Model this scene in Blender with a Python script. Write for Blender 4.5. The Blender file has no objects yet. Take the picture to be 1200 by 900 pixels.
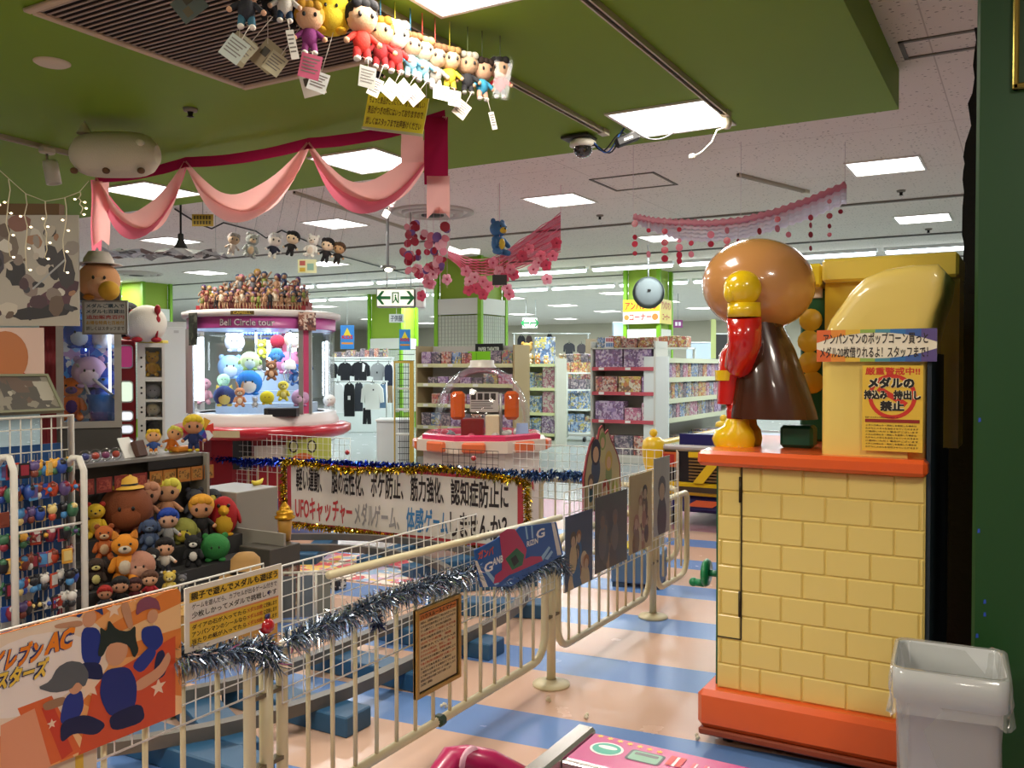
import bpy, bmesh, math, random
from mathutils import Vector, Matrix, Euler
random.seed(7)
SC = bpy.context.scene
COL = SC.collection
R = math.radians
# ---------------------------------------------------------------- camera
F = 1050.0; CAMH = 1.5; YAW = R(30); PITCH = math.atan(20/F)
cam_d = bpy.data.cameras.new('camera'); cam_d.sensor_width = 36; cam_d.lens = F/1200*36
cam_d.clip_start = .05; cam_d.clip_end = 200
cam = bpy.data.objects.new('camera', cam_d); COL.objects.link(cam)
cam.location = (0, 0, CAMH); cam.rotation_euler = (R(90)-PITCH, 0, YAW)
SC.camera = cam
# ---------------------------------------------------------------- world, view
w = bpy.data.worlds.new('world'); SC.world = w; w.use_nodes = True
bg = w.node_tree.nodes['Background']; bg.inputs[0].default_value = (.9, .95, 1, 1); bg.inputs[1].default_value = .08
SC.view_settings.view_transform = 'Standard'; SC.view_settings.look = 'None'
SC.view_settings.gamma = 1; SC.view_settings.use_curve_mapping = False
SC.view_settings.exposure = 0.15
SC.cycles.use_denoising = True
SC.cycles.max_bounces = 8; SC.cycles.diffuse_bounces = 4; SC.cycles.glossy_bounces = 3
SC.cycles.transparent_max_bounces = 16; SC.cycles.sample_clamp_indirect = 4
SC.cycles.caustics_reflective = False; SC.cycles.caustics_refractive = False
PANEL_W = 34.0      # watts of each near ceiling panel
SHOP_W = 62.0       # watts of each shop ceiling panel
TUBE_W = 70.0
HG = 3.06; HW = 3.30
_rot = Euler((R(90)-PITCH, 0, YAW)).to_matrix()
FW = Vector((-math.sin(YAW), math.cos(YAW), 0)); RT = Vector((math.cos(YAW), math.sin(YAW), 0))
def ray(x, y): return _rot @ Vector(((x-600)/F, (450-y)/F, -1))
def pz(x, y, z):
    d = ray(x, y); return Vector((0, 0, CAMH)) + d*((z-CAMH)/d.z)
def pX(x, y, X):
    d = ray(x, y); return Vector((0, 0, CAMH)) + d*(X/d.x)
def pY(x, y, Y):
    d = ray(x, y); return Vector((0, 0, CAMH)) + d*(Y/d.y)
def pd(x, y, D):
    d = ray(x, y); return Vector((0, 0, CAMH)) + d*(D/d.dot(FW))
# ---------------------------------------------------------------- materials
def lin(c):
    if isinstance(c, str):
        c = c.lstrip('#'); c = [int(c[i:i+2], 16)/255 for i in (0, 2, 4)]
    return tuple((v/12.92 if v <= .04045 else ((v+.055)/1.055)**2.4) for v in c[:3]) + (1,)
_m = {}
def M(col, rough=.5, metal=0, coat=0, emit=0, spec=.5, bump=0, bscale=60, vary=0):
    key = (col, rough, metal, coat, emit, spec, bump, bscale, vary)
    if key in _m: return _m[key]
    m = bpy.data.materials.new('surface_'+str(len(_m))); m.use_nodes = True
    nt = m.node_tree; b = nt.nodes['Principled BSDF']; c = lin(col)
    b.inputs['Base Color'].default_value = c; b.inputs['Roughness'].default_value = rough
    b.inputs['Metallic'].default_value = metal; b.inputs['Coat Weight'].default_value = coat
    b.inputs['Specular IOR Level'].default_value = spec
    if emit:
        b.inputs['Emission Color'].default_value = c; b.inputs['Emission Strength'].default_value = emit
    if bump or vary:
        tc = nt.nodes.new('ShaderNodeTexCoord'); n = nt.nodes.new('ShaderNodeTexNoise')
        n.inputs['Scale'].default_value = bscale; n.inputs['Detail'].default_value = 4
        nt.links.new(tc.outputs['Object'], n.inputs['Vector'])
        if bump:
            bp = nt.nodes.new('ShaderNodeBump'); bp.inputs['Strength'].default_value = bump; bp.inputs['Distance'].default_value = .01
            nt.links.new(n.outputs['Fac'], bp.inputs['Height']); nt.links.new(bp.outputs['Normal'], b.inputs['Normal'])
        if vary:
            n2 = nt.nodes.new('ShaderNodeTexNoise'); n2.inputs['Scale'].default_value = bscale*.12; n2.inputs['Detail'].default_value = 5
            nt.links.new(tc.outputs['Object'], n2.inputs['Vector'])
            mx = nt.nodes.new('ShaderNodeMix'); mx.data_type = 'RGBA'
            mx.inputs['A'].default_value = tuple(v*(1-vary) for v in c[:3])+(1,)
            mx.inputs['B'].default_value = tuple(min(1, v*(1+vary)) for v in c[:3])+(1,)
            nt.links.new(n2.outputs['Fac'], mx.inputs['Factor']); nt.links.new(mx.outputs['Result'], b.inputs['Base Color'])
    _m[key] = m; return m
def PR(cols, scale=14, rough=.45, seed=0, stretch=(1, 1, 1), emit=0):
    "busy printed paper: flat print in patches of a palette"
    key = ('print', tuple(cols), scale, rough, seed, stretch, emit)
    if key in _m: return _m[key]
    m = bpy.data.materials.new('print_'+str(len(_m))); m.use_nodes = True
    nt = m.node_tree; b = nt.nodes['Principled BSDF']; L = nt.links.new
    tc = nt.nodes.new('ShaderNodeTexCoord'); oi = nt.nodes.new('ShaderNodeObjectInfo')
    mp = nt.nodes.new('ShaderNodeMapping'); mp.inputs['Scale'].default_value = stretch
    mp.inputs['Location'].default_value = (seed*3.1, seed*1.7, seed*2.3)
    ad = nt.nodes.new('ShaderNodeVectorMath'); ad.operation = 'ADD'
    sc = nt.nodes.new('ShaderNodeVectorMath'); sc.operation = 'SCALE'; sc.inputs['Scale'].default_value = 37.
    cmb = nt.nodes.new('ShaderNodeCombineXYZ')
    L(oi.outputs['Random'], cmb.inputs[0]); L(oi.outputs['Random'], cmb.inputs[1]); L(cmb.outputs[0], sc.inputs[0])
    L(tc.outputs['Object'], mp.inputs['Vector']); L(mp.outputs[0], ad.inputs[0]); L(sc.outputs[0], ad.inputs[1])
    outs = []
    for k, (f, dist) in enumerate(((.55, 'CHEBYCHEV'), (1.7, 'MANHATTAN'))):
        v = nt.nodes.new('ShaderNodeTexVoronoi'); v.inputs['Scale'].default_value = scale*f; v.distance = dist; L(ad.outputs[0], v.inputs['Vector'])
        sp = nt.nodes.new('ShaderNodeSeparateColor'); L(v.outputs['Color'], sp.inputs[0])
        rp = nt.nodes.new('ShaderNodeValToRGB'); rp.color_ramp.interpolation = 'CONSTANT'; e = rp.color_ramp.elements
        while len(e) < len(cols): e.new(.5)
        for i, c in enumerate(cols): e[i].position = i/len(cols); e[i].color = lin(c)
        L(sp.outputs[0], rp.inputs[0]); outs.append((rp, sp))
    gt = nt.nodes.new('ShaderNodeMath'); gt.operation = 'GREATER_THAN'; gt.inputs[1].default_value = .52; L(outs[1][1].outputs[1], gt.inputs[0])
    rp = nt.nodes.new('ShaderNodeMix'); rp.data_type = 'RGBA'; L(gt.outputs[0], rp.inputs['Factor']); L(outs[0][0].outputs[0], rp.inputs['A']); L(outs[1][0].outputs[0], rp.inputs['B'])
    L(rp.outputs['Result'], b.inputs['Base Color'])
    b.inputs['Roughness'].default_value = rough
    if emit:
        L(rp.outputs['Result'], b.inputs['Emission Color']); b.inputs['Emission Strength'].default_value = emit
    _m[key] = m; return m
def GLASS(tint=(1, 1, 1), refl=.05, key='glass', rough=.02, mul=.5):
    if key in _m: return _m[key]
    m = bpy.data.materials.new(key); m.use_nodes = True; nt = m.node_tree; nt.nodes.clear(); L = nt.links.new
    o = nt.nodes.new('ShaderNodeOutputMaterial'); t = nt.nodes.new('ShaderNodeBsdfTransparent'); t.inputs[0].default_value = tint+(1,)
    g = nt.nodes.new('ShaderNodeBsdfGlossy'); g.inputs['Roughness'].default_value = rough
    fr = nt.nodes.new('ShaderNodeFresnel'); fr.inputs[0].default_value = 1.18
    ma = nt.nodes.new('ShaderNodeMath'); ma.operation = 'MULTIPLY_ADD'; ma.inputs[1].default_value = mul; ma.inputs[2].default_value = refl
    L(fr.outputs[0], ma.inputs[0])
    mx = nt.nodes.new('ShaderNodeMixShader'); L(ma.outputs[0], mx.inputs[0]); L(t.outputs[0], mx.inputs[1]); L(g.outputs[0], mx.inputs[2])
    L(mx.outputs[0], o.inputs[0]); _m[key] = m; return m
def CLOTH(col, tr=.55):
    key = ('cloth', col, tr)
    if key in _m: return _m[key]
    m = bpy.data.materials.new('fabric_'+str(len(_m))); m.use_nodes = True; nt = m.node_tree; nt.nodes.clear(); L = nt.links.new
    o = nt.nodes.new('ShaderNodeOutputMaterial'); d = nt.nodes.new('ShaderNodeBsdfDiffuse'); t = nt.nodes.new('ShaderNodeBsdfTranslucent')
    d.inputs[0].default_value = lin(col); t.inputs[0].default_value = lin(col)
    mx = nt.nodes.new('ShaderNodeMixShader'); mx.inputs[0].default_value = tr; L(d.outputs[0], mx.inputs[1]); L(t.outputs[0], mx.inputs[2]); L(mx.outputs[0], o.inputs[0])
    _m[key] = m; return m
# ---------------------------------------------------------------- mesh builder
class MB:
    def __init__(s): s.v = []; s.f = []; s.m = []; s.mats = []; s.sm = []
    def mi(s, mat):
        if mat not in s.mats: s.mats.append(mat)
        return s.mats.index(mat)
    def add(s, vs, fs, mat, T=None, smooth=False):
        o = len(s.v); k = s.mi(mat)
        s.v += [tuple(T @ Vector(p)) for p in vs] if T else [tuple(p) for p in vs]
        for f in fs: s.f.append(tuple(i+o for i in f)); s.m.append(k); s.sm.append(smooth)
        return s
    def box(s, c, d, mat, T=None, bev=0):
        x, y, z = c; a, b, h = d[0]/2, d[1]/2, d[2]/2
        if bev:
            q = min(bev, a*.9, b*.9, h*.9)
            vs = []
            for sz in (-1, 1):
                for sy in (-1, 1):
                    for sx in (-1, 1):
                        vs += [(x+sx*a, y+sy*(b-q), z+sz*(h-q)), (x+sx*(a-q), y+sy*b, z+sz*(h-q)), (x+sx*(a-q), y+sy*(b-q), z+sz*h)]
            bm = bmesh.new()
            for p in vs: bm.verts.new(p)
            r = bmesh.ops.convex_hull(bm, input=bm.verts); bm.verts.index_update()
            bmesh.ops.dissolve_limit(bm, angle_limit=.02, verts=bm.verts, edges=bm.edges)
            bm.verts.index_update()
            V = [tuple(q.co) for q in bm.verts]; Fc = [tuple(q.index for q in f.verts) for f in bm.faces]; bm.free()
            return s.add(V, Fc, mat, T)
        vs = [(x+i*a, y+j*b, z+k*h) for k in (-1, 1) for j in (-1, 1) for i in (-1, 1)]
        return s.add(vs, [(0, 2, 3, 1), (4, 5, 7, 6), (0, 1, 5, 4), (2, 6, 7, 3), (0, 4, 6, 2), (1, 3, 7, 5)], mat, T)
    def b2(s, lo, hi, mat, T=None, bev=0):
        return s.box([(a+b)/2 for a, b in zip(lo, hi)], [abs(b-a) for a, b in zip(lo, hi)], mat, T, bev)
    def tube(s, pts, r, mat, n=8, T=None, closed=False, caps=True, smooth=True):
        pts = [Vector(p) for p in pts]; N = len(pts)
        rs = r if isinstance(r, (list, tuple)) else [r]*N
        vs = []; up = None
        for i, p in enumerate(pts):
            if closed: t = pts[(i+1) % N]-pts[i-1]
            else: t = pts[min(i+1, N-1)]-pts[max(i-1, 0)]
            if t.length < 1e-9: t = Vector((0, 0, 1))
            t.normalize()
            if up is None:
                up = t.orthogonal().normalized()
                if n == 4 : up = (t.cross(Vector((0, 0, 1))) if abs(t.z) < .9 else Vector((1, 0, 0))).normalized()
            up = (up-t*up.dot(t))
            if up.length < 1e-6: up = t.orthogonal()
            up.normalize(); sd = t.cross(up)
            for k in range(n):
                a = 2*math.pi*(k+.5)/n; vs.append(p+(up*math.cos(a)+sd*math.sin(a))*rs[i])
        fs = []
        for i in range(N if closed else N-1):
            j = (i+1) % N
            for k in range(n): l = (k+1) % n; fs.append((i*n+k, i*n+l, j*n+l, j*n+k))
        if caps and not closed:
            fs.append(tuple(range(n-1, -1, -1))); fs.append(tuple((N-1)*n+k for k in range(n)))
        return s.add(vs, fs, mat, T, smooth and n > 4)
    def lathe(s, prof, mat, n=24, T=None, smooth=True, a0=0, a1=2*math.pi):
        full = abs(a1-a0-2*math.pi) < 1e-6; K = n if full else n+1
        vs = []; fs = []
        for (r, z) in prof:
            for k in range(K):
                a = a0+(a1-a0)*k/n; vs.append((r*math.cos(a), r*math.sin(a), z))
        for i in range(len(prof)-1):
            for k in range(n):
                l = (k+1) % K; fs.append((i*K+k, i*K+l, (i+1)*K+l, (i+1)*K+k))
        return s.add(vs, fs, mat, T, smooth)
    def ball(s, c, r, mat, n=14, T=None, rot=None, m=None):
        r = (r, r, r) if not isinstance(r, (tuple, list)) else r
        m = m or max(6, n*2//3)
        vs = [(0, 0, 1)]; fs = []
        for i in range(1, m):
            a = math.pi*i/m
            for k in range(n):
                b = 2*math.pi*k/n; vs.append((math.sin(a)*math.cos(b), math.sin(a)*math.sin(b), math.cos(a)))
        vs.append((0, 0, -1))
        for k in range(n): fs.append((0, 1+k, 1+(k+1) % n))
        for i in range(m-2):
            for k in range(n):
                l = (k+1) % n; fs.append((1+i*n+k, 1+(i+1)*n+k, 1+(i+1)*n+l, 1+i*n+l))
        o = 1+(m-2)*n; e = len(vs)-1
        for k in range(n): fs.append((o+k, e, o+(k+1) % n))
        Q = Matrix.Translation(c)
        if rot: Q = Q @ Euler(rot).to_matrix().to_4x4()
        Q = Q @ Matrix.Diagonal((*r, 1))
        return s.add(vs, fs, mat, (T @ Q) if T else Q, True)
    def prism(s, poly, h, mat, T=None, smooth=False):
        "polygon in local xy extruded from z=0 to z=h"
        n = len(poly); vs = [(x, y, 0) for x, y in poly]+[(x, y, h) for x, y in poly]
        fs = [tuple(range(n-1, -1, -1)), tuple(range(n, 2*n))]+[(i, (i+1) % n, n+(i+1) % n, n+i) for i in range(n)]
        return s.add(vs, fs, mat, T, smooth)
    def sheet(s, rows, mat, T=None, smooth=True):
        "grid of points rows[i][j]"
        n = len(rows[0]); vs = [p for r in rows for p in r]; fs = []
        for i in range(len(rows)-1):
            for j in range(n-1): fs.append((i*n+j, i*n+j+1, (i+1)*n+j+1, (i+1)*n+j))
        return s.add(vs, fs, mat, T, smooth)
    def mesh(s, name):
        me = bpy.data.meshes.new(name); me.from_pydata(s.v, [], s.f)
        for m in s.mats: me.materials.append(m)
        me.polygons.foreach_set('material_index', s.m); me.polygons.foreach_set('use_smooth', s.sm)
        me.update(); return me
    def build(s, name, parent=None, loc=(0, 0, 0), rot=(0, 0, 0)):
        return link(name, s.mesh(name), parent, loc, rot)
def link(name, me, parent=None, loc=(0, 0, 0), rot=(0, 0, 0)):
    o = bpy.data.objects.new(name, me); COL.objects.link(o); o.parent = parent; o.location = loc; o.rotation_euler = rot
    return o
def tag(o, label, cat, group=None, kind=None):
    if label: o['label'] = label
    if cat: o['category'] = cat
    if group: o['group'] = group
    if kind: o['kind'] = kind
    return o
def thing(name, label, cat, loc=(0, 0, 0), rz=0, group=None, rot=None):
    o = bpy.data.objects.new(name, None); COL.objects.link(o); o.empty_display_size = .05
    o.location = loc; o.rotation_euler = rot or (0, 0, rz)
    return tag(o, label, cat, group)
def struct(o): o['kind'] = 'structure'; return o
def lerp(a, b, t): return a+(b-a)*t
ORD = ['first', 'second', 'third', 'fourth', 'fifth', 'sixth', 'seventh', 'eighth', 'ninth', 'tenth', 'eleventh', 'twelfth', 'thirteenth',
       'fourteenth', 'fifteenth', 'sixteenth', 'seventeenth', 'eighteenth', 'nineteenth', 'twentieth']
def basis(o, x, z, y=None):
    "matrix with origin o, local x along x, local z along z"
    x = Vector(x).normalized(); z = Vector(z); z = (z-x*z.dot(x)).normalized(); y = z.cross(x)
    m = Matrix.Identity(4)
    for i, a in enumerate((x, y, z)):
        for j in range(3): m[j][i] = a[j]
    m.translation = Vector(o); return m
def sag(a, b, s, n=16):
    a = Vector(a); b = Vector(b)
    return [a.lerp(b, i/n)-Vector((0, 0, s*4*(i/n)*(1-i/n))) for i in range(n+1)]
# ---------------------------------------------------------------- lettering
_tx = {}
def text_mesh(body, bold):
    k = (body, bold)
    if k in _tx: return _tx[k]
    cu = bpy.data.curves.new('lettering', 'FONT'); cu.body = body; cu.size = 1; cu.resolution_u = 2; cu.fill_mode = 'FRONT'
    ob = bpy.data.objects.new('lettering', cu); COL.objects.link(ob)
    dg = bpy.context.evaluated_depsgraph_get(); dg.update()
    me = bpy.data.meshes.new_from_object(ob.evaluated_get(dg))
    bpy.data.objects.remove(ob); bpy.data.curves.remove(cu)
    V = [tuple(v.co) for v in me.vertices]; Fc = [tuple(p.vertices) for p in me.polygons]; bpy.data.meshes.remove(me)
    _tx[k] = (V, Fc); return V, Fc
def text_to(mb, body, x0, y0, x1, y1, z, mat, bold=.02, T=None, keep=False, shear=0):
    "flat print fitted to a box in the local xy plane, facing +z"
    V, Fc = text_mesh(body, 0)
    if not V: return
    if bold > .008:      # heavier strokes: the same glyphs laid a hair apart
        q = bold*.85; N0 = len(V); offs = [(-q, -q), (q, q), (-q, q), (q, -q)] if bold < .045 else [(-q, -q), (q, q), (-q, q), (q, -q), (q, 0), (-q, 0), (0, q), (0, -q)]
        V, Fc = [(x+a, y+b, 0) for a, b in offs for x, y, _z in V], [tuple(i+N0*k for i in f) for k in range(len(offs)) for f in Fc]
    xs = [v[0] for v in V]; ys = [v[1] for v in V]; a, b, c, d = min(xs), max(xs), min(ys), max(ys)
    sx = (x1-x0)/max(b-a, 1e-6); sy = (y1-y0)/max(d-c, 1e-6)
    if keep:
        q = min(sx, sy); x0 += ((x1-x0)-(b-a)*q)/2; y0 += ((y1-y0)-(d-c)*q)/2; sx = sy = q
    n_ = len(V)//(4 if .008 < bold < .045 else 8 if bold >= .045 else 1)
    mb.add([(x0+(v[0]-a)*sx+shear*(v[1]-c)*sy, y0+(v[1]-c)*sy, z+1e-5*(i//n_)) for i, v in enumerate(V)], Fc, mat, T)
def quad(mb, x0, y0, x1, y1, z, mat, T=None):
    mb.add([(x0, y0, z), (x1, y0, z), (x1, y1, z), (x0, y1, z)], [(0, 1, 2, 3)], mat, T)
def poly(mb, pts, z, mat, T=None):
    mb.add([(x, y, z) for x, y in pts], [tuple(range(len(pts)))], mat, T)
def star(cx, cy, r, n=5, q=.42, a0=math.pi/2):
    return [(cx+(r if i % 2 == 0 else r*q)*math.cos(a0+math.pi*i/n), cy+(r if i % 2 == 0 else r*q)*math.sin(a0+math.pi*i/n)) for i in range(2*n)]
def disc(cx, cy, rx, ry=None, n=20, rot=0):
    ry = ry or rx; c, s_ = math.cos(rot), math.sin(rot)
    out = []
    for i in range(n):
        a = 2*math.pi*i/n; x, y = rx*math.cos(a), ry*math.sin(a); out.append((cx+x*c-y*s_, cy+x*s_+y*c))
    return out
def rrect(x0, y0, x1, y1, r, n=4):
    out = []
    for cx, cy, a in ((x1-r, y1-r, 0), (x0+r, y1-r, 90), (x0+r, y0+r, 180), (x1-r, y0+r, 270)):
        for i in range(n+1): t = R(a+90*i/n); out.append((cx+r*math.cos(t), cy+r*math.sin(t)))
    return out
def sign(name, label, cat, corner, xdir, wid, hei, mat, th=.006, normal=None, group=None, border=None, bw=.01):
    """flat board: corner = lower left corner seen from the front, local x along xdir, local y up, local z towards the viewer"""
    x = Vector(xdir).normalized(); up = Vector((0, 0, 1)); n = x.cross(up).normalized()
    if normal: n = Vector(normal)
    Mx = basis(corner, x, n)
    t = thing(name, label, cat, group=group); t.matrix_world = Mx; t.location = Mx.translation; t.rotation_euler = Mx.to_euler()
    mb = MB(); mb.b2((0, 0, -th), (wid, hei, 0), mat)
    mb.build('board', t)
    if border:
        b = MB()
        for lo, hi in (((0, 0), (wid, bw)), ((0, hei-bw), (wid, hei)), ((0, bw), (bw, hei-bw)), ((wid-bw, bw), (wid, hei-bw))):
            b.b2((lo[0], lo[1], -th-.002), (hi[0], hi[1], .006), border)
        b.build('frame', t)
    return t
# ================================================================= shell
CEIL = None
def mat_floor():
    m = bpy.data.materials.new('floor_vinyl'); m.use_nodes = True; nt = m.node_tree; L = nt.links.new; N = nt.nodes.new
    b = nt.nodes['Principled BSDF']; tc = N('ShaderNodeTexCoord'); sp = N('ShaderNodeSeparateXYZ'); L(tc.outputs['Object'], sp.inputs[0])
    def math_(op, a, c, d=None):
        n = N('ShaderNodeMath'); n.operation = op
        for i, v in enumerate((a, c, d)):
            if v is None: continue
            if isinstance(v, (int, float)): n.inputs[i].default_value = v
            else: L(v, n.inputs[i])
        return n.outputs[0]
    t = math_('MULTIPLY_ADD', sp.outputs[0], -.11, sp.outputs[1])      # Y - .11 X
    t = math_('ADD', t, -3.27+.84*20)
    t = math_('MODULO', t, .84); blue = math_('LESS_THAN', t, .315)
    ns = N('ShaderNodeTexNoise'); ns.inputs['Scale'].default_value = 1.3; ns.inputs['Detail'].default_value = 6; L(tc.outputs['Object'], ns.inputs['Vector'])
    def dirt(c, q):
        mx = N('ShaderNodeMix'); mx.data_type = 'RGBA'; c = lin(c); L(ns.outputs['Fac'], mx.inputs['Factor'])
        mx.inputs['A'].default_value = tuple(v*(1-q) for v in c[:3])+(1,); mx.inputs['B'].default_value = tuple(min(1, v*(1+q)) for v in c[:3])+(1,)
        return mx.outputs['Result']
    mx = N('ShaderNodeMix'); mx.data_type = 'RGBA'; L(blue, mx.inputs['Factor']); L(dirt('#cba893', .14), mx.inputs['A']); L(dirt('#6689c2', .14), mx.inputs['B'])
    # mauve strip, then the grey shop floor
    mauve = math_('MULTIPLY', math_('GREATER_THAN', sp.outputs[1], 7.9), 1.)
    grey = math_('MULTIPLY', math_('GREATER_THAN', sp.outputs[1], 9.0), 1.)
    m2 = N('ShaderNodeMix'); m2.data_type = 'RGBA'; L(mauve, m2.inputs['Factor']); L(mx.outputs['Result'], m2.inputs['A']); L(dirt('#b98796', .1), m2.inputs['B'])
    m3 = N('ShaderNodeMix'); m3.data_type = 'RGBA'; L(grey, m3.inputs['Factor']); L(m2.outputs['Result'], m3.inputs['A']); L(dirt('#8d9491', .06), m3.inputs['B'])
    L(m3.outputs['Result'], b.inputs['Base Color'])
    n2 = N('ShaderNodeTexNoise'); n2.inputs['Scale'].default_value = 5; n2.inputs['Detail'].default_value = 6; L(tc.outputs['Object'], n2.inputs['Vector'])
    mr = N('ShaderNodeMapRange'); mr.inputs['To Min'].default_value = .22; mr.inputs['To Max'].default_value = .30; L(n2.outputs['Fac'], mr.inputs['Value']); L(mr.outputs[0], b.inputs['Roughness'])
    bp = N('ShaderNodeBump'); bp.inputs['Strength'].default_value = .02; bp.inputs['Distance'].default_value = .01; L(ns.outputs['Fac'], bp.inputs['Height']); L(bp.outputs[0], b.inputs['Normal'])
    return m
def mat_ceiling():
    m = bpy.data.materials.new('mineral_fibre'); m.use_nodes = True; nt = m.node_tree; L = nt.links.new; N = nt.nodes.new
    b = nt.nodes['Principled BSDF']; b.inputs['Roughness'].default_value = .9
    tc = N('ShaderNodeTexCoord'); v = N('ShaderNodeTexVoronoi'); v.inputs['Scale'].default_value = 26; v.inputs['Randomness'].default_value = 1
    mp = N('ShaderNodeMapping'); mp.inputs['Scale'].default_value = (1, 1.7, 1); L(tc.outputs['Object'], mp.inputs[0]); L(mp.outputs[0], v.inputs['Vector'])
    sp = N('ShaderNodeSeparateColor'); L(v.outputs['Color'], sp.inputs[0])
    th = N('ShaderNodeMath'); th.operation = 'MULTIPLY'; th.inputs[1].default_value = .27; L(sp.outputs[0], th.inputs[0])
    lt = N('ShaderNodeMath'); lt.operation = 'LESS_THAN'; L(v.outputs['Distance'], lt.inputs[0]); L(th.outputs[0], lt.inputs[1])
    mx = N('ShaderNodeMix'); mx.data_type = 'RGBA'; L(lt.outputs[0], mx.inputs['Factor']); mx.inputs['A'].default_value = lin('#eae2d8'); mx.inputs['B'].default_value = lin('#8d8478')
    # tile seams, one each 1.55 m
    sx = N('ShaderNodeSeparateXYZ'); L(tc.outputs['Object'], sx.inputs[0])
    out = mx.outputs['Result']
    for ax, per in ((0, 3.12), (1, 1.56)):
        a = N('ShaderNodeMath'); a.operation = 'ADD'; a.inputs[1].default_value = 100*per+.5; L(sx.outputs[ax], a.inputs[0])
        q = N('ShaderNodeMath'); q.operation = 'MODULO'; q.inputs[1].default_value = per; L(a.outputs[0], q.inputs[0])
        l = N('ShaderNodeMath'); l.operation = 'LESS_THAN'; l.inputs[1].default_value = .008; L(q.outputs[0], l.inputs[0])
        x = N('ShaderNodeMix'); x.data_type = 'RGBA'; L(l.outputs[0], x.inputs['Factor']); L(out, x.inputs['A']); x.inputs['B'].default_value = lin('#c9bfb4'); out = x.outputs['Result']
    L(out, b.inputs['Base Color'])
    bp = N('ShaderNodeBump'); bp.inputs['Strength'].default_value = .4; bp.inputs['Distance'].default_value = .004; bp.invert = True; L(lt.outputs[0], bp.inputs['Height']); L(bp.outputs[0], b.inputs['Normal'])
    return m
X0, X1, Y0, Y1 = -30., 2.6, -5., 34.
mb = MB(); mb.b2((X0, Y0, -.1), (X1, Y1, 0), mat_floor()); tag(struct(mb.build('floor')), 'glossy floor in cream with blue stripes turning grey in the shop', None)
mb = MB(); mb.b2((X0, Y0, HW), (X1, Y1, HW+.1), mat_ceiling()); CEIL = tag(struct(mb.build('ceiling')), 'white speckled mineral fibre ceiling', None)
GREEN = M('#76980a', .65, vary=.05, bscale=8)
mb = MB(); mb.b2((-14, Y0+.02, HG), (-.70, 5.90, HW-.002), GREEN); SOFFIT = tag(struct(mb.build('ceiling_soffit')), 'lime green dropped ceiling over the arcade', None)
mb = MB(); mb.b2((X0, Y1, 0), (X1, Y1+.1, HW), M('#cfc8b4', .8)); tag(struct(mb.build('wall_back')), 'cream back wall of the shop', None)
mb = MB(); mb.b2((X0-.1, Y0, 0), (X0, Y1, HW), M('#c9cdc9', .8)); struct(mb.build('wall_left'))
mb = MB(); mb.b2((X1, Y0, 0), (X1+.1, Y1, HW), M('#8b8b80', .8)); struct(mb.build('wall_right'))
mb = MB(); mb.b2((X0, Y0-.1, 0), (X1, Y0, HW), M('#9a958c', .8)); struct(mb.build('wall_front'))
for i, (y, c) in enumerate(((10.45, '#7d766c'), (13.3, '#6d6a66'), (16.2, '#6d6a66'))):
    mb = MB(); mb.b2((-25, y, HW-.02), (1.5, y+.05, HW-.001), M(c, .6)); struct(mb.build('trim_%d' % (i+1)))
# hatches, diffuser rings, sprinklers on the ceiling
def hatch(cx, cy, sx, sy):
    b = MB(); k = M('#6f675c', .6)
    for lo, hi in (((-sx, -sy), (sx, -sy+.025)), ((-sx, sy-.025), (sx, sy)), ((-sx, -sy), (-sx+.025, sy)), ((sx-.025, -sy), (sx, sy))):
        b.b2((cx+lo[0], cy+lo[1], HW-.008), (cx+hi[0], cy+hi[1], HW), k)
    o = b.build('hatch_frame', CEIL); return o
p = pz(743, 213, HW); hatch(p.x, p.y, .33, .33)
p = pz(1125, 48, HW); hatch(p.x+.25, p.y, .55, .16)
def diffuser(px, py):
    p = pz(px, py, HW); t = thing('air_diffuser', 'round white air diffuser in the ceiling %s' % ('behind the pink ribbon tail' if px > 400 else 'behind the hanging foil kite'), 'air diffuser', (p.x, p.y, HW))
    b = MB()
    for k, r in enumerate((.48, .36, .24)):
        b = MB(); b.lathe([(r, 0), (r, -.02-.012*k), (r-.05, -.03-.012*k), (r-.07, 0)], M('#c9c0b6', .5), 28); b.build('ring', t)
    b = MB(); b.lathe([(.13, 0), (.13, -.05), (0, -.06)], M('#3c3833', .7), 20); b.build('throat', t)
diffuser(507, 248); diffuser(160, 320)
spk = [(905, 139, HW, 'on the ceiling beside the green soffit edge'), (1056, 223, HW, 'above the far right panel light'), (223, 127, HG, 'on the green soffit left of the hung plush row'), (703, 252, HW, 'left of the pink net garland'), (450, 184+130, HW, 'left of the green exit sign'), (1088, 268, HW, 'above the yellow machine canopy'), (732, 320, HW, 'left of the round mirror')]
for (x, y, z, l) in spk:
    p = pz(x, y, z); t = thing('sprinkler_head', 'small dark sprinkler head %s' % l, 'sprinkler', p, group='ceiling sprinklers')
    b = MB(); b.lathe([(.0, 0), (.045, 0), (.04, -.018), (.02, -.022)], M('#8a847a', .5), 12); b.build('cap', t)
    b = MB(); b.lathe([(.018, -.02), (.014, -.045), (.024, -.05), (.0, -.055)], M('#2a2826', .4, .6), 10); b.build('nozzle', t)
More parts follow.
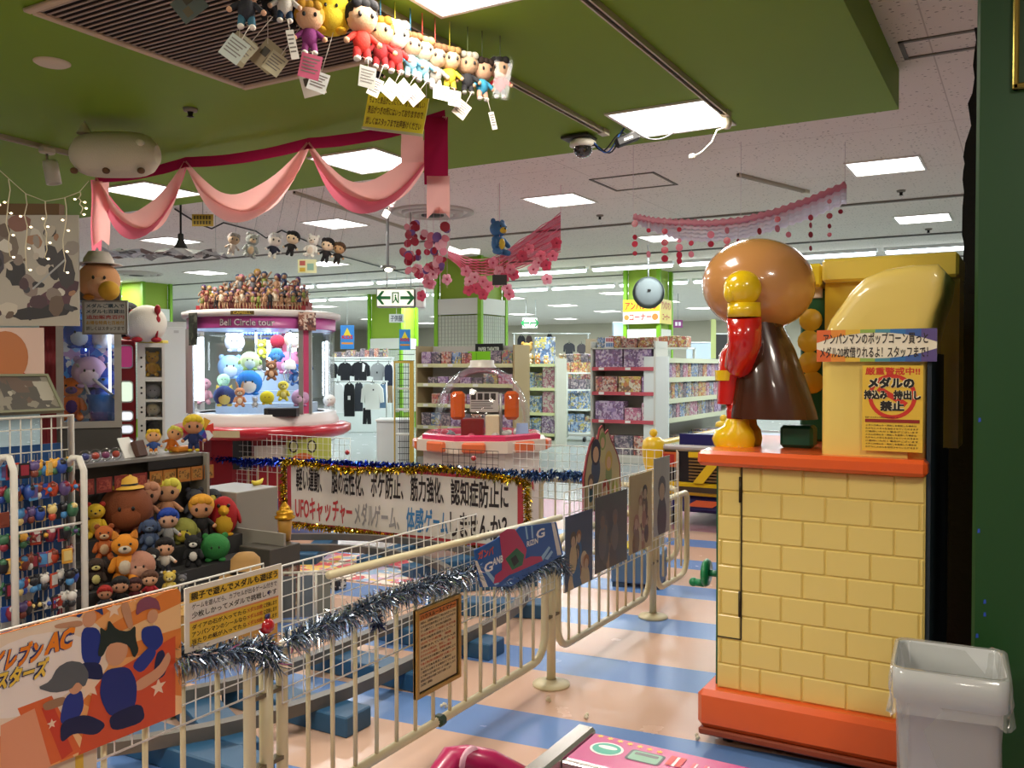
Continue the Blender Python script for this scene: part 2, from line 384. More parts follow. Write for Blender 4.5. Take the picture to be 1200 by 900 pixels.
# ---------------------------------------------------------------- lamps
WHITE_E = M('#ffffff', .4, emit=5.0); COOL_E = M('#f2fbff', .4, emit=5.0)
def panel_light(X, Y, z, watts, label, group, s=.6, col=(1, .94, .84), vis=True, em=WHITE_E):
    t = thing('panel_light', label, 'ceiling light', (X, Y, z), group=group)
    b = MB(); f = M('#e8e4da', .5); h = s/2
    for lo, hi in (((-h-.02, -h-.02), (h+.02, -h)), ((-h-.02, h), (h+.02, h+.02)), ((-h-.02, -h), (-h, h)), ((h, -h), (h+.02, h))):
        b.b2((lo[0], lo[1], -.012), (hi[0], hi[1], 0), f)
    b.build('frame', t)
    b = MB(); b.b2((-h, -h, -.006), (h, h, 0), em); b.build('diffuser', t)
    l = bpy.data.lights.new('panel_lamp', 'AREA'); l.shape = 'SQUARE'; l.size = s*.96; l.energy = watts; l.color = col
    o = bpy.data.objects.new('panel_lamp', l); COL.objects.link(o); o.parent = t; o.location = (0, 0, -.02)
    return t
WARM = (1, .90, .76); COOL = (.86, .95, 1)
for X, Y, l in ((-1.96, 5.4, 'bright square panel light in green soffit right of the dome camera'), (-4.35, 5.35, 'bright square panel light in green soffit behind the right ribbon swag'),
                (-6.75, 5.3, 'bright square panel light in green soffit behind the left ribbon swag'), (-1.96, 3.0, 'bright square panel light at top edge above the hung dolls'),
                (-1.96, .6, 'square panel light in green soffit above the viewer'), (-5.2, .6, 'square panel light in green soffit above the toy racks'), (-3.6, -1.8, 'square panel light in green soffit behind the viewer')):
    panel_light(X, Y, HG-.001, PANEL_W*((.6 if Y == 3.0 else 1.0) if Y > 1 else 1.5), l, 'panel lights in the green soffit', col=WARM)
cols_ = {-1.13: 'rightmost', -4.4: 'second from right', -7.55: 'third from right', -10.6: 'fourth from right', -13.6: 'fifth from right', -16.7: 'sixth from right'}
for j, Y in enumerate((8.65, 11.9)):
    for X, l in cols_.items():
        if (j == 0 and X < -11) or (j == 1 and X == -7.55): continue
        panel_light(X, Y, HW-.001, SHOP_W*(.55 if j == 0 else .7), '%s square panel light in the %s row beyond the soffit' % (l, ('nearest', 'second')[j]), 'panel lights in the white ceiling', s=.58, col=(1, .97, .93) if j == 0 else COOL)
for X, Y, l in ((1.0, 1.0, 'square panel light on the white ceiling right of the viewer'), (1.0, -2.2, 'square panel light on the white ceiling behind the viewer')): panel_light(X, Y, HW-.001, PANEL_W*1.1, l, 'panel lights in the white ceiling', s=.58, col=WARM)
# fluorescent tubes
for r, (Y, xs, nm) in enumerate(((14.6, [-.4-1.62*i for i in range(10)], 'nearer'), (17.7, [-1.2-1.62*i for i in range(11)], 'farther'))):
    for i, x in enumerate(xs):
        t = thing('tube_light', '%s fluorescent tube from right in the %s tube row' % (ORD[i], nm), 'ceiling light', (x, Y, HW), group='fluorescent tubes across the shop ceiling')
        b = MB(); b.b2((-1.52, -.06, -.05), (0, .06, 0), M('#dfe3e3', .5)); b.build('housing', t)
        b = MB(); b.b2((-1.50, -.05, -.10), (-.02, .05, -.05), COOL_E, bev=.02); b.build('tube', t)
        if i % 3 == 1:
            l = bpy.data.lights.new('tube_lamp', 'AREA'); l.shape = 'RECTANGLE'; l.size = 3.6; l.size_y = .1; l.energy = TUBE_W*1.6; l.color = COOL
            o = bpy.data.objects.new('tube_lamp', l); COL.objects.link(o); o.parent = t; o.location = (-.75, 0, -.12)
k = 0
for Y in (20.2, 23.4, 26.6, 30.):
    for X in (-2.5, -5.6, -8.7, -11.8, -15, -18.2, -21.4):
        panel_light(X, Y, HW-.001, SHOP_W, '%s panel light from right in the %s far row' % (ORD[[-2.5, -5.6, -8.7, -11.8, -15, -18.2, -21.4].index(X)], {20.2: 'first', 23.4: 'second', 26.6: 'third', 30.: 'last'}[Y]), 'panel lights far in the shop', s=.7, col=COOL)
for i, (X, Y) in enumerate(((-17., 8.65), (-20.5, 11.9), (-19.8, 14.9), (-17, 17.5))):
    panel_light(X, Y, HW-.001, SHOP_W, '%s of the panel lights above the far left aisle' % ORD[i], 'panel lights above the left aisle', col=COOL)
# ---------------------------------------------------------------- soffit fittings
def track(a, b_, z, label, r=.018):
    a = Vector(a); b_ = Vector(b_); t = thing('lighting_track', label, 'lighting track', (a.x, a.y, z)); d = b_-a; L_ = Vector((d.x, d.y, 0)).length; ang = math.atan2(d.y, d.x)
    T = Matrix.Rotation(ang, 4, 'Z'); b = MB(); g = M('#b9ac97', .4, .3)
    b.b2((0, -.02, -.03), (L_, -.011, 0), g, T); b.b2((0, .011, -.03), (L_, .02, 0), g, T); b.build('rail', t)
    b = MB(); b.b2((0, -.011, -.018), (L_, .011, 0), M('#2b2622', .6), T); b.build('groove', t)
    b = MB(); b.b2((L_-.06, -.026, -.034), (L_+.02, .026, 0), M('#d3c7b0', .5), T); b.build('end_cap', t); return t
TR2 = -2.44
track((TR2, 2.6, 0), (TR2, 5.45, 0), HG, 'long grey lighting track beside the hung plush row')
track((-1.62, 3.3, 0), (-1.62, 5.43, 0), HG, 'grey lighting track right of the panel light, with hanging white plug')
a = pz(0, 157, HG); b_ = pz(92, 180, HG); track(a-(b_-a)*.5, b_, HG, 'short grey lighting track carrying the white spotlight at far left')
a = pz(865, 203, HW); b_ = pz(945, 223, HW); track(a, b_, HW, 'short grey rail on the white ceiling above the net garland')
a = pz(345, 224, HW); b_ = pz(480, 268, HW); track(a, b_, HW, 'grey rail on the white ceiling behind the ribbon swags')
# spotlight
p = pz(55, 172, HG-.03); t = thing('spotlight', 'small white cylinder spotlight hanging from the far left track', 'spotlight', p)
b = MB(); b.b2((-.03, -.05, -.05), (.03, .05, 0), M('#cfc6b4', .5), bev=.01); b.build('adapter', t)
b = MB(); b.tube([(0, 0, -.05), (0, 0, -.12)], .008, M('#a89f8e', .4), 8); b.build('stem', t)
b = MB(); b.lathe([(0, -.10), (.045, -.10), (.05, -.12), (.05, -.26), (.042, -.26), (.036, -.22), (0, -.21)], M('#d6d2c2', .4), 20); b.build('shade', t, rot=(R(6), R(-8), 0))
# recessed round plate
p = pz(61, 73, HG); t = MB(); t.lathe([(0, -.012), (.075, -.012), (.088, -.004), (.088, 0)], M('#d8c9ae', .5), 32); tag(t.build('ceiling_plate', loc=p), 'round beige cover plate on the green soffit', 'cover plate')
# return air grille
t = thing('air_grille', 'large brown slatted air grille with beige frame in the green soffit', 'air grille', (-3.16, 2.97, HG))
hx, hy = .64, .64; fr = M('#c9b496', .55)
for lo, hi in (((-hx, -hy), (hx, -hy+.04)), ((-hx, hy-.04), (hx, hy)), ((-hx, -hy+.04), (-hx+.04, hy-.04)), ((hx-.04, -hy+.04), (hx, hy-.04))):
    b = MB(); b.b2((lo[0], lo[1], -.02), (hi[0], hi[1], 0), fr, bev=.006); b.build('frame_side', t)
b = MB(); b.b2((-hx+.03, -hy+.03, -.003), (hx-.03, hy-.03, 0), M('#2a1f18', .9)); b.build('backing', t)
b = MB(); b.box((0, 0, 0), (2*hx-.10, .015, .004), M('#a08a76', .5), Matrix.Rotation(R(12), 4, 'X')); me = b.mesh('slat')
n = 34
for i in range(n): link('slat', me, t, (0, -hy+.05+(2*hy-.10)*i/(n-1), -.012))
# dome camera with its adapter
p = pz(683, 158, HG); t = thing('dome_camera', 'white dome security camera with dark bubble under the soffit', 'security camera', p)
b = MB(); b.box((-.03, 0, -.02), (.2, .16, .02), M('#3b3a36', .5), bev=.005); b.build('bracket', t)
b = MB(); b.lathe([(0, -.03), (.06, -.03), (.088, -.05), (.09, -.075), (.07, -.085), (0, -.085)], M('#ded9cc', .4), 28); b.build('housing', t)
b = MB(); b.lathe([(.066, -.085), (.062, -.115), (.045, -.14), (.02, -.152), (0, -.154)], M('#22211f', .08, coat=1), 28); b.build('bubble', t)
q = pz(733, 158, HG-.05); t = thing('power_adapter', 'black power adapter with bundled cables beside the dome camera', 'power adapter', q)
b = MB(); b.box((0, 0, -.03), (.16, .07, .06), M('#101012', .6, spec=.2), Matrix.Rotation(R(35), 4, 'Z') @ Matrix.Rotation(R(-22), 4, 'Y'), bev=.01); b.build('brick', t)
b = MB(); b.box((0, -.036, -.032), (.06, .002, .012), M('#b8b8b4', .5), Matrix.Rotation(R(35), 4, 'Z') @ Matrix.Rotation(R(-22), 4, 'Y')); b.build('sticker', t)
d = p-q
for k, c in enumerate(('#16161a', '#2c5fb0', '#1c1c20')):
    b = MB(); b.tube([Vector((d.x*s, d.y*s, .01+.012*k-math.sin(s*math.pi)*(.06+.03*k)+.03*math.sin(s*9+k))) for s in [i/14*.86 for i in range(15)]], .005, M(c, .4), 6); b.build('cable', t)
b = MB(); b.tube(sag((.06, 0, .02), RT*.33+Vector((0, 0, .03)), .06, 10), .005, M('#16161a', .4), 6); b.build('cable', t)
# white plug hanging from the right hand track
p = Vector((-1.62, 5.44, HG-.03)); t = thing('hanging_plug', 'white plug adapter and cord hanging at the end of the right track', 'plug', p)
b = MB(); b.lathe([(0, 0), (.03, 0), (.03, -.05), (.02, -.07), (0, -.07)], M('#e0d5be', .5), 14); b.build('adapter', t)
c = [Vector((0, 0, -.06)), -RT*.06+Vector((0, 0, -.08)), -RT*.09+Vector((0, 0, -.15)), -RT*.15+Vector((0, 0, -.21)), -RT*.2+Vector((0, 0, -.24))]
b = MB(); b.tube(c, .006, M('#ece6d8', .5), 6); b.build('cord', t)
b = MB(); b.box(c[-1]-RT*.012, (.035, .03, .03), M('#efe9dc', .5), bev=.006); b.build('plug_head', t)
# ---------------------------------------------------------------- pillars
def pillar(name, label, Yf, px0, pxc, px1, zpan0=1.55, zpan1=2.55, signtop=None):
    xa = pY(px0, 400, Yf).x; xc = pY(pxc, 400, Yf).x; yb = pX(px1, 400, xc).y
    t = thing(name, label, 'pillar', (xc, Yf, 0)); w_ = xc-xa; dp = yb-Yf
    g = M('#8fae2f', .6); b = MB(); b.b2((-w_+.04, .04, 0), (-.04, dp-.04, HW), g); b.build('column', t)
    for x, y in ((-w_, 0), (0, 0), (0, dp)):
        b = MB(); b.b2((x-.035, y-.035, 0), (x+.035, y+.035, HW), M('#7cb518', .5)); b.build('corner_post', t)
    for (o, d, n_, ln) in ((Vector((-w_+.04, 0, 0)), Vector((1, 0, 0)), Vector((0, -1, 0)), w_-.08), (Vector((0, .04, 0)), Vector((0, 1, 0)), Vector((1, 0, 0)), dp-.08)):
        T = basis(o+n_*.012, d, n_)
        b = MB(); b.b2((0, zpan0-1.2, -.01), (ln, zpan1-.28, 0), M('#c9d0c0', .6), T); b.build('grid_backing', t)
        b = MB(); b.b2((0, zpan1-.26, -.01), (ln, zpan1, .012), M('#d5d6cc', .5), T); b.build('header_board', t)
        b = MB(); k = M('#aab0a2', .5); nx = max(3, int(ln/.06))
        for i in range(nx+1): b.b2((ln*i/nx-.004, zpan0-1.2, 0), (ln*i/nx+.004, zpan1-.28, .008), k, T)
        for i in range(40):
            z = zpan0-1.2+i*.06
            if z < zpan1-.28: b.b2((0, z-.004, .001), (ln, z+.004, .009), k, T)
        b.build('wire_grid', t)
    return t
P1 = pillar('shop_pillar', 'lime green shop pillar with white wire grid panels behind the dome machine', 12.3, 512, 563, 592, zpan0=1.45, zpan1=2.62)
pillar('shop_pillar', 'lime green shop pillar with pale panels behind the clothes racks', 17.5, 433, 470, 488, zpan0=1.6, zpan1=2.2)
P3 = pillar('shop_pillar', 'lime green shop pillar carrying the yellow corner sign', 15.6, 733, 772, 786, zpan0=1.6, zpan1=2.2)
pillar('shop_pillar', 'lime green shop pillar far left behind the white cabinets', 12.5, 140, 168, 200, zpan0=1.6, zpan1=2.75)
# ================================================================= popcorn machine
YEL = M('#dfc774', .38, coat=.3); YEL2 = M('#dcb838', .3, coat=.5); YELH = M('#e2c868', .34, coat=.4); ORG = M('#dd5a22', .3, coat=.5); MORT = M('#d6bd66', .5)
NAVY = M('#1d2b36', .5); DKG = M('#0f5a38', .35, coat=.4)
MO = Vector((-.70, 3.90, 0))
mach = thing('popcorn_machine', 'yellow brick popcorn vending machine with orange counter and base', 'vending machine', MO)
def mbox(name, lo, hi, mat, bev=0, parent=None):
    b = MB(); b.b2([lo[i]-MO[i] for i in range(3)], [hi[i]-MO[i] for i in range(3)], mat, bev=bev); return b.build(name, parent or mach)
mbox('base', (-1.13, 3.42, .075), (-.27, 4.36, .225), ORG, .02)
mbox('base_lip', (-1.125, 3.425, .045), (-.275, 4.35, .073), M('#8e3a17', .5), .006)
for x, y in ((-1.03, 3.52), (-.94, 3.56), (-.36, 3.52), (-1.0, 4.25), (-.36, 4.25)):
    b = MB(); b.lathe([(0, -.018), (.024, -.018), (.026, 0), (.024, .018), (0, .018)], M('#191817', .6), 14, Matrix.Translation((x-MO.x, y-MO.y, .026)) @ Matrix.Rotation(R(90), 4, 'Y')); b.build('caster', mach)
core = mbox('brick_body', (-1.066, 3.4855, .225), (-.315, 4.30, 1.11), MORT)
mbox('back_panel', (-.314, 3.496, .225), (-.300, 4.30, 1.55), NAVY)
mbox('front_trim', (-1.082, 3.515, .225), (-1.067, 4.29, 1.11), DKG)
XA = [pY(820+.3167*x, 600, 3.485).x for x in (65, 82, 154, 304, 466, 634, 816, 848)]
XB = [pY(820+.3167*x, 600, 3.485).x for x in (65, 154, 228, 383, 548, 721, 848)]
XA[-1] = XB[-1] = -.316; XA[0] = XB[0] = -1.066
nr = 9; rh = (1.11-.225)/nr; cache = {}
for r in range(nr):
    xs = XB if r % 2 == 0 else XA
    for i in range(len(xs)-1):
        w_ = xs[i+1]-xs[i]-.004; h_ = rh-.004
        if w_ < .008: continue
        k = round(w_, 3)
        if k not in cache:
            b = MB(); b.box((0, 0, 0), (w_, .024, h_), YEL, bev=.004); cache[k] = b.mesh('brick')
        link('brick', cache[k], core, ((xs[i]+xs[i+1])/2-MO.x, 3.492-MO.y, .225+rh*(r+.5)))
xs_ = pY(869, 600, 3.478).x
b = MB(); b.b2((xs_-.0025-MO.x, 3.4785-MO.y, .43), (xs_+.0025-MO.x, 3.482-MO.y, 1.11), M('#2a2414', .8)); b.b2((-1.066-MO.x, 3.4785-MO.y, .427), (xs_-MO.x, 3.482-MO.y, .432), M('#2a2414', .8)); b.build('door_seam', mach)
for z in (1.03, .58):
    b = MB(); b.tube([(xs_-.005-MO.x, 3.476-MO.y, z-.06), (xs_-.005-MO.x, 3.476-MO.y, z+.04)], .0055, M('#3a3220', .4, .6), 8); b.build('hinge', mach)
mbox('counter', (-1.135, 3.425, 1.112), (-.305, 4.36, 1.172), ORG, .014)
# hood over the kernel bin: outline in X-Z, extruded in depth with a rounded rim
out = [(-.68, 1.172), (-.315, 1.172), (-.312, 1.60), (-.29, 1.70), (-.27, 1.76), (-.262, 1.84), (-.285, 1.868), (-.38, 1.868), (-.46, 1.858), (-.53, 1.83), (-.575, 1.785), (-.61, 1.735), (-.65, 1.68), (-.672, 1.62), (-.68, 1.52)]
cx_, cz_ = -.47, 1.52
rows = []
for dy, s in ((0, .60), (.002, .80), (.006, .90), (.013, .96), (.026, .99), (.05, 1.0), (.52, 1.0)):
    rows.append([((cx_+(x-cx_)*s)-MO.x, 3.50+dy-MO.y, (cz_+(z-cz_)*s if z > 1.2 else z)) for x, z in out+out[:1]])
b = MB(); b.sheet(rows, YELH); b.add(rows[0][:-1], [tuple(range(len(out)-1, -1, -1))], YELH); 
o = b.build('hood', mach)
# upper cabinet behind the hood
YB = 4.02
xl = pY(967, 318, YB).x; zt = pY(967, 305, YB).z; xr = pY(1124, 300, YB-.05).x
mbox('upper_cabinet', (xl, YB, 1.172), (xr, 4.30, zt-.10), YEL2)
mbox('fascia', (xl-.005, YB-.05, zt-.10), (xr, 4.34, zt), M('#e2c650', .3, coat=.5), .012)
xg = pY(948, 400, YB).x
mbox('fascia_end', (xg-.02, YB-.03, zt-.115), (xl-.008, 4.34, zt-.015), M('#efd53a', .3, coat=.5), .012)
mbox('window_frame', (xg-.05, YB+.06, 1.172), (xl-.003, 4.28, zt-.117), DKG, .01)
for k, (px, py) in enumerate(((950, 375), (948, 400), (949, 425), (952, 448))):
    q = pY(px, py, YB+.055); b = MB(); b.lathe([(0, .012), (.04, .008), (.05, 0)], M('#e0b52a', .4), 16, Matrix.Translation(q-MO) @ Matrix.Rotation(R(90), 4, 'X')); b.build('flower_badge', mach)
q = pY(957, 340, YB+.055); b = MB(); b.box(q-MO, (.05, .01, .07), M('#efe9d8', .5), bev=.003); b.build('price_card', mach)
# crank
q = pd(828, 671, 3.66); crk = thing('hand_crank', 'green hand crank wheel on the front of the popcorn machine', 'crank', q)
crk.parent = mach; crk.location = q-MO
del crk['category']; 
b = MB(); b.lathe([(0, -.008), (.052, -.01), (.058, 0), (.052, .01), (0, .012)], M('#0f7a4a', .3, coat=.5), 24, Matrix.Rotation(R(90), 4, 'Y')); b.build('wheel', crk)
b = MB(); b.tube([(0, 0, 0), (-MO.x*0-q.x-1.075, 0, 0)], .014, M('#0c6a40', .3), 10); b.build('axle', crk)
b = MB(); b.tube([(-.01, 0, -.045), (-.05, 0, -.045)], .016, M('#0f7a4a', .3), 10); b.ball((-.055, 0, -.045), .019, M('#0f7a4a', .3), 12); b.build('grip', crk)
crk.name = 'crank'; crk['label'] = 'green crank wheel'
# ------------------------------------------------------------- paper signs on the hood
def on_hood(px, py, Y=3.47): return pY(px, py, Y)
c0 = pY(957, 424, 3.475); c1 = pY(1098, 420, 3.475); hh = pY(1030, 385, 3.475).z-pY(1030, 423, 3.475).z
t = sign('paper_sign', 'white paper strip with rainbow border taped across the yellow hood', 'sign', (c0.x, 3.475, pY(957, 424, 3.475).z), (1, 0, 0), c1.x-c0.x, hh, M('#e9e0c8', .5), .003)
W_ = c1.x-c0.x
b = MB()
rb = ['#d8642c', '#e08a30', '#dcb43c', '#8fae4c', '#4f8f9a', '#2f6ea8', '#3a5a98', '#5a4a82']
for i, c in enumerate(rb):
    for s in (0, 1):
        a0, a1 = i/8, (i+1)/8
        f = lambda u: .012+.035*abs(2*u-1)**2.2
        if s == 0: poly(b, [(W_*a0, 0), (W_*a1, 0), (W_*a1, f(a1)), (W_*a0, f(a0))], .0008, M(c, .5))
        else: poly(b, [(W_*a0, hh-f(a0)), (W_*a1, hh-f(a1)), (W_*a1, hh), (W_*a0, hh)], .0008, M(c, .5))
b.build('rainbow_border', t)
b = MB(); k = M('#2b2218', .6)
text_to(b, 'アンパンマンのポップコーン買っと', W_*.06, hh*.54, W_*.93, hh*.90, .0016, k, .018); text_to(b, 'メダル20枚借りれるよ！スタッフまで！', W_*.03, hh*.12, W_*.93, hh*.47, .0016, k, .018); b.build('lettering', t)
a = pY(1010, 527, 3.478); a2 = pY(1082, 430, 3.478)
t = sign('warning_poster', 'yellow warning poster with red ring and black lettering on the hood', 'poster', (a.x, 3.478, 1.195), (1, 0, 0), a2.x-a.x, a2.z-1.195+.005, M('#e2b93c', .45), .002)
W_, hh = a2.x-a.x, a2.z-1.19
b = MB(); red = M('#c8301e', .5); k = M('#16120c', .6)
n = 32
for i in range(n):
    a0, a1 = 2*math.pi*i/n, 2*math.pi*(i+1)/n
    poly(b, [(W_*.5+W_*.40*math.cos(q), hh*.64+W_*.40*math.sin(q)) for q in (a0, a1)]+[(W_*.5+W_*.33*math.cos(q), hh*.64+W_*.33*math.sin(q)) for q in (a1, a0)], .0006, red)
poly(b, [(W_*.24, hh*.71), (W_*.30, hh*.76), (W_*.76, hh*.57), (W_*.70, hh*.52)], .0007, red)
b.build('ring', t)
b = MB(); text_to(b, '厳重警戒中!!', W_*.05, hh*.89, W_*.95, hh*.98, .001, red, .03)
quad(b, W_*.05, hh*.335, W_*.95, hh*.375, .001, M('#8e1f16', .5)); b.build('red_print', t)
b = MB()
wh = M('#f0e6c0', .5)
for s_, x0, y0, x1, y1 in (('メダルの', .10, .735, .86, .865), ('持込み', .03, .605, .42, .715), ('持出し', .52, .605, .97, .715), ('禁止', .30, .47, .70, .59)):
    text_to(b, s_, W_*x0, hh*y0, W_*x1, hh*y1, .0014, wh, .12); text_to(b, s_, W_*x0, hh*y0, W_*x1, hh*y1, .002, k, .06)
text_to(b, '当店へのメダルの持込み及び持出しは', W_*.05, hh*.385, W_*.6, hh*.405, .001, k, .01)
for i in range(8):
    text_to(b, ['メダルの持込み・持出しを発見した場合は', 'ただちにメダルを没収させていただきます', 'ご退店いただく場合がございます'][i % 3], W_*.06, hh*(.29-.036*i), W_*(.93 if i % 3 else .9), hh*(.312-.036*i), .001, k, .01)
b.build('lettering', t)
# ------------------------------------------------------------- caped figure on the counter
SO = Vector((-.98, 3.72, 1.172))
fig = thing('caped_figure', 'glossy caped figure with brown round head raising a yellow gloved fist', 'statue', SO)
BRN = M('#43200f', .25, coat=.5); HEADC = M('#c08850', .22, coat=.8); REDC = M('#c01a14', .2, coat=.8); YBT = M('#e8c216', .2, coat=.8)
def rel(px, py, Y): return pY(px, py, Y)-SO
hc = rel(888, 334, 3.74)
b = MB(); b.ball(hc, (.23, .21, .192), HEADC, 36, m=24, rot=(0, R(6), 0)); b.build('head', fig)
def loft(mb, rings, mat, n=20):
    rows = []
    for (c, rx, ry) in rings: rows.append([(c[0]+rx*math.cos(2*math.pi*i/n), c[1]+ry*math.sin(2*math.pi*i/n), c[2]) for i in range(n+1)])
    mb.sheet(rows, mat); mb.add(rows[0][:-1], [tuple(range(n-1, -1, -1))], mat); mb.add(rows[-1][:-1], [tuple(range(n))], mat)
zc = lambda py: rel(890, py, 3.68).z
b = MB(); loft(b, [((.07, -.01, zc(490)), .18, .14), ((.068, -.01, zc(482)), .177, .14), ((.058, -.01, zc(450)), .15, .13), ((.04, -.01, zc(410)), .118, .11), ((.02, -.01, zc(376)), .08, .085)], BRN, 24); b.build('cape', fig)
b = MB(); loft(b, [((-.10, -.02, zc(474)), .055, .08), ((-.092, -.02, zc(446)), .06, .085), ((-.075, -.02, zc(415)), .07, .09), ((-.03, 0, zc(385)), .05, .06)], REDC, 18); o = b.build('torso', fig)
b = MB(); loft(b, [((-.10, -.02, zc(446)), .062, .088), ((-.098, -.02, zc(434)), .066, .092)], YBT, 18); b.build('belt', fig)
for dy, nm in ((-.055, 0), (.06, 1)):
    b = MB(); b.tube([(-.075, dy, zc(470)), (-.07, dy, zc(500))], [.036, .034], REDC, 12); b.build('leg', fig)
    b = MB(); loft(b, [((-.075, dy, 0), .082, .055), ((-.078, dy, .03), .09, .06), ((-.075, dy, .065), .08, .056), ((-.065, dy, .085), .055, .048), ((-.06, dy, .115), .045, .045)], YBT if nm == 0 else M('#c9a010', .25, coat=.8), 18); b.build('boot', fig)  # rear boot repeats the yellow darker, its shade put into the colour
sh = rel(866, 428, 3.60); el = rel(873, 402, 3.555); wr = rel(872, 370, 3.535)
b = MB(); b.tube([sh+Vector((.0, .05, -.02)), sh, el, wr+Vector((0, 0, -.005))], [.045, .058, .066, .068], REDC, 18); b.build('arm', fig)
gl = rel(870, 338, 3.525)
b = MB(); b.tube([wr-Vector((0, 0, .006)), wr+Vector((0, 0, .05))], [.067, .066], YBT, 18); b.ball(gl, (.075, .07, .072), YBT, 22); b.ball(gl+Vector((-.035, -.035, -.02)), (.03, .03, .04), YBT, 12); b.build('glove', fig)
p = rel(936, 502, 3.75); b = MB(); b.box((0, 0, 0), (.13, .10, .09), M('#0d4a34', .35), Matrix.Translation((p.x, p.y, .046)), bev=.012); tag(b.build('green_box', loc=SO), 'dark green plastic box behind the boots on the orange counter', 'box')
# ------------------------------------------------------------- waste bin
def rr3(w_, d_, z, r=.04, n=5): return [(x, y, z) for x, y in rrect(-w_/2, -d_/2, w_/2, d_/2, r, n)]
q = pd(1112, 785, 2.72); Zr = .60
t = thing('waste_bin', 'grey plastic waste bin lined with a clear bag beside the popcorn machine', 'waste bin', (q.x, q.y+.02, 0), rz=R(4))
def shell(mb, rings, mat):
    rows = [r+r[:1] for r in rings]; mb.sheet(rows, mat)
GRYB = M('#b9bcbc', .45)
b = MB(); shell(b, [rr3(.235, .255, 0), rr3(.24, .26, .02), rr3(.285, .305, .50), rr3(.305, .325, .505), rr3(.31, .33, Zr), rr3(.295, .315, Zr), rr3(.285, .305, .5), rr3(.22, .24, .02)], GRYB)
b.add(rr3(.235, .255, 0), [tuple(range(23, -1, -1))], GRYB); b.add(rr3(.22, .24, .02), [tuple(range(24))], GRYB); b.build('body', t)
bag = GLASS((.93, .94, .93), .06, 'bag_film', .12)
nt = bag.node_tree; mx_ = [n for n in nt.nodes if n.type == 'MIX_SHADER'][0]; df = nt.nodes.new('ShaderNodeBsdfDiffuse'); df.inputs[0].default_value = (.8, .8, .78, 1); m2 = nt.nodes.new('ShaderNodeMixShader'); m2.inputs[0].default_value = .22
nt.links.new(mx_.outputs[0], m2.inputs[1]); nt.links.new(df.outputs[0], m2.inputs[2]); nt.links.new(m2.outputs[0], [n for n in nt.nodes if n.type == 'OUTPUT_MATERIAL'][0].inputs[0])
rng = random.Random(3)
def wob(ring, s): return [(x+rng.uniform(-s, s), y+rng.uniform(-s, s), z+rng.uniform(-s, s)) for x, y, z in ring]
b = MB(); shell(b, [wob(rr3(.27, .29, .22), .012), wob(rr3(.283, .30, .42), .006), wob(rr3(.292, .312, Zr-.01), .003), wob(rr3(.30, .32, Zr+.008), .003), wob(rr3(.322, .342, Zr+.004), .003), wob(rr3(.33, .352, Zr-.03), .004), wob(rr3(.332, .354, Zr-.06), .007), wob(rr3(.326, .35, Zr-.09), .010), wob(rr3(.338, .362, Zr-.125), .013)], bag); b.build('bag', t)
T = Matrix.Translation((-.02, -.1395, .30)) @ Matrix.Rotation(R(90), 4, 'X')
b = MB()
for pts in ([(-.03, -.03), (-.02, -.035), (.0, .02), (-.008, .03)], [(.008, .03), (.0, .015), (.02, -.035), (.03, -.03)]): poly(b, pts, .0, M('#c4b48e', .8), T)
b.build('glue_mark', t)
# ------------------------------------------------------------- green cabinet, black screen
t = thing('tall_cabinet', 'tall dark green cabinet side at the right edge of the view', 'cabinet', (.38, 3.37, 0))
xl_ = pY(1141, 450, 3.35).x-.38; b = MB(); b.b2((xl_, -.02, 0), (.75, .6, 3.1), M('#17431a', .42, vary=.08, bscale=12), bev=.01); b.build('side_panel', t)
for px, py in ((1148, 492), (1147, 622), (1154, 705), (1154, 720), (1145, 745)):
    b = MB(); q = pY(px, py, 3.348); b.add([(q.x-.38+dx, -.0212, q.z+dz) for dx, dz in ((-.004, -.008), (.004, -.006), (.003, .007), (-.003, .006))], [(0, 1, 2, 3)], M('#2348b0', .5)); b.build('paint_chip', t)
q0 = pY(1189, 106, 3.34)
b = MB(); b.b2((q0.x-.38-.006, -.045, q0.z), (q0.x-.38+.5, -.022, q0.z+.02), M('#8a7a3a', .25, .9), bev=.004); b.b2((q0.x-.38-.006, -.045, q0.z), (q0.x-.38+.012, -.022, 3.0), M('#a8964a', .22, .9), bev=.004); b.build('brass_frame', t)
t = thing('black_screen', 'ragged-edged black foam screen filling the dark gap between popcorn machine and green cabinet', 'screen', (.1, 4.75, 0))
rng = random.Random(11); pts = [(.9, 0), (.9, 3.05)]
zz = 3.05
xe = pY(1141, 100, 4.75).x-.1
while zz > .0:
    px = 1143 if zz > 2.75 else (1138 if zz > 2.55 else 1133)
    if zz < 2.3: px = 1131
    if zz < 1.9: px = 1104  # widened low down, black sheet stands in for the dark gap there
    pts.append((pY(px, 100, 4.75).x-.1+rng.uniform(-.008, .008), zz)); zz -= rng.uniform(.03, .08)
pts.append((pts[-1][0], 0))
b = MB(); b.prism(pts[::-1], .12, M('#0b0b0b', .9, bump=.6, bscale=40), Matrix.Rotation(R(90), 4, 'X')); b.build('foam_panel', t)
b = MB(); b.b2((-.2, -.2, 0), (.8, .1, .05), M('#111111', .8)); b.build('foot', t)
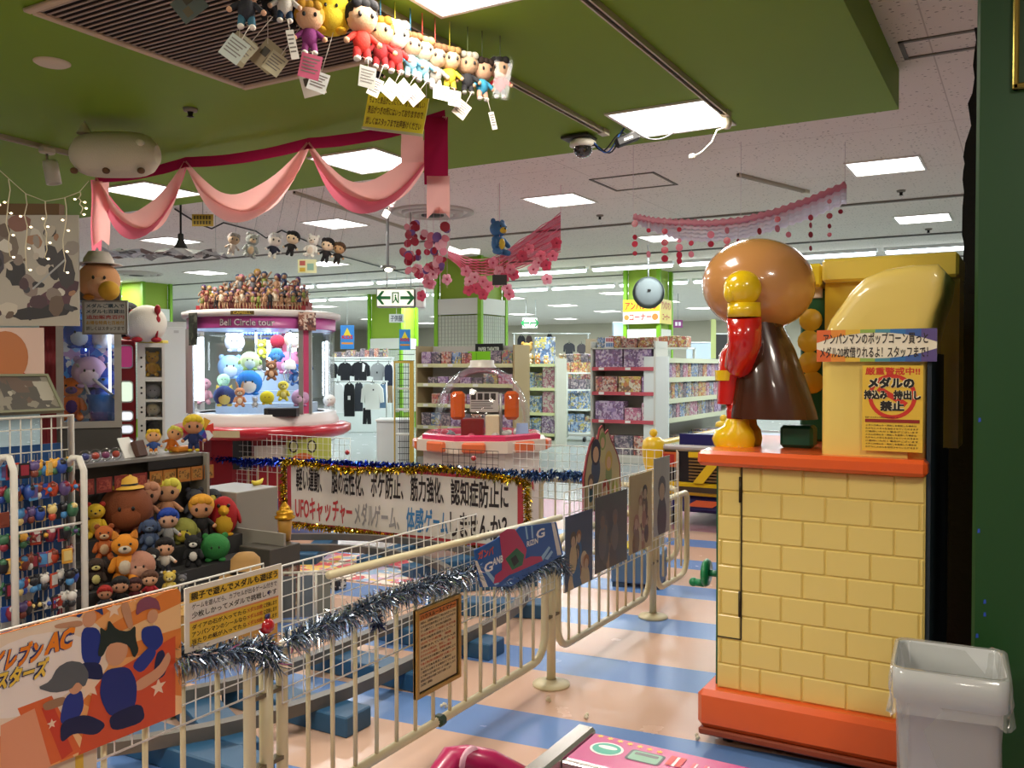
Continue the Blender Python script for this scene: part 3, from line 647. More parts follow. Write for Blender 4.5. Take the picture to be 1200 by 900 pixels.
# ================================================================= barriers
CRM = M('#d8cda6', .4, coat=.2, vary=.08, bscale=30); WIRE = M('#d6d2c0', .4); WIREW = M('#e6e6e0', .4)
FX = -1.94
def barrier(label, a, b_, z0=.15, z1=.68, rad=.11, nb=None, group='cream steel barriers round the track'):
    "a, b_: ground end points; uprights at both ends"
    a = Vector((*a, 0)); b_ = Vector((*b_, 0)); d = b_-a; L_ = d.length; T = basis((0, 0, 0), d, Vector((0, 0, 1)))
    t = thing('barrier', label, 'barrier', a, math.atan2(d.y, d.x), group)
    pts = []
    def arc(cx, cz, a0, a1):
        for i in range(6): q = R(a0+(a1-a0)*i/5); pts.append((cx+rad*math.cos(q), 0, cz+rad*math.sin(q)))
    rs = rad; arc(L_-rs, z0+rs, 270, 360); 
    pts2 = pts[:]; pts.clear()
    rad_t = .05
    for (cx, cz, a0, a1) in ((L_-rad_t, z1-rad_t, 0, 90), (rad_t, z1-rad_t, 90, 180)):
        for i in range(5): q = R(a0+(a1-a0)*i/4); pts2.append((cx+rad_t*math.cos(q), 0, cz+rad_t*math.sin(q)))
    arc(rs, z0+rs, 180, 270); pts2 += pts
    b = MB(); b.tube(pts2, .018, CRM, 10, closed=True); b.build('frame', t)
    nb = nb or max(2, round(L_/.115)-1)
    bm = MB(); bm.tube([(0, 0, z0+.0), (0, 0, z1)], .0075, CRM, 6); me = bm.mesh('bar')
    for i in range(nb):
        x = L_*(i+1)/(nb+1); o = link('bar', me, t, (x, 0, 0))
        if x < rs or x > L_-rs: o.scale = (1, 1, .88); o.location.z = .08
    return t
def fpost(x, y, label, h=.64):
    t = thing('barrier_post', label, 'post', (x, y, 0), group='posts between the barriers')
    b = MB(); b.lathe([(0, 0), (.088, 0), (.088, .010), (.06, .018), (.024, .024), (.024, .03)], CRM, 28); b.build('foot_plate', t)
    b = MB(); b.tube([(0, 0, .02), (0, 0, h)], .021, CRM, 12); b.build('tube', t)
    for z in (.33, h-.1): b = MB(); b.box((0, 0, z), (.03, .14, .012), M('#7c725a', .5, .5)); b.build('clamp', t)
barrier('cream steel barrier behind the orange football poster', (FX, .20), (FX, 1.845))
barrier('cream steel barrier carrying the framed house rules', (FX, 1.975), (FX, 3.665))
barrier('cream steel barrier carrying the four clear-bagged prints', (FX, 3.795), (FX, 4.99))
barrier('short cream barrier at the corner by the air hockey table', (FX, 5.11), (FX, 5.66))
fpost(FX, 1.91, 'cream post under the red ball at the yellow notice'); fpost(FX, 3.73, 'cream post with round foot in the middle of the view'); fpost(FX, 5.05, 'cream post with round foot beside the blue box')
BY = 5.93
bx = [-2.05, -3.22, -4.40, -5.58, -6.76]
for i in range(4): barrier('%s' % ['cream back barrier behind the cutout board', 'cream back barrier behind the right half of the white banner', 'cream back barrier behind the left half of the white banner', 'cream back barrier behind the grey boxes, left of banner'][i], (bx[i]-.05, BY), (bx[i+1]+.05, BY), z1=.66)
qa, qb = pX(385, 674, FX+.03), pX(657, 606, FX+.03); b = MB(); b.tube([(0, 0, 0), qb-qa], .014, CRM, 10); o = b.build('cream_pole', loc=qa); tag(o, 'long cream pole tied above the sloping wire grid', 'pole')
# green tape on the bottom rail
q = pX(515, 845, FX); b = MB(); b.box((0, 0, 0), (.05, .05, .042), M('#1f3a22', .5), bev=.012); tag(b.build('green_tape', loc=(FX, q.y, .15)), 'dark green tape wrapped round the bottom rail', 'tape')
def wire_panel(label, T, w_, h_, step=.05, r=.0019, mat=None, group='white wire grid panels'):
    mat = mat or WIREW; t = thing('wire_grid_panel', label, 'wire grid', group=group); t.location = T.translation; t.rotation_euler = T.to_euler()
    b = MB(); rim = [(0, 0, 0), (w_, 0, 0), (w_, h_, 0), (0, h_, 0)]
    b.tube(rim, r*1.7, mat, 5, closed=True); b.build('rim', t)
    b = MB(); n = max(1, round(w_/step)); m_ = max(1, round(h_/step))
    for i in range(1, n): b.tube([(w_*i/n, 0, 0), (w_*i/n, h_, 0)], r, mat, 4, caps=False)
    for i in range(1, m_): b.tube([(0, h_*i/m_, r*1.6), (w_, h_*i/m_, r*1.6)], r, mat, 4, caps=False)
    b.build('wires', t); return t
def TX(Y, z, off=0, tilt=0): return basis((FX+.022+off, Y, z), Vector((0, 1, tilt)), Vector((1, 0, 0)))
wire_panel('white wire grid tied to the front barrier beside the football poster', TX(.75, .56), 1.13, .37, .05)
wire_panel('white wire grid leaning above the tinsel left of the house rules', TX(1.95, .50, .004), 1.08, .41, .045)
wire_panel('white wire grid on the barrier under the blue cutout sign', TX(3.06, .46), .66, .30, .04)
wire_panel('white wire grid holding the clear-bagged prints', TX(3.82, .42), 1.60, .48, .055)
TB = lambda X, z: basis((X, BY-.025, z), Vector((1, 0, 0)), Vector((0, -1, 0)))
wire_panel('white wire grid on the back barrier by the red machine base', TB(-6.7, .55), 1.7, .34, .06)
wire_panel('dark wire grid on the back barrier in front of the dome machine', TB(-4.05, .64), .52, .21, .05, mat=M('#2c2a28', .5, .4))
wire_panel('white wire grid on the back barrier right of the tinsel', TB(-3.4, .52), 1.2, .40, .06)
wire_panel('white wire grid low on the back barrier left of the banner', TB(-6.6, .12), .5, .45, .06)
# ------------------------------------------------------------- tinsel
def tinsel(name, label, path, rad, per_m, mats, width=.006, seed=1):
    rng = random.Random(seed); mb = MB(); path = [Vector(p) for p in path]
    for i in range(len(path)-1):
        a, c = path[i], path[i+1]; L_ = (c-a).length; t = (c-a).normalized(); u = t.orthogonal().normalized(); v = t.cross(u)
        for k in range(int(per_m*L_)):
            p = a.lerp(c, rng.random()); an = rng.uniform(0, 6.283); l = rad*rng.uniform(.55, 1.15)
            d = (u*math.cos(an)+v*math.sin(an)+t*rng.uniform(-.7, .7)).normalized(); s = d.cross(Vector((rng.uniform(-1, 1), rng.uniform(-1, 1), rng.uniform(-1, 1)))).normalized()*width*.5
            m_ = d*l*.55+Vector((0, 0, rng.uniform(-.2, .1)*l)); e = d*l+Vector((0, 0, -.25*l))
            mb.add([p-s, p+s, p+m_+s, p+m_-s, p+e], [(0, 1, 2, 3), (3, 2, 4)], mats[int(rng.random()**1.3*len(mats))])
    mb.tube(path, rad*.12, mats[0], 5)
    o = mb.build(name); return tag(o, label, 'tinsel')
SIL = [M('#b4c2d4', .2, 1), M('#8496ac', .25, .9), M('#eef2f6', .15, 1), M('#56687f', .35, .5)]
BLU = [M('#1432a0', .25, .8), M('#0c1f70', .3, .7), M('#2a55d0', .2, .9)]
BSL = [M('#4f6f9e', .22, .9), M('#2c4a80', .3, .8), M('#a9bdd2', .15, 1), M('#1d3566', .3, .6)]
GLD = [M('#b8941a', .22, 1), M('#7c6410', .3, .9), M('#e8cc4a', .15, 1)]
def fx(pts, off=.03): return [pX(x, y, FX+off) for x, y in pts]
tinsel('tinsel_garland', 'silver blue tinsel along the front barrier beside the football poster', fx([(196, 768), (225, 768), (255, 764), (285, 762), (316, 758)]), .062, 2300, SIL, .0055, 1)
tinsel('tinsel_garland', 'silver blue tinsel wound down the post under the red ball', fx([(310, 752), (318, 765), (322, 780)]), .06, 2300, SIL, .0055, 5)
tinsel('tinsel_garland', 'silver blue tinsel sloping up the rail to the blue cutout sign', fx([(336, 752), (365, 738), (395, 728), (425, 713), (455, 700), (490, 688), (525, 678), (556, 668)]), .06, 2200, SIL, .0055, 2)
tinsel('tinsel_garland', 'dark silver tinsel bunch where the blue cutout sign meets the prints', fx([(585, 683), (615, 672), (640, 660), (655, 655), (662, 670)], .03), .06, 1500, [SIL[1], SIL[3], SIL[0]], .0055, 3)
tinsel('tinsel_tassel', 'dark blue tinsel tassel below the sloping garland', fx([(440, 722), (443, 735)]), .045, 2600, [SIL[3], BLU[1]], .005, 4)
by = lambda pts, off=.05: [pY(x, y, BY-off) for x, y in pts]
tinsel('tinsel_garland', 'royal blue tinsel along the left back barrier above the banner', by([(250, 536), (290, 541), (330, 540), (380, 542), (430, 545), (478, 547)]), .055, 700, BLU, .014, 6)
tinsel('tinsel_garland', 'silver blue tinsel along the right back barrier', by([(478, 546), (520, 549), (560, 552), (610, 556), (650, 556), (690, 557)]), .06, 800, BSL, .012, 7)
# ------------------------------------------------------------- banner on the back barrier
l0 = pY(338, 547, BY-.09); r0 = pY(613, 562, BY-.09)
bz0, bz1 = .115, .665; BW = r0.x-l0.x; BH = bz1-bz0
t = thing('banner', 'long white paper banner with red border and large Japanese lettering', 'banner'); Tm = basis((l0.x, BY-.09, bz0), Vector((1, 0, 0)), Vector((0, -1, 0))); t.location = Tm.translation; t.rotation_euler = Tm.to_euler()
def wv(x, y): return .012*math.sin(x*7+y*3)+.006*math.sin(x*19+1)
b = MB(); b.sheet([[(BW*i/40, BH*j/8, wv(BW*i/40, BH*j/8)) for i in range(41)] for j in range(9)], M('#c8414a', .6)); b.build('backing', t)
b = MB(); b.sheet([[(.05+(BW-.10)*i/40, .03+(BH-.055)*j/8, .003+wv(.05+(BW-.10)*i/40, .03+(BH-.055)*j/8)) for i in range(41)] for j in range(9)], M('#e4dcd0', .6, vary=.05, bscale=20)); b.build('paper', t)
def wavy(mb0):
    mb0.v = [(x, y, .006+wv(x, y)) for x, y, z in mb0.v]; return mb0
k = M('#2a2020', .6); gr = M('#9c9896', .6)
def wseg(s_, x0, x1, y0, y1, mat, nm):
    b = MB(); text_to(b, s_, BW*x0, BH*y0, BW*x1, BH*y1, 0, mat, .025); wavy(b).build(nm, t)
y0, y1 = .55, .93
for s_, x0, x1 in (('軽い運動、', .045, .165), ('脳の活性化、', .205, .36), ('ボケ防止、', .395, .53), ('筋力強化、', .56, .70), ('認知症防止に', .73, .945)): wseg(s_, x0, x1, y0, y1, k, 'lettering')
y0, y1 = .10, .46
wseg('UFOキャッチャー', .04, .305, y0, y1, M('#c23a3e', .6), 'red_lettering'); wseg('メダルゲーム、', .315, .515, y0, y1, gr, 'grey_lettering'); wseg('体感ゲーム', .545, .715, y0, y1, M('#3f7fb4', .6), 'blue_lettering'); wseg('しませんか？', .725, .94, y0, y1, k, 'lettering')
tinsel('tinsel_garland', 'gold tinsel bordering the white banner all round', [(l0.x-.03, BY-.11, bz1+.01), (l0.x+BW*.3, BY-.11, bz1-.03), (l0.x+BW*.5, BY-.11, bz1), (l0.x+BW*.7, BY-.11, bz1+.04), (r0.x+.04, BY-.11, bz1-.02), (r0.x+.05, BY-.11, bz0), (r0.x-BW*.25, BY-.11, bz0-.02), (l0.x+BW*.5, BY-.11, bz0), (l0.x, BY-.11, bz0+.01), (l0.x-.04, BY-.11, bz0+.2), (l0.x-.03, BY-.11, bz1)], .05, 700, GLD, .010, 9)
for i, (x, y) in enumerate(((172+235, 530), (555, 537))):
    q = pY(x, y, BY-.08); b = MB(); b.ball(q*0, .022, M('#a3121a', .15, coat=1), 14); tag(b.build('red_bauble', loc=q), 'small red bauble on the back barrier %s' % ('above the banner lettering' if i == 0 else 'below the dome machine'), 'bauble')
q = pX(312, 733, FX+.045); t = thing('red_bauble', 'glossy red ball on top of the front barrier post', 'bauble', q)
b = MB(); b.ball((0, 0, 0), .024, M('#b3141c', .1, coat=1), 20); b.build('ball', t)
b = MB(); b.lathe([(.01, .02), (.012, .034), (0, .036)], M('#3a3560', .3, .5), 12); b.tube([(0, 0, .034), (.0, .004, .09)], .0025, M('#2b2a55', .5), 6); b.ball((0, .004, .095), .008, M('#2a2a60', .5), 8); b.build('hanger', t)
# ================================================================= plush toys
BLK = M('#15120f', .35); FUR = lambda c: M(c, .85, bump=.25, bscale=140)
def face_cam(p, extra=0):
    d = Vector((0, 0, CAMH))-Vector(p); return math.atan2(d.y, d.x)+math.pi/2+extra
def capsule(mb, a, b, r0, r1, mat, n=10):
    a = Vector(a); b = Vector(b); d = (b-a).normalized()
    mb.tube([a-d*r0*.95, a-d*r0*.6, a, b, b+d*r1*.6, b+d*r1*.95], [r0*.3, r0*.8, r0, r1, r1*.8, r1*.3], mat, n)
def plush(kind, loc, h, label, c1, c2, c3=None, c4=None, turn=0, tilt=(0, 0), group=None, ears='round', hang=None, tagc=None, cat='plush toy', eyes=True, name=None, sit=False):
    c3 = c3 or c2; c4 = c4 or c2
    loc = Vector(loc); t = thing(name or {'doll': 'plush_doll', 'bear': 'plush_animal', 'ball': 'plush_ball', 'bird': 'plush_bird'}[kind], label, cat, loc, group=group)
    t.rotation_euler = (tilt[0], tilt[1], face_cam(loc, turn))
    def part(nm, fn, par=t):
        b = MB(); fn(b); return b.build(nm, par)
    if kind == 'doll':       # c1 skin, c2 hair, c3 shirt, c4 trousers
        s, hr, sh, tr = FUR(c1), FUR(c2), FUR(c3), FUR(c4)
        hd = part('head', lambda b: b.ball((0, 0, .70*h), (.25*h, .22*h, .245*h), s, 16))
        def hair(b):
            b.ball((0, .035*h, .745*h), (.275*h, .235*h, .25*h), hr, 16)
            for k in (-1, 0, 1): b.ball((k*.13*h, -.15*h, .86*h), (.10*h, .07*h, .085*h), hr, 8, rot=(0, k*.5, 0))
        part('hair', hair, hd)
        if eyes:
            for k in (-1, 1): part('eye', lambda b: b.ball((k*.1*h, -.205*h, .68*h), (.032*h, .016*h, .045*h), BLK, 8), hd)
        part('body', lambda b: b.ball((0, 0, .34*h), (.145*h, .12*h, .19*h), sh, 12))
        for k in (-1, 1):
            def arm(b): capsule(b, (k*.12*h, -.01*h, .42*h), (k*.25*h, -.05*h, .31*h), .052*h, .045*h, sh, 8); b.ball((k*.265*h, -.06*h, .295*h), .05*h, s, 8)
            part('arm', arm)
            def leg(b):
                e = (k*.09*h, (-.16 if sit else -.02)*h, .07*h); capsule(b, (k*.07*h, 0, .2*h), e, .07*h, .06*h, tr, 8); b.ball((e[0], e[1]-.025*h, .045*h), (.06*h, .08*h, .045*h), hr if c4 == c3 else M('#e8e2d6', .8), 8)
            part('leg', leg)
    elif kind == 'bear':     # c1 fur, c2 muzzle/belly, c3 ear inside / accent
        f, m_, ac = FUR(c1), FUR(c2), FUR(c3)
        hd = part('head', lambda b: b.ball((0, 0, .70*h), (.24*h, .21*h, .21*h), f, 16))
        part('muzzle', lambda b: b.ball((0, -.16*h, .65*h), (.12*h, .09*h, .085*h), m_, 12), hd)
        part('nose', lambda b: b.ball((0, -.25*h, .68*h), (.035*h, .02*h, .025*h), BLK, 8), hd)
        if eyes:
            for k in (-1, 1): part('eye', lambda b: b.ball((k*.1*h, -.185*h, .745*h), .026*h, BLK, 8), hd)
        for k in (-1, 1):
            if ears == 'round': part('ear', lambda b: b.ball((k*.17*h, .02*h, .88*h), (.08*h, .05*h, .08*h), ac, 10), hd)
            elif ears == 'long': part('ear', lambda b: b.ball((k*.12*h, .03*h, 1.02*h), (.06*h, .04*h, .2*h), ac, 10, rot=(0, k*.25, 0)), hd)
            elif ears == 'point': part('ear', lambda b: b.lathe([(.085*h, 0), (.05*h, .09*h), (.0, .15*h)], ac, 8, Matrix.Translation((k*.15*h, 0, .85*h)) @ Matrix.Rotation(k*.35, 4, 'Y')), hd)
            elif ears == 'flop': part('ear', lambda b: b.ball((k*.24*h, .0, .68*h), (.06*h, .07*h, .17*h), ac, 10, rot=(0, -k*.25, 0)), hd)
        part('body', lambda b: b.ball((0, 0, .32*h), (.2*h, .17*h, .24*h), f, 14))
        part('belly', lambda b: b.ball((0, -.075*h, .31*h), (.14*h, .11*h, .17*h), m_, 12))
        for k in (-1, 1):
            part('arm', lambda b: capsule(b, (k*.17*h, -.02*h, .42*h), (k*.24*h, -.12*h, .27*h), .07*h, .065*h, f, 10))
            part('leg', lambda b: (capsule(b, (k*.12*h, -.02*h, .12*h), (k*.16*h, -.2*h, .07*h), .085*h, .075*h, f, 10)))
    elif kind == 'ball':     # c1 body, c2 face patch, c3 accent
        f, m_, ac = FUR(c1), FUR(c2), FUR(c3)
        bd = part('body', lambda b: b.ball((0, 0, .5*h), (.52*h, .46*h, .5*h), f, 20))
        if c2 != c1: part('face_patch', lambda b: b.ball((0, -.13*h, .42*h), (.38*h, .36*h, .36*h), m_, 16), bd)
        if eyes:
            for k in (-1, 1): part('eye', lambda b: b.ball((k*.13*h, -.475*h if c2 != c1 else -.435*h, .55*h), (.035*h, .02*h, .05*h), BLK, 8), bd)
        for k in (-1, 1):
            part('foot', lambda b: b.ball((k*.24*h, -.2*h, .06*h), (.14*h, .18*h, .075*h), ac, 10), bd)
            if ears == 'round': part('ear', lambda b: b.ball((k*.34*h, .02*h, .9*h), (.12*h, .07*h, .12*h), ac, 10), bd)
            elif ears == 'point': part('ear', lambda b: b.lathe([(.13*h, 0), (.0, .22*h)], ac, 8, Matrix.Translation((k*.28*h, 0, .86*h)) @ Matrix.Rotation(k*.4, 4, 'Y')), bd)
            elif ears == 'side': part('arm', lambda b: b.ball((k*.52*h, -.05*h, .45*h), (.1*h, .1*h, .17*h), ac, 10, rot=(0, -k*.5, 0)), bd)
    elif kind == 'bird':     # c1 body, c2 belly, c3 beak
        f, m_, ac = FUR(c1), FUR(c2), FUR(c3)
        bd = part('body', lambda b: b.ball((0, 0, .45*h), (.33*h, .3*h, .46*h), f, 18))
        part('belly', lambda b: b.ball((0, -.09*h, .36*h), (.25*h, .23*h, .34*h), m_, 14))
        part('beak', lambda b: b.lathe([(.13*h, 0), (.09*h, .1*h), (0, .19*h)], ac, 10, Matrix.Translation((0, -.24*h, .6*h)) @ Matrix.Rotation(R(90), 4, 'X')))
        for k in (-1, 1):
            part('wing', lambda b: b.ball((k*.32*h, 0, .45*h), (.06*h, .12*h, .22*h), f, 10, rot=(0, -k*.3, 0)))
            part('eye', lambda b: b.ball((k*.11*h, -.255*h, .72*h), (.04*h, .025*h, .045*h), BLK, 8), bd)
            part('foot', lambda b: b.ball((k*.13*h, -.12*h, .03*h), (.09*h, .13*h, .035*h), ac, 8))
    top = h*(.99 if kind in ('doll', 'ball') else .93)
    if hang:
        L_, col = hang; part('string', lambda b: b.tube([(0, 0, top-.01), (0, 0, top+L_)], .0022, M(col, .5), 5))
    if tagc:
        cw, ch, ang, tc2, drop = tagc
        T = Matrix.Translation((.05*h, -.17*h, -.005)) @ Matrix.Rotation(ang, 4, 'Y')
        tg = part('tag_card', lambda b: b.b2((-cw/2, -.001, -drop-ch), (cw/2, .001, -drop), M(tc2, .5), T))
        def pr(b):
            for i in range(5): b.b2((-cw*.4, -.0018, -drop-ch*(.2+.14*i)), (cw*(.4-.1*(i % 3)), -.001, -drop-ch*(.15+.14*i)), M('#77706a', .6), T)
        part('tag_print', pr, tg)
        part('tag_loop', lambda b: b.tube([(0, 0, .10*h), (.05*h, -.14*h, .03*h), T @ Vector((0, 0, -drop))], .0016, M('#ddd6c8', .6), 5))
    return t
# ================================================================= prints and boards on the front barrier
SX = FX+.05
class Px:
    "print drawn on a board in a vertical plane of constant X, from measured outline points"
    def __init__(s, X, Y0, z0): s.X, s.Y0, s.z0 = X, Y0, z0
    def __call__(s, x, y): p = pX(x, y, s.X); return (p.y-s.Y0, p.z-s.z0)
    def pts(s, l): return [s(x, y) for x, y in l]
def yboard(name, label, cat, X, Y0, Y1_, z0, z1, mat, th=.004, r=0, **kw):
    t = thing(name, label, cat); Tm = basis((X, Y0, z0), Vector((0, 1, 0)), Vector((1, 0, 0))); t.location = Tm.translation; t.rotation_euler = Tm.to_euler()
    b = MB()
    if r: b.prism(rrect(0, 0, Y1_-Y0, z1-z0, r, 5), th, mat, Matrix.Translation((0, 0, -th)))
    else: b.b2((0, 0, -th), (Y1_-Y0, z1-z0, 0), mat)
    b.build('board', t); return t, Y1_-Y0, z1-z0
def clip(l, x0, y0, x1, y1):
    for ax, lim, sg in ((0, x0, 1), (0, x1, -1), (1, y0, 1), (1, y1, -1)):
        o = []
        for i in range(len(l)):
            a, c = l[i-1], l[i]; ia = sg*(a[ax]-lim) >= 0; ic = sg*(c[ax]-lim) >= 0
            if ia != ic:
                k = (lim-a[ax])/(c[ax]-a[ax]); o.append((a[0]+(c[0]-a[0])*k, a[1]+(c[1]-a[1])*k))
            if ic: o.append(c)
        l = o
        if not l: return []
    return l
# football poster
Y0p, Y1p, Z0p, Z1p = .82, 1.565, .605, .932
t, W_, hh = yboard('football_poster', 'big orange game poster with navy players tied to the front barrier', 'poster', SX, Y0p, Y1p, Z0p, Z1p, M('#e8893c', .3), r=.02)
pp = Px(SX, Y0p, Z0p); zc_ = [0.0004]
def art(nm, items):
    b = MB()
    for col, pts in items:
        zc_[0] += .00005; q = clip(pts, .001, .001, W_-.001, hh-.001)
        if len(q) > 2: poly(b, q, zc_[0], M(col, .3))
    return b.build(nm, t)
o = pp(35, 790)
rays = []
for i in range(22):
    a0, a1 = 2*math.pi*i/22, 2*math.pi*(i+.55)/22
    far = [(o[0]+math.cos(a)*1.2, o[1]+math.sin(a)*1.2) for a in (a0, a1)]
    rays.append(('#f2b06a' if i % 2 else '#f6c88c', [o]+far))
art('rays', rays)
art('glow', [('#f0dcc0', disc(o[0], o[1], .20, .12)), ('#f6ece0', disc(o[0], o[1], .15, .085)), ('#d8542c', pp.pts([(110, 800), (205, 745), (205, 850), (90, 890)])), ('#e06a34', pp.pts([(20, 830), (60, 815), (95, 880), (50, 900)])), ('#e8a078', pp.pts([(0, 850), (40, 830), (60, 900), (0, 920)])), ('#d0442a', pp.pts([(48, 830), (62, 826), (85, 880), (72, 890)]))])
st = []
for x, y, r in ((133, 714, .022), (185, 805, .024), (105, 805, .03), (180, 735, .012), (155, 700, .014), (148, 840, .01), (60, 848, .012)):
    q = pp(x, y); st.append(('#f6d8b8', star(q[0], q[1], r)))
art('stars', st)
def soft(l, n=2):
    for _ in range(n): l = [p for i in range(len(l)) for a, c in ((l[i], l[(i+1) % len(l)]),) for p in ((a[0]*.8+c[0]*.2, a[1]*.8+c[1]*.2), (a[0]*.2+c[0]*.8, a[1]*.2+c[1]*.8))]
    return l
def player(nm, head, hr, hair, shirt, hair_pts, shirt_pts, limb):
    q = pp(*head)
    art(nm, [(c, soft(pp.pts(l))) for c, l in limb]+[(c, soft(pp.pts(l))) for c, l in zip(shirt, shirt_pts)]+[('#d9a07a', disc(q[0], q[1], hr, hr*1.08))]+[(hair, soft(pp.pts(l), 1)) for l in hair_pts])
player('player_print', (104, 725), .018, '#27407c', ['#22378a', '#1a2450'], [[(88, 722), (92, 708), (105, 702), (118, 708), (121, 722), (113, 716), (100, 713), (93, 724)]], [[(94, 735), (115, 735), (120, 758), (116, 780), (95, 778)], [(94, 776), (118, 776), (121, 797), (100, 795), (90, 792)]], [('#c99672', [(62, 732), (95, 726), (97, 734), (65, 737)])])
player('player_print', (178, 722), .016, '#8c4f62', ['#22378a', '#1a2450'], [[(158, 722), (160, 705), (172, 698), (184, 702), (188, 716), (180, 712), (168, 715)]], [[(165, 735), (186, 732), (192, 752), (180, 765), (165, 752)], [(182, 765), (192, 760), (195, 790), (178, 800)]], [('#c99672', [(140, 712), (146, 700), (152, 712), (156, 736), (150, 738)])])
player('player_print', (88, 803), .018, '#5d6264', ['#22378a', '#16204a'], [[(42, 806), (58, 798), (66, 782), (80, 774), (96, 776), (104, 790), (98, 806), (90, 798), (82, 808), (62, 812)]], [[(75, 815), (95, 806), (98, 830), (85, 850), (68, 848)], [(70, 845), (100, 836), (125, 848), (112, 862), (86, 858), (70, 872)]], [('#a07a5a', [(48, 824), (75, 815), (78, 824), (52, 834)])])
player('player_print', (136, 764), .03, '#22302a', ['#1f2f78', '#141d48', '#26388c'], [[(113, 768), (117, 748), (116, 734), (124, 740), (126, 725), (136, 738), (150, 740), (158, 732), (158, 748), (162, 762), (156, 772), (150, 756), (138, 752), (126, 755), (119, 770)]], [[(120, 785), (150, 780), (160, 800), (158, 830), (128, 842), (115, 815)], [(126, 838), (165, 822), (170, 845), (130, 858)], [(152, 780), (176, 755), (184, 765), (165, 790)]], [('#d9a07a', [(155, 800), (185, 782), (196, 762), (200, 772), (190, 792), (160, 812)])])
b = MB(); zt_ = zc_[0]+.0004
def ptext(s_, x0, y0, x1, y1, mat, bold, sh=.25):
    a = pp(x0, y1); c = pp(x1, y0); text_to(b, s_, a[0], pp(x1, y1)[1], c[0], c[1], zt_, mat, bold, shear=sh)
zs = zt_
def btext(s_, bx):
    global zt_
    for c, bd in (('#2a3a70', .12), ('#f08a20', .05)): zt_ += .0002; ptext(s_, *bx, M(c, .3), bd)
btext('イナズマイレブン', (-84, 748, 46, 774)); btext('AC', (50, 735, 82, 759))
for c, bd in (('#1e2a50', .12), ('#f0cc50', .045)): zt_ += .0002; ptext('オールスターズ', -60, 770, 52, 792, M(c, .3), bd)
b.build('lettering', t)
# paper note with handwriting below
t, W_, hh = yboard('paper_note', 'white handwritten paper note hanging below the football poster', 'note', FX+.03, .98, 1.335, .30, .62, M('#d9ceb0', .6), .002)
b = MB(); q = Px(FX+.03, .98, .30); k = M('#2a241c', .6)
a = q(18, 882); c = q(70, 866); text_to(b, 'あぶないから', a[0]-.05, a[1], c[0]+.015, c[1]+.02, .001, k, .03)
a = q(8, 905); c = q(66, 884); text_to(b, 'はいらないで', a[0]-.02, a[1]+.012, c[0]+.015, c[1]+.02, .001, k, .03); b.build('lettering', t)
b = MB(); b.b2((W_-.055, 0, 0), (W_-.035, hh, .001), M('#d8b63c', .5)); b.build('yellow_stripe', t)
# yellow notice
t, W_, hh = yboard('notice_board', 'yellow and white notice in clear sleeve above the cardboard box', 'notice', SX, 1.578, 1.925, .755, .925, M('#e6e0d0', .3))
m_ = .014; b = MB(); quad(b, m_, m_, W_-m_, hh-m_, .0004, M('#e3bb3a', .35)); quad(b, m_, hh*.47, W_-m_, hh*.76, .0007, M('#ded8cc', .35)); quad(b, m_, hh*.44, W_-m_, hh*.47, .0008, M('#d88a5a', .4)); b.build('print', t)
b = MB(); k = M('#2a2112', .5); rd = M('#b5452a', .5)
text_to(b, '親子で遊んでメダルも遊ぼう', m_*1.3, hh*.79, W_-m_*1.3, hh*.91, .0012, k, .03)
text_to(b, 'ゲームを遊んだら、カプセルが出るゲーム付きで', m_*1.5, hh*.645, W_-m_*1.5, hh*.735, .0012, k, .012); text_to(b, '少枚しかってメダルで挑戦しやす', m_*1.5, hh*.51, W_-m_*1.5, hh*.61, .0012, k, .02)
text_to(b, 'ダイアの石が入ってたら', m_*1.5, hh*.33, W_*.60, hh*.41, .0012, k, .02); text_to(b, 'メダル20枚', W_*.61, hh*.33, W_*.78, hh*.41, .0012, rd, .02); text_to(b, 'に交換します', W_*.79, hh*.33, W_-m_*1.5, hh*.41, .0012, k, .02)
text_to(b, 'アンパンマンのシールなら', m_*1.5, hh*.22, W_*.60, hh*.30, .0012, k, .02); text_to(b, 'メダル30枚', W_*.61, hh*.22, W_*.78, hh*.30, .0012, rd, .02); text_to(b, 'に交換します', W_*.79, hh*.22, W_-m_*1.5, hh*.30, .0012, k, .02)
text_to(b, '当たりの紙が入ってたら', m_*1.5, hh*.11, W_*.60, hh*.19, .0012, k, .02); text_to(b, 'メダル50枚', W_*.61, hh*.11, W_*.78, hh*.19, .0012, rd, .02); text_to(b, '交換します', W_*.79, hh*.11, W_-m_*1.5, hh*.19, .0012, k, .02)
b.build('lettering', t)
# house rules
t, W_, hh = yboard('rules_board', 'gold framed house rules board hanging on the front barrier', 'notice', SX+.01, 2.57, 2.855, .315, .633, M('#cdb88c', .35), .008)
b = MB(); g = M('#b8924a', .35, .5); k = M('#2a1d12', .5)
for lo, hi in (((0, 0), (W_, .013)), ((0, hh-.013), (W_, hh)), ((0, .013), (.013, hh-.013)), ((W_-.013, .013), (W_, hh-.013))): b.b2((*lo, -.01), (*hi, .008), g)
b.build('frame', t)
b = MB()
for lo, hi in (((.013, .013), (W_-.013, .020)), ((.013, hh-.020), (W_-.013, hh-.013)), ((.013, .02), (.022, hh-.02)), ((W_-.022, .02), (W_-.013, hh-.02))): quad(b, *lo, *hi, .0006, k)
quad(b, .024, hh*.865, W_-.024, hh*.935, .0006, M('#c07030', .4)); b.build('print', t)
b = MB(); text_to(b, 'ハウスルールとマナー', .032, hh*.875, W_-.03, hh*.925, .0012, k, .03)
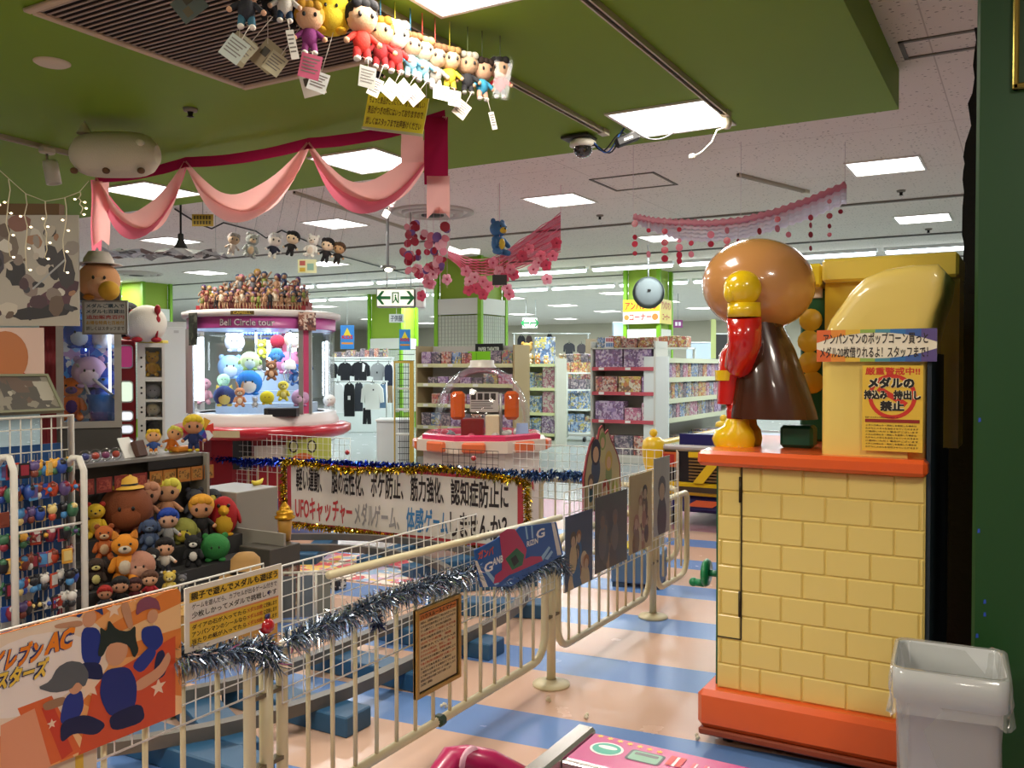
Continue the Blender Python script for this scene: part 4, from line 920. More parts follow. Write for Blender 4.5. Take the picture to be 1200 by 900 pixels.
lines = ['当店は、お客様が安心して楽しめる店づくりの', 'ため次の行為を禁止させていただきます', 'ゲーム機をたたく、ゆする等の乱暴な行為', '他のお客様のご迷惑となる行為', '景品の転売を目的としたプレイ', '店内での飲酒、喫煙', '泥酔されている方の入店', 'メダルの持込み、持出し、貸し借り', '台のかけもち遊技、長時間の離席', '未成年の方の夜間の入場は条例により', '午後６時以降は保護者同伴でお願いします', '以上の行為を発見した場合は', 'ご遊技をお断りする場合がございます', 'お子様から目を離さないようお願いします', '貴重品の管理はお客様ご自身でお願いします', '店長']
for i, s_ in enumerate(lines):
    y = hh*(.82-.047*i); text_to(b, s_, .03, y, W_-.03-(.03 if i % 3 == 2 else 0)-(.15 if i == 15 else 0), y+hh*.03, .0012, rd if i in (3, 5, 7, 8, 10) else k, .015)
b.build('lettering', t)
# blue cutout sign, hero left out
pp = Px(SX+.012, 3.05, .50)
outl = [(556, 645), (563, 688), (600, 687), (628, 668), (660, 650), (652, 612), (610, 617), (604, 622), (590, 626), (578, 634)]
t = thing('cutout_sign', 'blue cutout game sign with pink centre under the top rail', 'sign'); Tm = basis((SX+.012, 3.05, .50), Vector((0, 1, 0)), Vector((1, 0, 0))); t.location = Tm.translation; t.rotation_euler = Tm.to_euler()
b = MB(); b.prism(pp.pts(outl)[::-1], .004, M('#1c5aa8', .3), Matrix.Translation((0, 0, -.004))); b.build('board', t)
b = MB()
for i, l in enumerate(([(556, 657), (559, 657), (572, 688), (566, 688)], [(646, 613), (650, 613), (658, 650), (653, 651)])): b = MB(); poly(b, pp.pts(l), .0006+i*1e-5, M('#e8e2dc', .4)); b.build('stripe', t)
for i, l in enumerate(([(615, 617), (617, 617), (619, 632), (617, 632)], [(622, 616), (624, 616), (625, 631), (623, 631)], [(632, 655), (643, 640), (645, 642), (636, 657)], [(638, 655), (646, 645), (648, 647), (642, 656)], [(568, 670), (573, 670), (585, 684), (580, 686)])): b = MB(); poly(b, pp.pts(l), .0007+i*1e-5, M('#9cc4e4', .4)); b.build('stripe', t)
b = MB(); poly(b, pp.pts([(585, 626), (594, 620), (603, 620), (612, 634), (617, 644), (615, 655), (622, 652), (634, 652), (636, 657), (620, 664), (606, 670), (596, 674), (586, 682), (578, 684), (580, 674), (588, 668), (588, 652)]), .0012, M('#b8325c', .3)); poly(b, pp.pts([(592, 655), (605, 642), (614, 650), (612, 662), (600, 668)]), .0014, M('#1f6a42', .3)); poly(b, pp.pts([(598, 655), (604, 650), (608, 658), (602, 664)]), .0016, M('#1a1818', .3)); b.build('centre_print', t)
b = MB(); wh = M('#eef0f2', .4)
def ptx(s_, x0, y0, x1, y1, m_, bd, z=.002, sh=.0, kx=None):
    a = pp(x0, y1); c = pp(x1, y0); text_to(b, s_, a[0], a[1], c[0], c[1], z, m_, bd, shear=sh)
ptx('G', 567, 657, 577, 672, wh, .03); ptx('ANB', 577, 650, 589, 663, wh, .03); ptx('RIZIN', 617, 630, 630, 641, wh, .03); ptx('G', 628, 618, 638, 632, wh, .03); ptx('ガンバ', 560, 640, 578, 656, M('#d8542a', .4), .04); b.build('lettering', t)
# four clear-bagged prints
specs = [((656, 612), (693, 590), (697, 676), (668, 697), ['#4a5a78', '#e0c89a', '#a87048', '#3f72a8', '#6a5a4c', '#ead8b8'], 'dark group print in a clear bag next to the blue cutout sign', 7),
         ((695, 589), (734, 566), (736, 655), (698, 675), ['#5e5c5a', '#6c6864', '#7c746c', '#44424a', '#c0a07c', '#6a5c54'], 'murky grey print in a clear bag, second of four', 5),
         ((735, 565), (762, 543), (765, 636), (737, 655), ['#dcc692', '#6a4836', '#b8866a', '#e6d8b0', '#4a382e', '#9a7858'], 'sepia crowd print in a clear bag, third of four', 9),
         ((763, 542), (783, 528), (785, 618), (766, 635), ['#cfccc6', '#5a4c54', '#4a4048', '#6a5e66', '#54464e', '#7a6e74'], 'pale grey portrait print in a clear bag, fourth of four', 4)]
for i, (a, c, d_, e, pal, lab, sc_) in enumerate(specs):
    pts = [pX(x, y, SX) for x, y in (e, d_, c, a)]; o = pts[0]
    Ys = [p.y for p in pts]; zs_ = [p.z for p in pts]; ya, yb_ = (Ys[0]+Ys[3])/2, (Ys[1]+Ys[2])/2
    T = basis((SX+.002*i, ya, (zs_[0]+zs_[1])/2), Vector((0, 1, 0)), Vector((1, 0, 0)))
    t = thing('bagged_print', lab, 'print', group='clear-bagged prints on the barrier'); t.location = T.translation; t.rotation_euler = T.to_euler()
    w_, h_ = yb_-ya, (zs_[2]+zs_[3]-zs_[0]-zs_[1])/2
    b = MB(); b.b2((.006, .006, -.003), (w_-.006, h_-.006, 0), M(pal[0], .4)); sh_ = b.build('sheet', t)
    rg = random.Random(40+i); b = MB()
    for k in range((9, 5, 12, 1)[i]):
        cx, cy, s = w_*rg.uniform(.2, .8), h_*rg.uniform(.15, .72), (.055, .06, .05, .12)[i]*rg.uniform(.8, 1.2)
        if i == 3: cx, cy = w_*.5, h_*.55
        c_ = [rg.choice(pal[1:]) for _ in range(3)]; z_ = .0006+.0002*k
        for l, c, dz in (((disc(cx, cy-s*1.5, s*.75, s*1.35, 14)), c_[0], 0), (disc(cx, cy+s*.25, s*.62, s*.68, 14), c_[1], .00006), (disc(cx, cy, s*.42, s*.52, 14), '#d8b898' if i != 1 else '#8a7460', .00012)):
            q = clip(l, .008, .008, w_-.008, h_-.008)
            if len(q) > 2: poly(b, q, z_+dz, M(c, .4))
    b.build('figures_print', sh_); b.build if False else None
    b = MB(); b.sheet([[(w_*u/6, h_*v/6, .004+.003*math.sin(u*2.1+v*1.3+i)) for u in range(7)] for v in range(7)], GLASS((.96, .97, .96), .03, 'clear_bag', .12)); b.build('bag', t)
# turned leaf at the corner
T = basis((FX+.0, 5.50, .43), Vector((-.35, .8, 0)), Vector((1, .3, 0)))
t = thing('price_leaf', 'pale grid printed sheet on the barrier corner by the air hockey table', 'sheet'); t.location = T.translation; t.rotation_euler = T.to_euler()
b = MB(); b.b2((0, 0, -.003), (.20, .52, 0), M('#b9a58c', .5)); b.build('sheet', t)
for i in range(4):
    for j in range(7):
        b = MB(); b.b2((.012+.046*i, .02+.07*j, 0), (.012+.046*i+.038, .02+.07*j+.055, .0015), M(['#c8b79c', '#b58c78', '#cfc0aa'][(i*3+j) % 3], .5)); b.build('print_cell', t)
# group cutout behind the prints
CX = FX-.03; o = pX(683, 600, CX)
t = thing('group_cutout', 'spiky-topped colourful cardboard cutout behind the bagged prints', 'cutout board'); T = basis((CX, o.y, o.z), Vector((0, 1, 0)), Vector((1, 0, 0))); t.location = T.translation; t.rotation_euler = T.to_euler(); pp = Px(CX, o.y, o.z)
outl = [(684, 600), (684, 560), (688, 535), (692, 520), (696, 512), (700, 518), (703, 502), (706, 498), (709, 508), (713, 503), (716, 514), (720, 522), (724, 532), (727, 545), (728, 580), (728, 598)]
b = MB(); b.prism(pp.pts(outl)[::-1], .008, M('#8e2c34', .5), Matrix.Translation((0, 0, -.008))); b.build('board', t)
inn = [(706+(x-706)*.93, 555+(y-555)*.95) for x, y in outl]
b = MB(); poly(b, pp.pts(inn)[::-1], .001, M('#c2b48c', .5)); b.build('print', t)
for k, (x, y, r, c, c2) in enumerate(((706, 517, .022, '#8aa05a', '#c8c08a'), (698, 530, .032, '#2a2640', '#3c4a6a'), (713, 540, .025, '#c8ac52', '#8a9a6a'), (709, 575, .028, '#b0342e', '#7a3a3a'), (692, 565, .02, '#5a4a4a', '#3a5a6a'), (720, 572, .02, '#a8b05a', '#b89a5a'), (700, 588, .018, '#6a3a2a', '#a8a070'), (718, 590, .018, '#4a3a5a', '#8a5a4a'))):
    b = MB(); q = pp(x, y); z_ = .0014+k*.0002; r *= 1.9
    for l, c_, dz in ((disc(q[0], q[1]-r*1.5, r*.9, r*1.3), c2, 0), (disc(q[0], q[1], r, r*1.15), c, .00006), (disc(q[0], q[1]-r*.2, r*.6, r*.7), '#d8b090', .00012)): poly(b, l, z_+dz, M(c_, .5))
    b.build('figure_print', t)
# blue crate with yellow rope
q = pz(751, 686, 0); t = thing('blue_crate', 'blue wooden crate with yellow rope behind the barrier corner', 'crate', (q.x-.03, q.y+.05, 0), rz=R(12))
b = MB(); b.b2((-.17, -.15, .03), (.17, .15, .24), M('#4d6f96', .5), bev=.008); b.build('body', t)
for x in (-.12, .12): b = MB(); b.b2((x-.04, -.15, 0), (x+.04, .15, .03), M('#2d4258', .6)); b.build('runner', t)
b = MB(); rng = random.Random(4)
b.tube([(.09*math.cos(i*.7)*rng.uniform(.6, 1.2)-.03, .07*math.sin(i*.7)*rng.uniform(.6, 1.2), .255+.02*rng.random()) for i in range(34)], .009, M('#d8c622', .5), 6); b.build('rope', t)
# ================================================================= track with sleepers
TC = Vector((-4.2, 4.08)); RO, RI = 1.69, 1.25; TY0 = 3.15
def loop_pts(r, n=26):
    out = []
    for i in range(n+1): a = math.pi*i/n; out.append(Vector((TC.x+r*math.cos(a), TC.y+r*math.sin(a), 0)))
    for i in range(n+1): a = math.pi+math.pi*i/n; out.append(Vector((TC.x+r*math.cos(a), TY0+r*math.sin(a), 0)))
    return out
t = thing('track', 'oval ride track of two dark steel rails on the striped floor', 'ride track', (TC.x, TC.y, 0))
RAIL = M('#6a6660', .45, .3, vary=.2, bscale=30)
def ring_rail(r, z0, z1, w_):
    pts = loop_pts(r); N = len(pts); b = MB(); vs = []; fs = []
    for i, p in enumerate(pts):
        d = (pts[(i+1) % N]-pts[i-1]).normalized(); nrm = Vector((d.y, -d.x, 0))
        for s, z in ((-1, z0), (1, z0), (1, z1), (-1, z1)): q = p+nrm*s*w_/2-Vector((TC.x, TC.y, 0)); vs.append((q.x, q.y, z))
    for i in range(N):
        j = (i+1) % N
        for k in range(4): l = (k+1) % 4; fs.append((i*4+k, i*4+l, j*4+l, j*4+k))
    b.add(vs, fs, RAIL); return b
ring_rail(RO, .085, .135, .05).build('rail', t); ring_rail(RI, .085, .135, .05).build('rail', t)
b = MB(); b.box((0, 0, .0425), (.72, .16, .085), M('#245276', .5, vary=.12, bscale=20), bev=.006); me = b.mesh('sleeper')
def sleeper(x, y, a): link('sleeper', me, t, (x-TC.x, y-TC.y, 0), (0, 0, a))
rm = (RO+RI)/2
for y in (2.3, 2.85, 3.4, 3.95): sleeper(TC.x+rm, y, 0)
for y in (3.0, 3.9): sleeper(TC.x-rm, y, 0)
for a in (22, 47, 70, 93, 118, 145): sleeper(TC.x+rm*math.cos(R(a)), TC.y+rm*math.sin(R(a)), R(a))
for a in (-25, -50, -80, -115, -150): sleeper(TC.x+rm*math.cos(R(a)), TY0+rm*math.sin(R(a)), R(a))
# motor box and wooden blocks inside the loop
def block(px, py, sx, sy, sz, rz, col, label, name='wooden_block'):
    q = pz(px, py, 0); b = MB(); b.b2((-sx/2, -sy/2, 0), (sx/2, sy/2, sz), M(col, .5), bev=.006); o = b.build(name, loc=(q.x, q.y, 0), rot=(0, 0, rz)); return tag(o, label, 'block')
block(505, 645, .5, .14, .09, R(60), '#2a557f', 'long blue wooden beam lying between fence rail and track') if False else None
# play mat
q = pz(440, 668, .0); t = MB(); rng = random.Random(2)
m_ = PR(['#e6d8c8', '#d98aa0', '#e8c86a', '#c9b8d6', '#d0606a', '#efe6dc', '#9ab8d8'], 9, .6, 2)
t.b2((-.62, -.36, 0), (.62, .36, .006), m_, bev=.002); tag(t.build('play_mat', loc=(q.x-.05, q.y, .001), rot=(0, 0, R(5))), 'pastel printed play mat on the floor inside the track', 'mat')
# white plastic rack lying on its side, and the heap beside it
q = pz(362, 735, 0); t = thing('small_rack', 'small white wire stand leaning behind the wire grid near the mat', 'rack', (q.x-.05, q.y+.05, 0), rz=R(35), rot=(R(-20), 0, R(40)))
b = MB()
for i in range(4): b.tube([(-.16+.1*i, 0, .02), (-.16+.1*i, .02, .30)], .009, M('#cfcdc2', .5), 6)
b.tube([(-.17, 0, .02), (.15, 0, .02)], .009, M('#cfcdc2', .5), 6); b.tube([(-.17, .02, .30), (.15, .02, .30)], .009, M('#cfcdc2', .5), 6); b.build('frame', t)
for i in range(3): b = MB(); b.b2((-.15+.1*i, .005, .04), (-.075+.1*i, .012, .28), M(['#2b3038', '#3c4a5a', '#5a5a52'][i], .4)); b.build('card', t)
q = pz(400, 690, 0); rng = random.Random(8)
for i in range(7):
    x, y = q.x+rng.uniform(-.3, .15), q.y+rng.uniform(-.2, .2); c = ['#8a3a5a', '#d8cfc0', '#2c2a2a', '#c8b060', '#6a5040', '#b86a80', '#d8d4c8'][i]
    b = MB(); s = rng.uniform(.05, .09); b.box((0, 0, s*.55), (s*1.5, s, s*1.1), PR([c, '#e0d6c6', c], 30, .5, i), bev=.012)
    tag(b.build('toy_box', loc=(x, y, 0), rot=(0, 0, rng.uniform(0, 3))), '%s little toy carton in the heap beside the play mat' % ['plum', 'cream', 'black', 'mustard', 'brown', 'pink', 'off-white'][i], 'toy carton', 'cartons heaped by the mat')
# cardboard box
qa, qb = pz(178, 782, 0), pz(322, 752, 0); q = (qa+qb)/2; n_ = (qb-qa).normalized(); q += Vector((-n_.y, n_.x, 0))*.09; t = thing('cardboard_box', 'long brown cardboard box on the floor behind the wire grid', 'box', (q.x, q.y, 0), rz=math.atan2(n_.y, n_.x))
cb = M('#a9803f', .8, vary=.06, bscale=10)
b = MB(); b.b2((-(qb-qa).length/2, -.13, 0), ((qb-qa).length/2, .13, .24), cb, bev=.004); b.build('carton', t)
b = MB(); b.b2((-(qb-qa).length/2, -.131, .2405), ((qb-qa).length/2, -.004, .244), M('#b58c4a', .8)); b.build('flap', t)
b = MB(); b.b2((-(qb-qa).length/2, .004, .2405), ((qb-qa).length/2, .131, .244), M('#b0884a', .8)); b.build('flap', t)
# ================================================================= showcase of soft toys inside the loop
GPL = M('#9a958c', .45); DKP = M('#2b2a2b', .5)
tiers = [(-4.02, 700), (-4.16, 672), (-4.30, 642), (-4.46, 616)]
tz = [pX(200, y, X).z for X, y in tiers]
sc = thing('display_case', 'dark stepped display case full of soft toys behind the front barrier', 'display case', (-4.35, 3.1, 0))
SCO = Vector((-4.35, 3.1, 0)); YA, YBc = 2.30, 3.90
b = MB(); b.b2((-4.08-SCO.x, YA-SCO.y, 0), (-3.93-SCO.x, 4.02-SCO.y, tz[0]), DKP); b.build('plinth', sc)
for i, (X, y) in enumerate(tiers):
    xn = tiers[i+1][0] if i < 3 else -4.62
    b = MB(); b.b2((xn-SCO.x, YA-SCO.y, 0 if i else .05), ((X+.02)-SCO.x-.09*(i == 0), (YBc if i == 3 else 4.02)-SCO.y, tz[i]), M('#3a393a', .5)); b.build('step', sc)
ztop = pX(200, 533, -4.55).z
b = MB(); b.b2((-4.66-SCO.x, YA-SCO.y, tz[3]), (-4.62-SCO.x, YBc-SCO.y, ztop-.02), M('#4a4846', .5)); b.build('back_board', sc)
b = MB(); b.b2((-4.95-SCO.x, YA-SCO.y, ztop-.02), (-4.50-SCO.x, YBc-SCO.y, ztop), M('#6f6c68', .4)); b.build('top_shelf', sc)
b = MB(); b.b2((-4.95-SCO.x, YA-SCO.y, 0), (-4.90-SCO.x, YBc-SCO.y, ztop-.02), DKP); b.build('rear_board', sc)
b = MB(); b.b2((-4.95-SCO.x, YBc-SCO.y, tz[3]), (-4.46-SCO.x, YBc-SCO.y+.02, ztop), M('#8f8a80', .45)); b.build('end_panel', sc)
b = MB(); b.b2((-4.46-SCO.x, 4.021-SCO.y, 0), (-3.93-SCO.x, 4.04-SCO.y, tz[2]+.03), M('#8f8a80', .45)); b.build('end_panel', sc)
b = MB(); b.b2((-4.505-SCO.x, pX(173, 540, -4.5).y-SCO.y, ztop-.075), (-4.495-SCO.x, YBc-SCO.y, ztop-.022), M('#1a1818', .4)); b.build('price_rail', sc)
Xc = -4.49
for i in range(9):
    px0, px1, py = ([(92, 109, 570), (112, 130, 567), (133, 150, 564), (154, 171, 560), (174.5, 189, 557), (190, 205, 554), (207, 222, 551), (223, 236, 549), (238, 249, 546)])[i]
    a = pX(px0, py, Xc); c = pX(px1, py-12, Xc); mt = M('#7a2a26', .4) if i < 4 else M('#a86a2a', .4)
    b = MB(); b.b2((0, 0, 0), (.004, c.y-a.y, .085), mt); b.b2((.004, .01, .015), (.0055, c.y-a.y-.01, .07), PR(['#7a2a26', '#9a4a3a'] if i < 4 else ['#a87a3a', '#6a4a22'], 60, .4, i))
    o = b.build('hang_card', loc=(Xc+.006, a.y, ztop-.165)); tag(o, '%s %s backing card from the left under the showcase top' % (ORD[i if i < 4 else i-4], 'red' if i < 4 else 'orange'), 'card', 'backing cards under the showcase top')
G = 'soft toys in the stepped display case'
def on(px, k, off=0): p = pX(px, 600, tiers[k][0]-.05-off); return Vector((p.x, p.y, tz[k]))
def hh_(px, k, npx):
    p = on(px, k); return npx/F*p.dot(FW)
def st(kind, px, k, npx, label, *c, **kw):
    return plush(kind, on(px, k, kw.pop('off', 0)), hh_(px, k, npx), label, *c, group=G, sit=True, **kw)
st('bear', 146, 1, 62, 'large orange plush cat with cream face in the display case', '#d8871f', '#cfc0aa', '#b8701a', ears='point')
st('bear', 112, 1, 40, 'cream-faced plush dog with dark ears left of the orange cat', '#3a2a20', '#d8cc80', '#2a1e18', ears='flop')
st('ball', 163, 1, 34, 'pinkish round plush right of the orange cat', '#b5806a', '#c99a80', ears='none', off=-.03)
st('bear', 178, 1, 36, 'black and white plush penguin-like toy in the middle step', '#1a1a1e', '#d8d4c8', '#1a1a1e', ears='none')
st('doll', 193, 1, 42, 'black-haired plush doll in white shirt in the middle step', '#d8a888', '#151214', '#d0c8bc', '#20202a')
st('bear', 226, 1, 40, 'black plush cat with white face in the display case', '#141416', '#d6d2c8', '#141416', ears='point')
st('ball', 252, 1, 32, 'green plush frog toy in the display case', '#2c7a3a', '#2c7a3a', '#2c7a3a', ears='round')
st('doll', 122, 0, 32, 'small red-capped figure on the front step', '#c89070', '#a82820', '#3a3a44', '#2a2a30')
st('doll', 140, 0, 38, 'dark-haired figure in black robe on the front step', '#c89878', '#141214', '#1e1c20', '#1e1c20')
st('doll', 157, 0, 32, 'maroon-clad figure on the front step', '#a87058', '#3a1c1c', '#5a1a22', '#2a1818')
st('doll', 175, 0, 36, 'figure in red coat with bare chest on the front step', '#d8a888', '#5a3a2a', '#a8242e', '#b02a34')
st('bear', 198, 0, 30, 'small yellow-hooded plush on the front step', '#c9b050', '#d8cc9a', '#c9a83c', ears='round')
st('bear', 213, 0, 22, 'small grey plush on the front step', '#6a6a70', '#a8a6a2', '#5a5a60')
st('bear', 122, 2, 44, 'orange striped plush tiger in the second highest step', '#b05a22', '#c9a880', '#8a4418', ears='round')
st('doll', 197, 2, 46, 'blue-haired plush doll in grey clothes on the second highest step', '#d0a488', '#1d3f9a', '#9a9a98', '#8a8a88')
st('doll', 236, 2, 54, 'blond plush doll in black coat on the second highest step', '#c98f68', '#d89a2c', '#1c1a1c', '#1c1a1c')
st('bird', 262, 2, 50, 'red plush bird with yellow belly and white-trimmed hat', '#a3161c', '#d6a82a', '#d6a01e')
st('ball', 215, 2, 30, 'olive and yellow plush ball left of the blond doll', '#8a8a3a', '#c9b83a', '#6a6a30', ears='side')
st('bear', 175, 2, 40, 'slate blue plush dolphin-like toy on the second highest step', '#3c4c6a', '#5c6a80', '#3c4c6a', ears='flop')
st('ball', 148, 3, 56, 'brown round plush with straw hat on the top step', '#7a4020', '#8a4a26', '#6a3418', ears='none')
st('doll', 172, 3, 58, 'bald muscular toy figure on the top step', '#b98568', '#b98568', '#b07a5e', '#2a3c8a')
st('doll', 196, 3, 58, 'blond spiky-haired figure with crossed arms on the top step', '#c99a72', '#d8d050', '#c08a64', '#6a1a3a')
st('bear', 112, 3, 44, 'yellow and red plush toy at the left end of the top step', '#d8b42a', '#c9a43a', '#a82c22')
st('bear', 228, 3, 40, 'grey bagged plush toys at the right end of the top step', '#4a4c54', '#8a6a4a', '#3a3a44')
st('bird', 249, 3, 36, 'dark plush bird at the far right of the top step', '#2a2c34', '#5a5a60', '#a89a3a')
q = on(148, 3); b = MB(); h = hh_(148, 3, 56); b.lathe([(.36*h, 0), (.33*h, .03*h), (.24*h, .05*h), (.22*h, .2*h), (.1*h, .27*h), (0, .28*h)], M('#d8a838', .7), 18); b.lathe([(.243*h, .06*h), (.235*h, .1*h)], BLK, 18); tag(b.build('straw_hat', loc=(q.x, q.y, q.z+h*.93)), 'yellow straw hat on the brown round plush', 'hat')
# framed card and straw hat in front
a = pX(216, 712, -3.925); c = pX(255, 662, -3.925); b = MB(); b.b2((0, 0, 0), (.006, c.y-a.y, .15), M('#d8d0c4', .4)); b.b2((.006, .02, .02), (.0075, c.y-a.y-.02, .12), PR(['#cfc6ba', '#c0726a', '#a9a49c', '#cfc6ba'], 16, .4, 8)); tag(b.build('picture_card', loc=(-3.925, a.y, tz[0]-.10)), 'white picture card on the front edge of the display case', 'card')
q = pX(288, 690, -3.78); t = thing('straw_hat_plush', 'tan straw hat plush beside the display case end', 'plush toy', (q.x, q.y, 0))
b = MB(); b.b2((-.10, -.11, .246), (.10, .11, .308), DKP); b.build('stand', t)
b = MB(); b.lathe([(0, .31), (.15, .31), (.14, .335), (.085, .345), (.08, .43), (.05, .46), (0, .47)], M('#a8814a', .8), 20); b.build('hat', t)
b = MB(); b.lathe([(.087, .352), (.085, .375)], BLK, 20); b.build('band', t)
# top shelf contents
ztt = ztop
def onT(px, X=-4.62): p = pX(px, 540, X); return Vector((X, p.y, ztt))
for i, px in enumerate((100, 112, 124, 136)):
    q = onT(px, -4.58); t = thing('toy_capsule', '%s clear toy capsule from the left on the showcase top' % ORD[i], 'capsule', q, group='clear capsules on the showcase top')
    b = MB(); b.ball((0, 0, .036), .036, GLASS((.95, .95, .98), .08, 'capsule_plastic'), 16); b.build('shell', t)
    b = MB(); b.ball((0, 0, .034), (.022, .022, .02), M(['#38408a', '#c8452a', '#8a3a6a', '#b8422a'][i], .5), 10); b.build('toy', t)
q = onT(153, -4.60); b = MB(); b.b2((-.004, -.045, 0), (.004, .045, .13), M('#f2f2ee', .4)); tag(b.build('white_card', loc=q, rot=(0, R(-25), R(10))), 'bright white card leaning on the showcase top', 'card')
q = onT(166, -4.60); b = MB(); b.b2((-.02, -.04, 0), (.02, .04, .10), M('#4a2a1c', .5), bev=.004); tag(b.build('toy_packet', loc=q, rot=(0, R(-20), R(15))), 'brown glossy packet leaning beside the white card', 'packet')
plush('doll', onT(180, -4.66), .17, 'yellow-haired plush doll lying on the showcase top', '#d8a070', '#e0b824', '#2a4a8a', '#c87a2a', tilt=(R(-30), 0), group='toys on the showcase top')
plush('doll', onT(197, -4.70), .18, 'pale yellow-haired plush doll on the showcase top', '#d8a070', '#d6d45a', '#d87a2a', '#d87a2a', tilt=(R(-20), R(20)), group='toys on the showcase top')
plush('doll', onT(227, -4.60), .24, 'yellow-haired action figure in blue standing on the showcase top', '#c98f68', '#dcc030', '#1c2a5a', '#1c2a5a', group='toys on the showcase top')
b = MB(); q = onT(213, -4.66); b.b2((-.05, -.07, 0), (.05, .07, .035), M('#d8862a', .5), bev=.01); tag(b.build('orange_box', loc=(q.x, q.y, ztt)), 'flat orange box between the figures on the showcase top', 'box')
q = onT(238, -4.62); t = thing('pinwheel', 'rainbow pinwheel standing at the end of the showcase top', 'pinwheel', q)
b = MB(); b.tube([(0, 0, 0), (0, 0, .12)], .004, M('#d8d0c0', .5), 6); b.build('stick', t)
for i, c in enumerate(('#d83a2a', '#e0a82a', '#3aa04a', '#2a6ac8', '#5a3aa0', '#e0e0e0')):
    a = R(60*i); T = Matrix.Translation((.012, 0, .13)) @ Matrix.Rotation(R(90), 4, 'Z') @ Matrix.Rotation(R(90), 4, 'X') @ Matrix.Rotation(a, 4, 'Z')
    b = MB(); b.prism([(0, 0), (.075, -.012), (.07, .042), (.02, .03)], .006, M(c, .4), T); b.build('vane', t)
# grey boxes at the end of the case
def pbox(name, label, cat, px0, px1, X0_, X1_, z0, z1, mat, py=600, bev=.005):
    a = pX(px0, py, X1_); c = pX(px1, py, X1_); t = thing(name, label, cat, ((X0_+X1_)/2, (a.y+c.y)/2, z0)); d = c.y-a.y
    b = MB(); b.b2((-(X1_-X0_)/2, -d/2, 0), ((X1_-X0_)/2, d/2, z1-z0), mat, bev=bev); b.build('carcass', t); return t, d
zz0 = pX(290, 638, -4.35).z; zz1 = pX(290, 575, -4.35).z
t, d = pbox('grey_cabinet', 'pale grey open-ended cabinet beyond the display case', 'cabinet', 277, 326, -4.75, -4.34, 0, zz1, M('#918c82', .45))
b = MB(); b.b2((-.16, d/2+.001, .1), (.2, d/2+.006, zz1-.03), PR(['#5a7ab0', '#c98a8a', '#8a9ac8', '#d8c8a8', '#4a5a8a'], 12, .4, 5)); b.build('printed_end', t)
t, d = pbox('dark_cabinet', 'low dark glass cabinet below the gold ice cream toy', 'cabinet', 316, 352, -4.18, -3.92, 0, pX(335, 640, -3.92).z, M('#4a4640', .35))
b = MB(); b.b2((.131, -d/2+.02, .03), (.134, d/2-.02, .27), PR(['#8a7a6a', '#5a3c3c', '#b8a890', '#7a4a3a'], 18, .3, 9)); b.build('front_print', t)
q = Vector((-4.05, pX(334, 640, -4.05).y, pX(335, 640, -3.92).z)); t = thing('ice_cream_toy', 'gold topped toy ice cream cone on the dark cabinet', 'toy', q)
b = MB(); b.lathe([(0, 0), (.035, 0), (.045, .13), (.04, .135), (0, .135)], M('#b98a3a', .5), 16); b.build('cone', t)
b = MB(); b.lathe([(.0, .135), (.062, .14), (.066, .155), (.05, .165), (.056, .175), (.048, .19), (.032, .197), (.036, .207), (.024, .22), (.006, .245), (0, .247)], M('#d8a22c', .25, .6), 18); b.build('swirl', t)
q = pX(312, 585, -4.45); t = thing('banana_toy', 'small yellow toy on the grey cabinet', 'toy', (-4.5, pX(302, 600, -4.5).y, zz1))
b = MB(); b.tube([(0, -.05, .03), (0, -.03, .015), (0, 0, .012), (0, .03, .02), (0, .05, .04)], [.008, .016, .018, .015, .005], M('#d8c23a', .5), 8); b.build('fruit', t)
# ================================================================= keyring rack
RX = -3.58
rk = thing('keyring_rack', 'white tubular wire rack hung with keyring charms at the left edge', 'display rack', (RX, 2.0, 0))
def rp(px, py, X=RX): p = pX(px, py, X); return Vector((p.x-RX, p.y-2.0, p.z))
WT = M('#cfcbc0', .4)
zt = rp(40, 489).z; ya, yb_ = rp(-70, 489).y, rp(83, 489).y
b = MB(); b.tube([(0, ya, .02), (0, ya, zt), (0, yb_, zt), (0, yb_, .02)], .014, WT, 8); b.build('back_frame', rk)
b = MB(); n = 12
for i in range(1, n): b.tube([(0, lerp(ya, yb_, i/n), .1), (0, lerp(ya, yb_, i/n), zt)], .003, WT, 4, caps=False)
rowz = [zt-.05-.095*i for i in range(10)]
for z in rowz: b.tube([(0, ya, z), (0, yb_, z)], .003, WT, 4, caps=False)
b.build('wires', rk)
for px in (16, 98):
    X2 = RX+.16; p0 = rp(px, 540, X2); z2 = p0.z; y2 = p0.y
    b = MB(); b.tube([(p0.x-.10, y2-.005, z2-.02), (p0.x-.07, y2-.003, z2+.01), (p0.x-.03, y2, z2+.01), (p0.x, y2, z2-.04), (p0.x, y2, .02)], .014, WT, 8); b.build('front_upright', rk)
for z in (.03, .45, .85): b = MB(); b.tube([(.16, rp(16, 540, RX+.16).y, z), (.16, rp(98, 540, RX+.16).y, z)], .006, WT, 6); b.build('cross_bar', rk)
pal = ['#b8452a', '#d8a03a', '#2a4a9a', '#1a1a20', '#c8c4bc', '#7a3a2a', '#4a8ac0', '#8a2a3a', '#3a6a4a', '#d8c07a', '#5a4a7a', '#2c2c30']
names = ['rust red', 'amber', 'royal blue', 'black', 'off-white', 'brown', 'sky blue', 'crimson', 'green', 'sand', 'violet', 'charcoal']
rng = random.Random(21); meshes = {}
